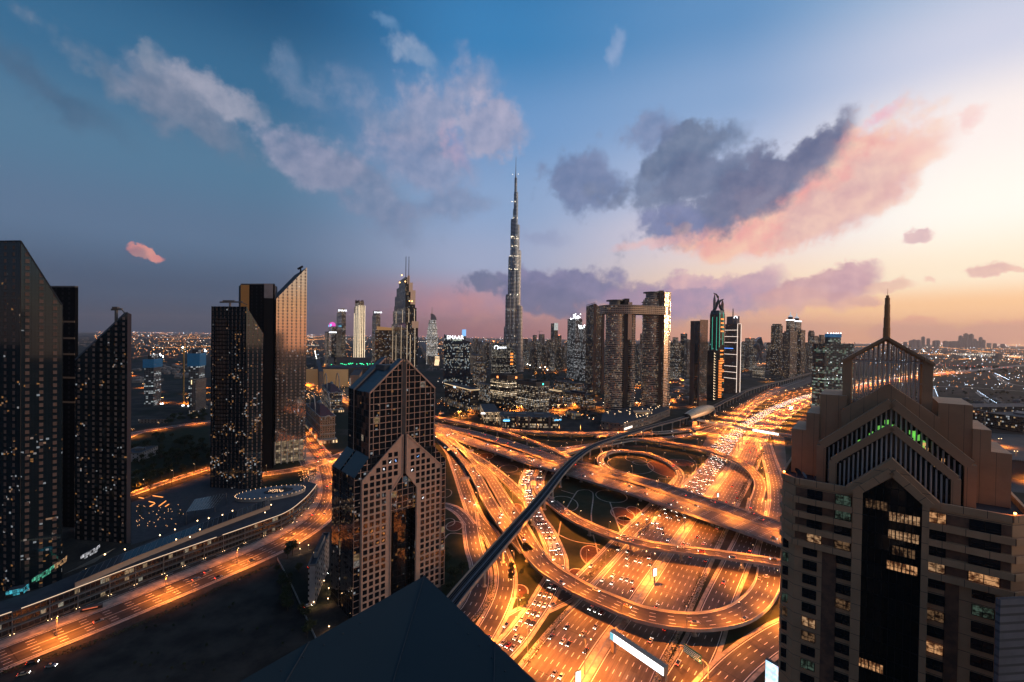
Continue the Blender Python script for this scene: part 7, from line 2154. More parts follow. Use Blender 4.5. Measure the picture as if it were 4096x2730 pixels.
# --- unfinished towers and hotel on the left
for lab, u0, uc, u1, Y, vb0, vb1, vt in (('unfinished tower wrapped in a blue screen at its head, floodlit floors below', 574, 610, 650, 1090, 1467, 1434, 1416), ('second unfinished tower with a stepped blue screen and a yellow crane', 752, 780, 824, 1060, 1462, 1412, 1398)):
    t, p, h = building('site_tower', lab, u0 + 4, uc, u1 - 4, Y, 18, vb1 + 6, M_site, cat='building site')
    b = MB(); b.prism(inset(p, 1.18), HZ(uc, vb0, Y), HZ(uc, vb1, Y), 0, 1); b.build('blue_screen', [mat('blue_screen', (.01, .11, .24, 1), .7, noise=(.3, (.01, .08, .17, 1), .2), emit=(.05, .3, .6, 1), strength=.06), M_roofdark], t)
    b = MB(); b.prism(inset(p, .6), HZ(uc, vb1, Y), HZ(uc, vt, Y), 0, 1); b.build('top_lift', [M_led2, M_roofdark], t)
    b = MB(); c = centre(p)
    for i in range(9): b.ball(c[0] + rs2.uniform(-16, 16), p[0][1] - 4, HZ(uc, vt + rs2.uniform(-4, 12), Y), 1.1, 6)
    for i in range(6): b.ball(c[0] + rs2.uniform(-40, 30), p[0][1] - 12, rs2.uniform(1, 4), 1.3, 6)
    b.build('floodlight', light_mat('flood_white', (.9, .96, 1, 1), 9), t)
t = thing('tower_crane', 'thin yellow tower crane with a floodlight between the unfinished towers', 'crane', (XA(736, 1090), 1090, 0))
b = MB(); x = XA(736, 1090); b.bar((x, 1090, 0), (x, 1090, HZ(736, 1392, 1090)), 2.0); b.build('mast', mat('crane_yellow', (.45, .26, .06, 1), .6), t)
b = MB(); z = HZ(736, 1394, 1090); b.bar((x - 14, 1090, z), (x + 12, 1090, z + 3), 1.4); b.build('jib', mat('crane_yellow', (.45, .26, .06, 1), .6), t)
b = MB(); b.ball(x, 1086, z + 2, 1.8, 6); b.build('floodlight', light_mat('flood_white', (.9, .96, 1, 1), 9), t)
t, p, h = building('crown_lit_hotel', 'tan slab hotel with a comb of warm lights along its top', 768, 810, 826, 1020, 14, 1512, facade('hotel_slab', (.19, .15, .125, 1), (.02, .018, .016, 1), 3, 3.6, (.3, .6), (.1, .9), lit=.05, e=.8, seed=62), cat='hotel')
b = MB(); q = inset(p, 1.02)
for i in range(9): A = f(q[3], q[0], i / 8); b.bar(A + (h - 9,), A + (h,), .9)
b.build('crown_lights', light_mat('comb_warm', (1, .75, .4, 1), 2.0), t)
add_block(t, p, 1.3, 0, 7, M_res2, 'base')
t, p, h = building('flat_roofed_villa', 'flat-roofed white villa with roof terraces among black trees', 480, 556, 634, 640, 10, 1788, facade('villa_wall', (.42, .37, .33, 1), (.03, .03, .03, 1), 5, 4, (.3, .6), (.3, .7), lit=.05), cat='villa')
roof_kit(t, p, h, False)
t, p, h = building('low_pavilion', 'long low pavilion beside the orange park road', 555, 560, 674, 860, 4, 1676, facade('pavilion_wall', (.30, .22, .16, 1), (.04, .03, .02, 1), 6, 4, (.3, .7), (.2, .7), lit=.2, seed=63), depth=30, cat='pavilion')
t, p, h = building('garden_wall', 'long tan wall washed in orange light beside the palm lane', 560, 565, 836, 540, -14, 1930, mat('lane_wall', (.42, .26, .15, 1), .8), depth=6, cat='wall')

# --- station, footbridge, billboards, signs
st = thing('metro_station', 'golden shell-roofed metro station straddling the viaduct', 'station', (VIA[0].x, VIA[0].y, 0))
i0 = min(range(len(VIA)), key=lambda i: (VIA[i] - Vector(G(2738, 1668, 16) + (16,))).length)
i1 = min(range(len(VIA)), key=lambda i: (VIA[i] - Vector(G(2846, 1632, 16) + (16,))).length)
st.location = (VIA[i0].x, VIA[i0].y, 0)
b = MB(); n = i1 - i0; secs = []
for k in range(n + 1):
    i = i0 + k; f_ = k / n
    s0, d = side_of(VIA, i)
    wv = 7.5 + 6.5 * sin(pi * min(1, f_ * .9 + .1)) ; hv = (4 + 12 * sin(pi * (.12 + .80 * f_)) ** .8)
    secs.append([VIA[i] + s0 * (wv * cos(pi - pi * j / 14)) + Vector((0, 0, -3 + hv * sin(pi * j / 14))) for j in range(15)])
for a, c in zip(secs[:-1], secs[1:]):
    for j in range(14): b.face([a[j], a[j + 1], c[j + 1], c[j]])
b.build('shell_roof', mat('gold_shell', (.50, .36, .21, 1), .38, .35, noise=(.3, (.36, .25, .15, 1), .12)), st, smooth=True)
b = MB(); b.face(secs[0]); b.face(secs[-1][::-1]); b.build('end_glass', M_glassdark, st)
b = MB(); s0, d = side_of(VIA, (i0 + i1) // 2)
for sg in (-1, 1):
    for k in (i0 + 1, i1 - 1):
        q = VIA[k] + side_of(VIA, k)[0] * sg * 9
        b.box(q.x, q.y, 0, 4, 4, 14)
b.build('station_leg', M_conc, st)
b = MB(); q = VIA[i0] + side_of(VIA, i0)[0] * 12; b.box(q.x, q.y, 0, 16, 10, 9, .6); b.build('entrance_block', mat('entrance', (.24, .19, .16, 1), .6), st)
b = MB(); b.box(q.x - 2, q.y - 6.3, 3, 5, .3, 4, .6); b.build('poster', M_stripc, st)
fb0, fb1 = G(2785, 1682, 9), G(3182, 1752, 9)
fb = thing('footbridge', 'enclosed footbridge with lit windows crossing the highway from the station', 'footbridge', ((fb0[0] + fb1[0]) / 2, (fb0[1] + fb1[1]) / 2, 0))
b = MB(); b.bar(fb0 + (10.2,), fb1 + (10.2,), 6.0, 4.2); b.build('tube', mat('bridge_clad', (.36, .28, .22, 1), .6), fb)
d = Vector((fb1[0] - fb0[0], fb1[1] - fb0[1], 0)); Lb = d.length; d.normalize(); nrm = Vector((d.y, -d.x, 0))
if nrm.y > 0: nrm = -nrm
b = MB()
k = 6.0
while k < Lb * .55:
    a = Vector(fb0 + (9.2,)) + d * k + nrm * 3.1; c = a + d * 1.6
    b.face([a, c, c + Vector((0, 0, 1.8)), a + Vector((0, 0, 1.8))]); k += 2.4
b.build('windows', mat('bridge_glass', (.2, .2, .2, 1), .4, emit=(1, .86, .7, 1), strength=.35), fb, kind='stuff')
b = MB(); a = Vector(fb0 + (8.4,)) + d * Lb * .62 + nrm * 3.25; c = Vector(fb0 + (8.4,)) + d * Lb * .86 + nrm * 3.25
b.face([a, c, c + Vector((0, 0, 3.6)), a + Vector((0, 0, 3.6))]); b.build('advert_panel', light_mat('advert_white', (.95, .97, 1, 1), 2.2), fb)
for k in (.04, .3, .52, .78, .97):
    q = Vector(fb0 + (0,)) + d * Lb * k
    b = MB(); b.tube([(q.x, q.y, 0), (q.x, q.y, 8.2)], [.9, .9], 8); b.build('pier', M_conc, fb)

def unipole(u, v, w, h, z, label, facing=None, face_m=None, cat='billboard'):
    x, y = G(u, v)
    t = thing('billboard', label, cat, (x, y, 0))
    b = MB(); b.tube([(x, y, 0), (x, y, z)], [.45, .35], 8); b.build('post', M_darkmetal, t)
    b = MB(); b.box(x, y, z, w, .8, h, facing or 0); b.build('panel_frame', M_darkmetal, t)
    b = MB(); n = Vector((sin(facing or 0), -cos(facing or 0), 0)); e = Vector((cos(facing or 0), sin(facing or 0), 0))
    a = Vector((x, y, z + .2)) - e * (w / 2 - .2) + n * .45; c = Vector((x, y, z + .2)) + e * (w / 2 - .2) + n * .45
    b.face([a, c, c + Vector((0, 0, h - .4)), a + Vector((0, 0, h - .4))]); b.build('lit_face', face_m or light_mat('advert_white', (.95, .97, 1, 1), 2.2), t)
    return t
unipole(2617, 2330, 3.2, 5.8, 4.5, 'small upright lit sign on the highway median in front of the slim ramp', .4)
unipole(2310, 2765, 3.2, 5.8, 4.5, 'small upright lit sign on the median at the bottom of the view', .4)
unipole(2870, 2002, 2.4, 4.5, 3.5, 'small lit sign on the median amid the highway jam', .4)
unipole(3163, 1652, 15, 7, 8, 'white billboard on a post on the grass by the highway bend', .5)
# long white billboard spanning the carriageway
A, B = G(2446, 2540, 9), G(2665, 2690, 9)
bb2 = thing('bridge_billboard', 'long white glowing billboard beam on two legs over the highway', 'billboard', ((A[0] + B[0]) / 2, (A[1] + B[1]) / 2, 0))
d = Vector((B[0] - A[0], B[1] - A[1], 0)); Lb = d.length; d.normalize(); nrm = Vector((d.y, -d.x, 0))
if nrm.y > 0: nrm = -nrm
b = MB(); b.bar(A + (9.6,), B + (9.6,), 3.2, 4.4); b.build('beam', mat('beam_tan', (.36, .26, .18, 1), .6), bb2)
b = MB(); a = Vector(A + (7.6,)) + d * .4 + nrm * 1.7; c = Vector(B + (7.6,)) - d * .4 + nrm * 1.7
b.face([a, c, c + Vector((0, 0, 4.0)), a + Vector((0, 0, 4.0))]); b.build('lit_face', light_mat('advert_bright', (.97, .98, 1, 1), 2.6), bb2)
b = MB(); a2 = a + nrm * .06; c2 = a2 + d * 2.6; b.face([a2, c2, c2 + Vector((0, 0, 4.0)), a2 + Vector((0, 0, 4.0))]); b.build('corner_print', mat('print_blue', (.05, .3, .42, 1), .5, emit=(.2, .7, .9, 1), strength=.8), bb2)
for q in (A, B):
    o_ = Vector(q + (0,)) - nrm * .2 + (d * 1.2 if q is A else d * -1.2)
    b = MB(); b.box(o_.x, o_.y, 0, 2.2, 1.8, 7.6, atan2(d.y, d.x)); b.build('leg', mat('beam_tan', (.36, .26, .18, 1), .6), bb2)
# green direction sign
A, B = G(2735, 2590, 7.5), G(2806, 2640, 7.5)
gs = thing('direction_sign', 'green overhead direction sign with white lines of text on a bent pole', 'road sign', (B[0] + 4, B[1] - 2, 0))
d = Vector((B[0] - A[0], B[1] - A[1], 0)); Lb = d.length; d.normalize(); nrm = Vector((d.y, -d.x, 0))
if nrm.y > 0: nrm = -nrm
b = MB(); b.bar(A + (7.5,), B + (7.5,), .25, 4.6); b.build('sign_panel', mat('sign_green', (.015, .10, .06, 1), .5, emit=(.05, .4, .25, 1), strength=.06), gs)
b = MB(); rt = random.Random(2); pale = mat('sign_text', (.6, .6, .55, 1), .5, emit=(.9, .9, .8, 1), strength=.25)
for r in range(4):
    k = .3
    while k < Lb - 1.2:
        w = rt.uniform(.4, 1.1); a = Vector(A + (5.7 + r * .95,)) + d * k + nrm * .16
        b.face([a, a + d * w, a + d * w + Vector((0, 0, .42)), a + Vector((0, 0, .42))]); k += w + .3
b.build('sign_text', pale, gs)
b = MB(); q = Vector(B + (0,)) + d * 4; b.tube([q, q + Vector((0, 0, 6.4)), q - d * 1.4 + Vector((0, 0, 7.6)), Vector(B + (7.8,))], [.3, .28, .26, .24], 8); b.build('pole', M_conc, gs)
q = Vector(A + (0,)) - d * 3; b = MB(); b.tube([q, q + Vector((0, 0, 6.4)), Vector(A + (7.8,))], [.3, .28, .24], 8); b.build('pole', M_conc, gs)
for k, (u0, v0, u1, v1, z, lab) in enumerate(((1788, 1800, 1818, 1792, 9, 'road gantry sign above the ramp beside the gabled glass tower'), (1868, 1808, 1894, 1802, 9, 'road sign panel over the sloping ramp'), (1843, 1917, 1878, 1912, 8, 'road sign panel above the ground road by the lawns'), (1757, 1655, 1776, 1652, 14, 'small road sign at the start of the long flyover'), (2760, 1714, 2784, 1728, 6, 'road sign gantry on the podium road near the station'))):
    A, B = G(u0, v0, z), G(u1, v1, z)
    t = thing('gantry_sign', lab, 'road sign', A + (0,))
    b = MB(); b.bar(A + (z,), B + (z,), .3, 3.4); b.build('sign_panel', M_conc, t)
    b = MB(); b.tube([A + (0,), A + (z + 1,)], [.22, .2], 6); b.tube([A + (z - 2,), B + (z - 2,)], [.15, .15], 5); b.build('post', M_steel, t)
# big video screen beside the apartment tower
A, B = G(3062, 2655, 12), G(3140, 2700, 12)
vs = thing('video_screen', 'bright blue-white video screen on a dark frame beside the road', 'billboard', A + (0,))
d = Vector((B[0] - A[0], B[1] - A[1], 0)).normalized() * 9.5
nrm = Vector((d.y, -d.x, 0)).normalized()
if nrm.y > 0: nrm = -nrm
b = MB(); c_ = Vector(A + (0,)) + d * .5 - nrm * .9; b.box(c_.x, c_.y, 2, 9.9, 1.4, 12.4, atan2(d.y, d.x)); b.build('frame', M_darkmetal, vs)
sm = bpy.data.materials.new('video'); sm.use_nodes = True; T = NT(sm.node_tree); tco = T.add('ShaderNodeTexCoord'); nn, nc = T.noise(tco.outputs['Object'], .35, 2.0, .5)
T.l.new(T.ramp(nn, [(.3, (.95, .55, .35, 1)), (.45, (.85, .95, 1, 1)), (.6, (.35, .72, 1, 1)), (.75, (.9, .3, .5, 1))]), T.n['Principled BSDF'].inputs['Emission Color']); T.n['Principled BSDF'].inputs['Emission Strength'].default_value = 1.3
b = MB(); a = Vector(A + (2.4,)); b.face([a, a + d, a + d + Vector((0, 0, 11.6)), a + Vector((0, 0, 11.6))]); b.build('screen', sm, vs)

# shopping podium below the bridged towers
pp = [G(2405, 1700, 9), G(2493, 1712, 9), G(2530, 1700, 9), G(2600, 1680, 9), G(2680, 1648, 9), G(2660, 1632, 9), G(2520, 1640, 9), G(2410, 1665, 9)]
t = thing('retail_podium', 'tan retail podium with a roof garden and square lit windows below the bridged towers', 'podium', pp[0] + (0,))
b = MB(); b.prism(pp, 0, 16, 0, 1); b.build('block', [facade('retail_wall', (.30, .22, .165, 1), (.04, .035, .03, 1), 8, 8, (.35, .65), (.35, .7), lit=.3, e=.8, seed=64), M_roofdark], t)
b = MB(); A, B = pp[1], pp[2]; b.face([f(A, B, .1) + (4,), f(A, B, .98) + (4,), f(A, B, .98) + (8,), f(A, B, .1) + (8,)]); o = b.build('lit_window', light_mat('shop_white', (1, .93, .8, 1), 1.5), t); o.location.y -= .5
b = MB()
for i in range(40): k_ = rp.random(); q = f(f(pp[1], pp[3], rp.random()), f(pp[7], pp[5], rp.random()), rp.random()); b.ball(q[0], q[1], 17, .5, 5)
b.build('garden_lights', light_mat('garden_light', (1, .68, .36, 1), 8), t)
b = MB(); q = G(2570, 1655, 16); b.box(q[0], q[1], 20, 34, 18, 1.0, .2); b.box(q[0], q[1] + 2, 16, 30, 12, 4, .2); b.build('roof_canopy', mat('canopy_warm', (.45, .34, .24, 1), .6, emit=(1, .6, .3, 1), strength=.08), t)

# ------------------------------------------------------------------ trees, hedges, palms
M_bark = mat('bark', (.06, .045, .03, 1), .9)
def leaf_mat(name, c0, c1):
    if name in MATS: return MATS[name]
    m = bpy.data.materials.new(name); m.use_nodes = True
    T = NT(m.node_tree); b_ = T.n['Principled BSDF']
    g_ = T.add('ShaderNodeNewGeometry'); o_ = T.add('ShaderNodeObjectInfo'); tco = T.add('ShaderNodeTexCoord')
    n, _ = T.noise(tco.outputs['Object'], .8, 3.0, .6)
    T.l.new(T.mix(T.m('ADD', T.m('MULTIPLY', n, .7), T.m('MULTIPLY', o_.outputs['Random'], .3)), c0, c1), b_.inputs['Base Color'])
    b_.inputs['Roughness'].default_value = .7
    b_.inputs['Specular IOR Level'].default_value = .2
    MATS[name] = m
    return m
M_leaf = leaf_mat('leaf_dark', (.012, .022, .008, 1), (.055, .065, .026, 1))
M_leaf2 = leaf_mat('leaf_olive', (.022, .028, .010, 1), (.085, .085, .036, 1))
rt = random.Random(77)
def leaf(b, p, s):
    a = Vector((rt.gauss(0, 1), rt.gauss(0, 1), rt.gauss(0, .6))).normalized()
    c = a.cross(Vector((rt.gauss(0, 1), rt.gauss(0, 1), rt.gauss(0, 1)))).normalized()
    b.face([p - a * s, p - c * s * .55, p + a * s, p + c * s * .55])
def tree_proto(h, r, m, seed):
    t = thing('tree', 'tree', 'tree', (0, 0, -700))
    b = MB()
    b.tube([(0, 0, 0), (.1, 0, h * .3), (0, .1, h * .55)], [.28, .22, .14], 6)
    blobs = []
    for k in range(9):
        a, rr_ = 2 * pi * k / 9 + rt.uniform(-.3, .3), r * rt.uniform(.3, .72)
        q = Vector((rr_ * cos(a), rr_ * sin(a), h * rt.uniform(.5, .9)))
        blobs.append((q, r * rt.uniform(.28, .5)))
        b.tube([(0, 0, h * .4), q * .6 + Vector((0, 0, h * .12)), q], [.13, .08, .04], 4)
    blobs.append((Vector((0, 0, h * .9)), r * .45))
    b.build('trunk', M_bark, t, local=True)
    b = MB()
    for q, br in blobs:
        for i in range(42):
            d = Vector((rt.gauss(0, 1), rt.gauss(0, 1), rt.gauss(0, .8))).normalized() * br * rt.uniform(.45, 1.08)
            leaf(b, q + d, r * rt.uniform(.085, .17))
    b.build('crown', m, t, local=True)
    PROTOS.append(t)
    return t
TREES = [tree_proto(7.5, 3.6, M_leaf, 1), tree_proto(6.0, 3.2, M_leaf2, 2), tree_proto(9.0, 4.0, M_leaf, 3)]
def palm_proto(h):
    t = thing('palm_tree', 'palm', 'palm tree', (0, 0, -700))
    b = MB(); b.tube([(0, 0, 0), (.1, .05, h * .5), (.0, .1, h)], [.26, .2, .17], 6); b.build('trunk', M_bark, t, local=True)
    b = MB()
    for k in range(15):
        a = 2 * pi * k / 15 + rt.uniform(-.15, .15); up = rt.uniform(.2, .9)
        pts = [Vector((cos(a) * x, sin(a) * x, h + up * x - .28 * x * x)) for x in (0, .8, 1.6, 2.4, 3.0)]
        sd = Vector((-sin(a), cos(a), 0))
        for i in range(4):
            w0, w1 = .42 * (1 - i / 5), .42 * (1 - (i + 1) / 5)
            b.face([pts[i] - sd * w0 - Vector((0, 0, .15)), pts[i], pts[i + 1], pts[i + 1] - sd * w1 - Vector((0, 0, .15))]); b.face([pts[i], pts[i] + sd * w0 - Vector((0, 0, .15)), pts[i + 1] + sd * w1 - Vector((0, 0, .15)), pts[i + 1]])
    b.build('crown', M_leaf2, t, local=True)
    PROTOS.append(t)
    return t
PALM = palm_proto(7.0)
def plant(proto, u, v, label, group, z=0.0, s=1.0):
    x, y = G(u, v, z)
    return dup(proto, (x, y, z), rt.uniform(0, 6.28), s * rt.uniform(.8, 1.2), label, group)
def in_poly(x, y, P):
    c = False
    for i in range(len(P)):
        (x0, y0), (x1, y1) = P[i], P[i - 1]
        if (y0 > y) != (y1 > y) and x < (x1 - x0) * (y - y0) / (y1 - y0) + x0: c = not c
    return c
def grove(pts, n, label, group, s=1.0, z=0.0):
    P = [G(u, v, z) for u, v in pts]
    xs, ys = [p[0] for p in P], [p[1] for p in P]
    k = tries = 0
    while k < n and tries < 4000:
        tries += 1
        x, y = rt.uniform(min(xs), max(xs)), rt.uniform(min(ys), max(ys))
        if in_poly(x, y, P):
            dup(rt.choice(TREES), (x, y, z), rt.uniform(0, 6.28), s * rt.uniform(.75, 1.25), label, group); k += 1
grove([(525, 1790), (640, 1745), (820, 1770), (850, 1850), (700, 1900), (525, 1975)], 85, 'dark leafy tree in the unlit park behind the slanted panel tower', 'trees in the unlit park', 1.35)
grove([(640, 1690), (760, 1655), (830, 1665), (820, 1685), (660, 1710)], 22, 'dark tree by the floodlit building site and park road', 'trees by the park road', 1.4)
grove([(1100, 2270), (1190, 2250), (1215, 2400), (1290, 2560), (1230, 2600), (1130, 2420)], 16, 'dense dark tree between the sandy lot and the car park', 'trees by the sandy lot', 1.0)
grove([(1775, 2170), (1880, 2290), (1860, 2400), (1790, 2420)], 12, 'dark tree on the lawn at the foot of the gabled glass tower', 'trees below the gabled tower', .9)
grove([(2040, 2250), (2095, 2300), (2070, 2340), (2040, 2330)], 8, 'shrubby tree by the round flower bed under the viaduct', 'trees by the round bed', .6)
grove([(2060, 2385), (2120, 2400), (2100, 2450), (2060, 2430)], 7, 'olive shrub tree glowing orange beside the jammed ramp', 'trees by the jammed ramp', .55)
grove([(1780, 1630), (1900, 1650), (1930, 1680), (1820, 1672)], 20, 'small dark tree round the framed office with the blue sign', 'trees by the framed office', 1.0)
grove([(2110, 1490), (2200, 1495), (2260, 1520), (2180, 1530)], 30, 'dark tree in the park behind the office cubes', 'trees in the office park', 1.6)
grove([(2260, 1640), (2400, 1650), (2400, 1670), (2290, 1680)], 18, 'palm-sized dark tree along the lit office street', 'trees on the office street', .8)
grove([(3080, 1500), (3170, 1500), (3160, 1525), (3060, 1530)], 14, 'dark shrub tree on the empty plot behind the viaduct', 'trees on the empty plot', 1.2)
grove([(3640, 1560), (4096, 1580), (4096, 1700), (3740, 1690)], 45, 'dark round tree among the pale villas', 'trees among the villas', 1.3)
grove([(3800, 1470), (4096, 1480), (4096, 1500), (3800, 1490)], 30, 'tree in the dark belt beyond the open ground', 'trees in the dark belt', 2.4)
grove([(2745, 1830), (2830, 1835), (2790, 1890), (2745, 1925)], 12, 'dark shrub tree on the verge beside the highway jam', 'trees on the jam verge', .6)
for u, v in ((1170, 2224), (1150, 2235)): plant(TREES[2], u, v, 'single broad dark tree standing at the edge of the avenue', 'trees on the avenue edge', 0, 1.25)
for k in range(9): plant(PALM, 600 + k * 29, 1972 - k * 10.5, 'palm standing in a row along the orange walled lane', 'palms along the walled lane', 0, 1.0)
for k in range(14): plant(PALM, 545 + rt.uniform(0, 250), 2010 + rt.uniform(0, 60), 'potted palm in the dark lamp-dotted garden', 'palms in the lamp garden', 0, .55)
for k in range(14): plant(PALM, 1205 + rt.uniform(0, 60), 1905 + rt.uniform(-18, 18), 'palm lit from below by the plaza at the avenue bend', 'palms at the avenue bend', 0, .8)
for k in range(8): plant(PALM, 1130 + rt.uniform(0, 90), 1965 + rt.uniform(-8, 30), 'palm on the roof terrace beside the oval roof', 'palms by the oval roof', 13, .6)
b = MB()
for k in range(46):
    x, y = G(545 + rt.uniform(0, 190), 2020 + rt.uniform(0, 90)); b.ball(x, y, .9, .2, 5)
for k in range(170):
    x, y = G(1226 + 180 * rt.random() ** 1.3, rt.uniform(1488, 1600)); b.ball(x, y, 2.5, .7, 5)
for k in range(40):
    x, y = G(1195 + rt.uniform(0, 75), 1890 + rt.uniform(0, 40)); b.ball(x, y, .7, .25, 5)
o = b.build('garden_lights', light_mat('garden_spark', (1, .50, .20, 1), 3.5), kind='stuff'); o['label'] = 'small warm lights scattered over the dark gardens'
for (u0, v0, u1, v1) in ((555, 1992, 575, 1996), (612, 1985, 652, 1991), (596, 2008, 618, 2013), (600, 2028, 620, 2016), (636, 2027, 664, 2006), (662, 2028, 676, 2019)):
    A, B = G(u0, v0), G(u1, v1)
    b = MB(); b.bar(A + (.4,), B + (.4,), .6); tag(b.build('light_bar', light_mat('bar_orange', (1, .34, .08, 1), 1.6)), 'glowing orange light bar lying on the dark plaza', 'light', 'light bars on the dark plaza')
grove([(200, 2720), (479, 2560), (1000, 2320), (1200, 2560), (800, 2760)], 26, 'low dry shrub scattered over the dark sandy lot', 'shrubs on the sandy lot', .22)
for u, v, k in ((130, 2655, 1), (205, 2668, 2), (95, 2700, 4)):
    n, pr = CARS_FULL[k]; x, y = G(u, v); dup(pr, (x, y, .05), rt.uniform(.2, .6), label=n + ' car standing at the edge of the sandy lot by the avenue', group=n + ' cars by the sandy lot')
def hedge(pts, w, h, label, z=0.0, dens=7.0):
    L = catmull([G(u, v, z) + (z,) for u, v in pts], 3.0)
    b = MB()
    for i in range(len(L) - 1):
        s0, _ = side_of(L, i)
        n = int((L[i + 1] - L[i]).length * w * dens / 3)
        for k in range(n):
            p = L[i].lerp(L[i + 1], rt.random()) + s0 * rt.uniform(-w / 2, w / 2)
            hh_ = h * rt.uniform(.55, 1.1)
            leaf(b, Vector((p.x, p.y, z + hh_ * rt.random() ** .5)), rt.uniform(.25, .6))
    tag(b.build('hedge', M_leaf2), label, 'hedge')
hedge([(2095, 2665), (2180, 2560), (2262, 2450)], 4.0, 1.8, 'dark hedge between the service road and the highway at the bottom of the view')
hedge([(2345, 2320), (2420, 2240), (2478, 2175)], 5.0, 2.2, 'dark hedge beside the highway between the loop and the slim ramp')
hedge([(2560, 2145), (2610, 2075), (2636, 2050)], 5.0, 2.0, 'dark hedge below the motorway flyover near the flower rings')
hedge([(2745, 2440), (2790, 2370), (2815, 2300)], 6.0, 2.2, 'dark hedge on the strip between highway and painted service road')
hedge([(2860, 2190), (2885, 2140)], 7.0, 2.4, 'clumpy dark hedge under the near edge of the motorway flyover')
hedge([(2630, 2740), (2685, 2610), (2710, 2540)], 5.0, 2.0, 'dark hedge by the leg of the long white billboard')
hedge([(2955, 2015), (2985, 1930)], 5.0, 2.0, 'dark hedge inside the curved ramp beyond the flyover')
hedge([(3012, 1890), (3052, 1800)], 4.0, 1.8, 'long thin hedge along the wedge of lawn by the slip road')
hedge([(1890, 2490), (1960, 2400), (1965, 2320)], 4.0, 1.6, 'dark hedge below the viaduct near the dark roof corner')
hedge([(1915, 2110), (1945, 2190), (1962, 2240)], 3.0, 1.5, 'thin planted strip between the two roads by the viaduct')
hedge([(0, 2700), (479, 2535), (1024, 2290), (1110, 2255)], 4.0, 1.6, 'long black hedge between the avenue and the sandy lot')

# ------------------------------------------------------------------ the low city around
M_house = facade('villa_pale', (.30, .26, .23, 1), (.03, .03, .03, 1), 4.0, 3.6, (.3, .65), (.3, .75), lit=.04, e=1.0, seed=70)
M_house2 = facade('villa_sand', (.22, .185, .155, 1), (.03, .03, .03, 1), 4.0, 3.6, (.3, .65), (.3, .75), lit=.05, e=1.0, seed=71)
rh = random.Random(99)
def villa(x, y, w, d, h, yaw, label, group):
    t = thing('villa', label, 'house', (x, y, 0), group)
    b = MB(); b.box(x, y, 0, w, d, h, yaw, 0, 1); b.build('wall', [rh.choice((M_house, M_house2)), M_roof], t)
    b = MB(); b.box(x + rh.uniform(-2, 2), y + rh.uniform(-2, 2), h, w * .4, d * .4, 2.8, yaw); b.build('stair_house', M_conc, t)
    b = MB()
    c, n = cos(yaw), sin(yaw)
    P = [(x + a * c - e * n, y + a * n + e * c) for a, e in ((-w / 2, -d / 2), (w / 2, -d / 2), (w / 2, d / 2), (-w / 2, d / 2))]
    for i in range(4): b.bar(P[i] + (h + .3,), P[(i + 1) % 4] + (h + .3,), .3, .7)
    b.build('parapet', M_conc, t)
occ = []
def try_villas(pts, n, label, group, yaw, smin=10, smax=20):
    P = [G(u, v) for u, v in pts]
    xs, ys = [p[0] for p in P], [p[1] for p in P]
    k = tries = 0
    while k < n and tries < 5000:
        tries += 1
        x, y = rh.uniform(min(xs), max(xs)), rh.uniform(min(ys), max(ys))
        if not in_poly(x, y, P) or any(abs(x - a) < 20 and abs(y - c) < 20 for a, c in occ): continue
        occ.append((x, y))
        villa(x, y, rh.uniform(smin, smax), rh.uniform(smin, smax), rh.choice((4, 7, 7.5, 8)), yaw + rh.choice((0, .05, -.04)), label, group); k += 1
try_villas([(3640, 1590), (4096, 1610), (4300, 1720), (3800, 1700)], 46, 'flat-roofed pale villa in the district beyond the spired tower', 'villas beyond the spired tower', .25)
try_villas([(540, 1470), (760, 1462), (770, 1520), (530, 1540)], 40, 'small flat house behind the unfinished blue-screened towers', 'houses behind the unfinished towers', .2, 14, 26)
try_villas([(1760, 1440), (1960, 1430), (1960, 1480), (1700, 1490)], 24, 'low sandy block around the sail-crowned tower', 'low blocks round the sail-crowned tower', .1, 18, 34)
try_villas([(2120, 1455), (2300, 1455), (2330, 1480), (2100, 1482)], 24, 'low lit block at the foot of the apartment cluster', 'low blocks below the apartment cluster', .1, 18, 34)
try_villas([(2676, 1525), (2775, 1525), (2790, 1640), (2690, 1640)], 16, 'low dark office block between the bridged pair and the flat grey tower', 'low blocks by the flat grey tower', .2, 22, 42)
try_villas([(2850, 1470), (3060, 1460), (3070, 1500), (2970, 1545), (2870, 1560)], 16, 'low block on the streets behind the striped tower', 'low blocks behind the striped tower', .2, 20, 40)
try_villas([(1226, 1430), (1500, 1440), (1500, 1470), (1226, 1470)], 16, 'low building scattered before the lattice mall', 'low buildings before the lattice mall', .1, 20, 46)
try_villas([(2100, 1530), (2340, 1540), (2330, 1580), (2200, 1560)], 12, 'low dark block in the office park behind the cubes', 'low blocks in the office park', .5, 18, 34)
b = MB()                                             # the rest of the city at the viewer's back, which the glass towers mirror
for i in range(70):
    x, y = rh.uniform(-1500, 1100), rh.uniform(-1500, -160)
    if abs(x + y * .1) < 60: continue
    b.box(x, y, 0, rh.uniform(24, 60), rh.uniform(24, 60), rh.choice((15, 20, 30, 60, 110, 150, 190)) * rh.uniform(.7, 1.2), rh.uniform(0, 1), 0, 1)
o = b.build('city_blocks', [M_res2, M_roofdark], kind='stuff'); o['label'] = 'city blocks mirrored in the glass of the towers'
b = MB()
for i in range(2600):
    u = rh.uniform(-300, 4400)
    dv = 9 + 62 * rh.random() ** 1.5
    v = 1344 + .0144 * (u - 2048) + dv
    x, y = G(u, v)
    if y < 2100 or (u > 2600 and u < 3300 and y < 3500): continue
    s_ = rh.uniform(12, 40) * (1 + y / 9000)
    b.box(x, y, 0, s_, s_ * rh.uniform(.5, 1.2), rh.uniform(5, 14) * (1 + (rh.random() < .06) * 2.2), rh.uniform(0, .5), 0, 1)
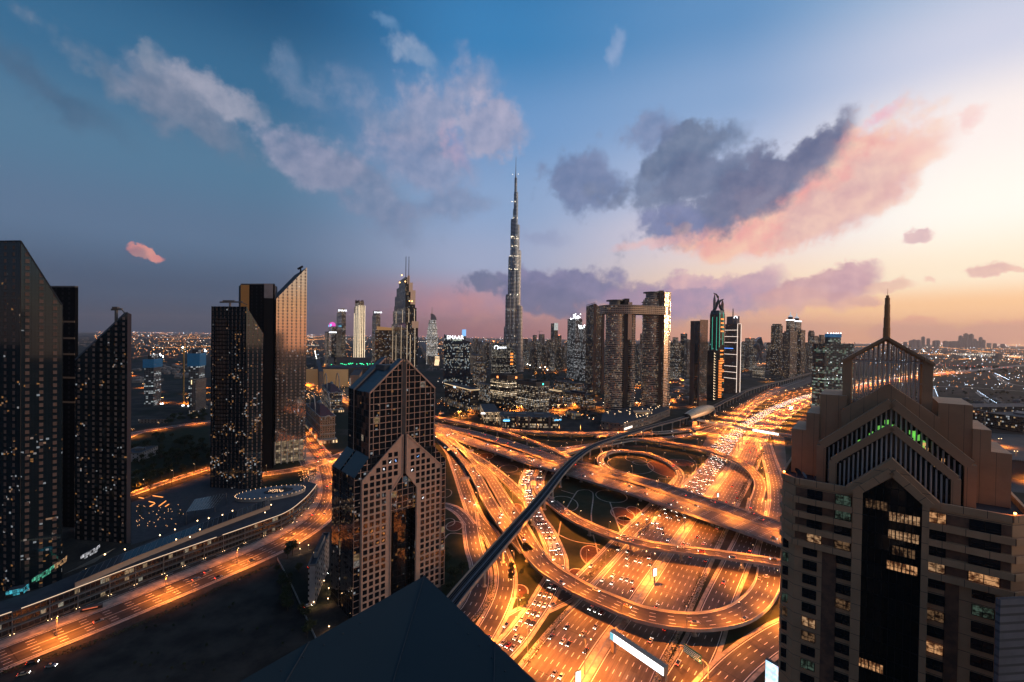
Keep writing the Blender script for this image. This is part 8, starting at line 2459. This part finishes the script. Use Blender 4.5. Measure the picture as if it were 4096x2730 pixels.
o = b.build('distant_houses', [M_house2, M_roof], kind='stuff'); o['label'] = 'hazy mass of far low houses out to the horizon'
# apartment cluster and far skyline: single towers too alike to tell apart
def far_tower(u, v_top, Y, wpx, m, label, group, name='far_tower', cap=True):
    x = XA(u, Y); w = wpx * Y / 1820
    h = HZ(u, v_top, Y)
    t = thing(name, label, 'tower', (x, Y, 0), group)
    b = MB(); b.box(x, Y, 0, w, w, h * .94 if cap else h, .35, 0, 1); b.build('block', [m, M_roofdark], t)
    if cap:
        b = MB(); b.box(x, Y, h * .94 - .01, w * .6, w * .6, h * .06, .35, 0, 1); b.build('crown', [m, M_roofdark], t)
ms = [M_res, M_res2, M_dark, M_res3, M_off3]
for k in range(30):
    u = 2090 + (k * 8.1) % 236 + rh.uniform(-3, 3)
    far_tower(u, rh.uniform(1358, 1402), rh.uniform(2250, 2950), rh.uniform(12, 20), rh.choice(ms), 'apartment tower in the dense lit cluster beside the tallest tower', 'apartment towers in the dense cluster')
for k in range(20):
    u = rh.uniform(2690, 3010)
    far_tower(u, rh.uniform(1364, 1400), rh.uniform(2300, 3600), rh.uniform(12, 24), rh.choice(ms), 'dark tower in the far business district behind the bridged pair', 'towers in the far business district')
for k in range(16):
    u = rh.uniform(1780, 2000)
    far_tower(u, rh.uniform(1372, 1405), rh.uniform(2700, 3800), rh.uniform(9, 16), rh.choice(ms), 'dim apartment block scattered behind the blue office slab', 'dim blocks behind the blue slab')
for k in range(14):
    u = rh.uniform(3205, 3310)
    far_tower(u, rh.uniform(1366, 1395), rh.uniform(2700, 4200), rh.uniform(10, 18), rh.choice(ms), 'dim tower lining the far end of the highway', 'towers at the far end of the highway')
mar = mat('far_haze_tower', (.10, .085, .085, 1), .9)
for u, v in ((3841, 1341), (3851, 1352), (3862, 1332), (3883, 1334), (3897, 1354), (3921, 1347), (3930, 1358), (3875, 1356), (3908, 1362), (3834, 1362), (3691, 1345), (3712, 1352), (3673, 1358), (3655, 1357), (3643, 1360), (3738, 1361), (3748, 1360), (3780, 1362), (3800, 1364), (3815, 1363), (3955, 1371), (3978, 1372), (4010, 1374), (3620, 1366)):
    far_tower(u, v + 2, 15000, rh.uniform(8, 13), mar, 'faint tower of the hazy skyline on the pink horizon', 'towers of the hazy far skyline')

# right hand buildings below the villas
t, p, h = building('lit_plaza_building', 'low dark building with an orange lit rooftop terrace by the open car park', 3836, 3930, 3945, 900, 12, 1645, M_dark, cat='building'); roof_kit(t, p, h, False)
q = inset(p, 1.02); b = MB(); b.face([q[3] + (h - 4,), f(q[3], q[0], .75) + (h - 4,), f(q[3], q[0], .75) + (h - 1.6,), q[3] + (h - 1.6,)]); b.build('lit_terrace', light_mat('terrace_amber', (1, .5, .2, 1), 1.1), t)
t, p, h = building('dark_long_building', 'long dark flat-roofed block behind the open car park', 3950, 4100, 4300, 880, 10, 1672, M_dark, cat='building'); roof_kit(t, p, h, False)
t, p, h = building('dark_long_building', 'second dark block with warm windows farther behind the car park', 3760, 3860, 4200, 1060, 8, 1630, M_dark, cat='building')
patch('car_park', [(3880, 1730), (4096, 1740), (4300, 1990), (3950, 1960)], .01, mat('car_park_asphalt', (.07, .062, .055, 1), .85, noise=(.05, (.045, .04, .036, 1), .2)))
cu = [G(3985, 1905), G(4060, 1915), G(4200, 1925), G(4400, 1900)]
t = thing('curved_fin_building', 'dark curved building with a row of vertical fins along its roof edge', 'building', cu[0] + (0,))
L = catmull([x + (0,) for x in cu], 3)
b = MB(); hh_ = 24.0
b.prism([(q.x, q.y) for q in L] + [(q.x + 8, q.y + 25) for q in reversed(L)], 0, hh_, 0, 1); b.build('block', [mat('fin_wall', (.05, .055, .065, 1), .6), M_roofdark], t)
b = MB()
for q in L[::1]: b.bar((q.x, q.y - .3, hh_ - 3), (q.x, q.y - .3, hh_ + 1.5), .25)
b.build('fins', M_darkmetal, t, kind='stuff')
t, p, h = building('ribbed_grey_hall', 'grey hall with a corrugated side at the lower edge beside the spired tower', 4010, 4030, 4700, 74, 6, 2400, facade('corrugated', (.22, .21, .22, 1), (.10, .10, .105, 1), 40, 1.4, (0, 1), (.0, .3), lit=0, gr=.6, wr=.5, tilt=0), depth=12, cat='building')
for i in range(11):
    n, pr = CARS_FULL[i % 6] ; x, y = G(4005 + (i % 11) * 11, 1985 + i * 6.5)
    o = dup(pr, (x, y, .05), .5, label=n + ' car parked in the row below the curved dark building', group=n + ' cars parked below the curved building')
for u, v, k in ((1245, 2270, 1), (1263, 2298, 0), (1300, 2302, 0), (1232, 2428, 2)):
    n, pr = CARS_FULL[k]; x, y = G(u, v); dup(pr, (x, y, .05), rt.uniform(.3, .9), label=n + ' car parked under the trees by the pale apartment block', group=n + ' cars parked by the pale block')
for u, v in ((1199, 2191), (1234, 2200), (1255, 2230), (1275, 2260), (1268, 2297), (1296, 2345), (1315, 2375), (1312, 2418), (1255, 2432), (1402, 2478), (1316, 2532), (1200, 2215)):
    x, y = G(u, v)
    t = thing('garden_lamp', 'small pale post lamp in the car park by the gabled glass tower', 'lamp', (x, y, 0), 'post lamps in the tower car park')
    b = MB(); b.tube([(x, y, 0), (x, y, 3.6)], [.08, .06], 5); b.build('pole', M_steel, t)
    b = MB(); b.ball(x, y, 3.8, .32, 6); b.build('lamp_head', M_lampw, t)
    lo = bpy.data.objects.new('light', bpy.data.lights.get('post_light') or lamp_light('post_light', 900.0, 170, (1, .6, .3))); COL.objects.link(lo); lo.parent = t; lo.location = (0, 0, 3.3)
b = MB(); pts = [(1096, 2182), (1145, 2300), (1180, 2370), (1215, 2440), (1262, 2560)]
L = catmull([G(u, v) + (0,) for u, v in [(1110, 2240), (1170, 2355), (1215, 2455), (1265, 2565)]], 4)
for i in range(len(L) - 1): b.bar(L[i] + Vector((0, 0, .9)), L[i + 1] + Vector((0, 0, .9)), .3, 1.8)
tag(b.build('boundary_wall', M_conc), 'thin pale boundary wall between the sandy lot and the trees', 'wall')
x, y = G(364, 2446)
t = thing('bus_shelter', 'small bus stop shelter with a red lit fascia beside the avenue', 'bus stop', (x, y, 0))
b = MB(); b.box(x, y, 3.0, 11, 3, .35, .52); b.build('roof', mat('shelter', (.10, .07, .06, 1), .6), t)
b = MB(); b.box(x - .7, y + 1.2, 0, 10.6, .25, 3.0, .52); b.build('back_panel', M_glassdark, t)
b = MB(); b.box(x + .8, y - 1.4, 2.5, 7, .15, .5, .52); b.build('fascia', light_mat('fascia_red', (1, .25, .12, 1), .5), t)
barrier(ROADS['left'][0], 'kerbed concrete median of the avenue below the podium', .35, .7)

# ------------------------------------------------------------------ lights of the far districts
b = MB(); rl = random.Random(31)
def spark(x, y, z, r, mi):
    b.v.extend([(x, y, z - r), (x - r, y, z), (x, y - r, z), (x + r, y, z), (x, y + r, z), (x, y, z + r)])
    n = len(b.v) - 6
    for tri in ((0, 2, 1), (0, 3, 2), (0, 4, 3), (0, 1, 4), (5, 1, 2), (5, 2, 3), (5, 3, 4), (5, 4, 1)):
        b.f.append(tuple(n + i for i in tri)); b.uv.extend([(0, 0)] * 3); b.mi.append(mi)
def blocked(x, y, u, v):
    return y < 900 or (2080 < u < 3260 and v > 1455 and y < 1500) or (1740 < u < 2880 and v > 1560)
for i in range(4200):
    side = rl.random()
    u = rl.uniform(380, 1260) if side < .36 else (rl.uniform(3560, 4300) if side < .64 else rl.uniform(1200, 3560))
    dv = 7 + 95 * rl.random() ** 1.9 if side < .36 or side >= .64 else 6 + 190 * rl.random() ** 2.2
    v = 1344 + .0144 * (u - 2048) + dv
    x, y = G(u, v)
    if blocked(x, y, u, v): continue
    r = y * rl.uniform(.00018, .0005) * (1.5 if rl.random() < .07 else 1)
    mi = rl.choices((0, 1, 2), (9, 2, .6) if u < 3500 else (5, 4, 3))[0]
    spark(x, y, 8, r, mi)
for i in range(46):                                  # lamp rows along far roads
    u = rl.choice((rl.uniform(450, 1230), rl.uniform(3600, 4200), rl.uniform(1300, 3300)))
    dv = rl.uniform(9, 75); v = 1344 + .0144 * (u - 2048) + dv
    x, y = G(u, v); a = rl.gauss(0, .35) + (pi / 2 if rl.random() < .25 else 0)
    sp = y * .004; n = rl.randint(14, 40); mi = 0 if rl.random() < .7 else 1
    for k in range(n):
        X_, Y_ = x + cos(a) * sp * k, y + sin(a) * sp * k
        if Y_ < 1100 or blocked(X_, Y_, u, v): continue
        spark(X_, Y_, 9, Y_ * .00038, mi)
for i in range(420):
    u, v = rl.uniform(1750, 2740), rl.uniform(1470, 1690)
    if (u > 2400 and v > 1640) or (v > 1640 and u < 1930): continue
    x, y = G(u, v); spark(x, y, rl.choice((3, 4, 6)), rl.uniform(.3, .75), rl.choices((0, 1), (3, 1))[0])
for u0, v0, u1, v1, n, mi in ((3735, 1388, 4040, 1419, 70, 0), (3606, 1381, 3662, 1382, 20, 0), (3740, 1377, 3810, 1379, 18, 0), (4030, 1381, 4096, 1383, 14, 0), (3736, 1556, 3757, 1616, 14, 2), (3910, 1574, 3996, 1632, 14, 2), (3980, 1500, 4038, 1528, 14, 2), (3715, 1463, 4080, 1478, 22, 3), (1320, 1360, 1330, 1362, 8, 0), (1225, 1348, 1300, 1346, 16, 0), (1226, 1361, 1320, 1357, 26, 0), (3400, 1388, 3560, 1390, 30, 0)):
    for k in range(n):
        x, y = G(u0 + (u1 - u0) * k / n, v0 + (v1 - v0) * k / n); spark(x, y, 8, y * .00042, mi)
for u, v in ((1260, 1411), (1261, 1419), (1263, 1427), (1265, 1434), (1266, 1442), (2120, 1470), (2140, 1478), (2160, 1480), (2180, 1478), (2205, 1484), (2110, 1466), (2150, 1472), (2190, 1490), (3030, 1400), (3880, 1440), (3895, 1443), (3930, 1444), (3862, 1422), (3743, 1436), (3792, 1428), (4034, 1443)):
    x, y = G(u, v); spark(x, y, 12, y * .0011, 1 if v > 1440 or u > 3700 else 1)
o = b.build('distant_city_lights', [light_mat('spark_sodium', (1, .36, .08, 1), 9), light_mat('spark_white', (1, .88, .72, 1), 10), light_mat('spark_blue', (.62, .78, 1, 1), 16), light_mat('spark_red', (1, .16, .06, 1), 10)], kind='stuff')
o['label'] = 'countless tiny orange and white lights of the far city'
for k in range(100):                                  # lamps that wash the middle districts
    sec = k % 5
    u = (rl.uniform(520, 850), rl.uniform(1225, 1500), rl.uniform(2085, 2330), rl.uniform(2640, 3120), rl.uniform(1700, 1960))[sec]
    v = (rl.uniform(1395, 1640), rl.uniform(1410, 1610), rl.uniform(1452, 1500), rl.uniform(1440, 1545), rl.uniform(1410, 1470))[sec]
    x, y = G(u, v)
    FAR_LAMPS.append((x, y, 0))
for k in range(26):
    u, v = rl.choice(((rl.uniform(2660, 2790), rl.uniform(1500, 1640)), (rl.uniform(2545, 2580), rl.uniform(1540, 1640)), (rl.uniform(3860, 4200), rl.uniform(1740, 1960))))
    x, y = G(u, v); FAR_LAMPS.append((x, y, 0))
for k in range(34):                                  # and the office streets of the middle distance
    u, v = rl.uniform(1780, 2420), rl.uniform(1545, 1690)
    x, y = G(u, v); FAR_LAMPS.append((x, y, 0))
b = MB(); far_light = lamp_light('far_lamp_light', P0 * 5.2)
for x, y, z in FAR_LAMPS:
    b.tube([(x, y, z), (x, y, z + 13)], [.2, .15], 5)
    for sg in (-1, 1): b.bar((x, y, z + 13), (x + sg * 2.2, y, z + 13.2), .15); b.ball(x + sg * 2.2, y, z + 13, .45, 5, 1)
    lo = bpy.data.objects.new('light', far_light); COL.objects.link(lo); lo.location = (x, y, z + 12.6)
o = b.build('distant_street_lamps', [M_steel, M_lampw], kind='stuff'); o['label'] = 'far street lamps glowing over the middle districts'

# ------------------------------------------------------------------ evening haze
hz = bpy.data.materials.new('haze_air'); hz.use_nodes = True
T = NT(hz.node_tree); T.n.clear()
pv_ = T.add('ShaderNodeVolumePrincipled')
pv_.inputs['Color'].default_value = (.95, .88, .86, 1)
pv_.inputs['Density'].default_value = 2.9e-5
pv_.inputs['Anisotropy'].default_value = .35
mo = T.add('ShaderNodeOutputMaterial')
T.l.new(pv_.outputs[0], mo.inputs['Volume'])
b = MB(); b.prism([(-28100, -3100), (28100, -3100), (28100, 28100), (-28100, 28100)], -1.0, 1120.0, 0, 0, bottom=True)
b.build('haze', hz, kind='stuff')

# the prototypes were only moulds
for t in PROTOS:
    for c in list(bpy.data.objects):
        if c.parent == t: bpy.data.objects.remove(c)
    bpy.data.objects.remove(t)
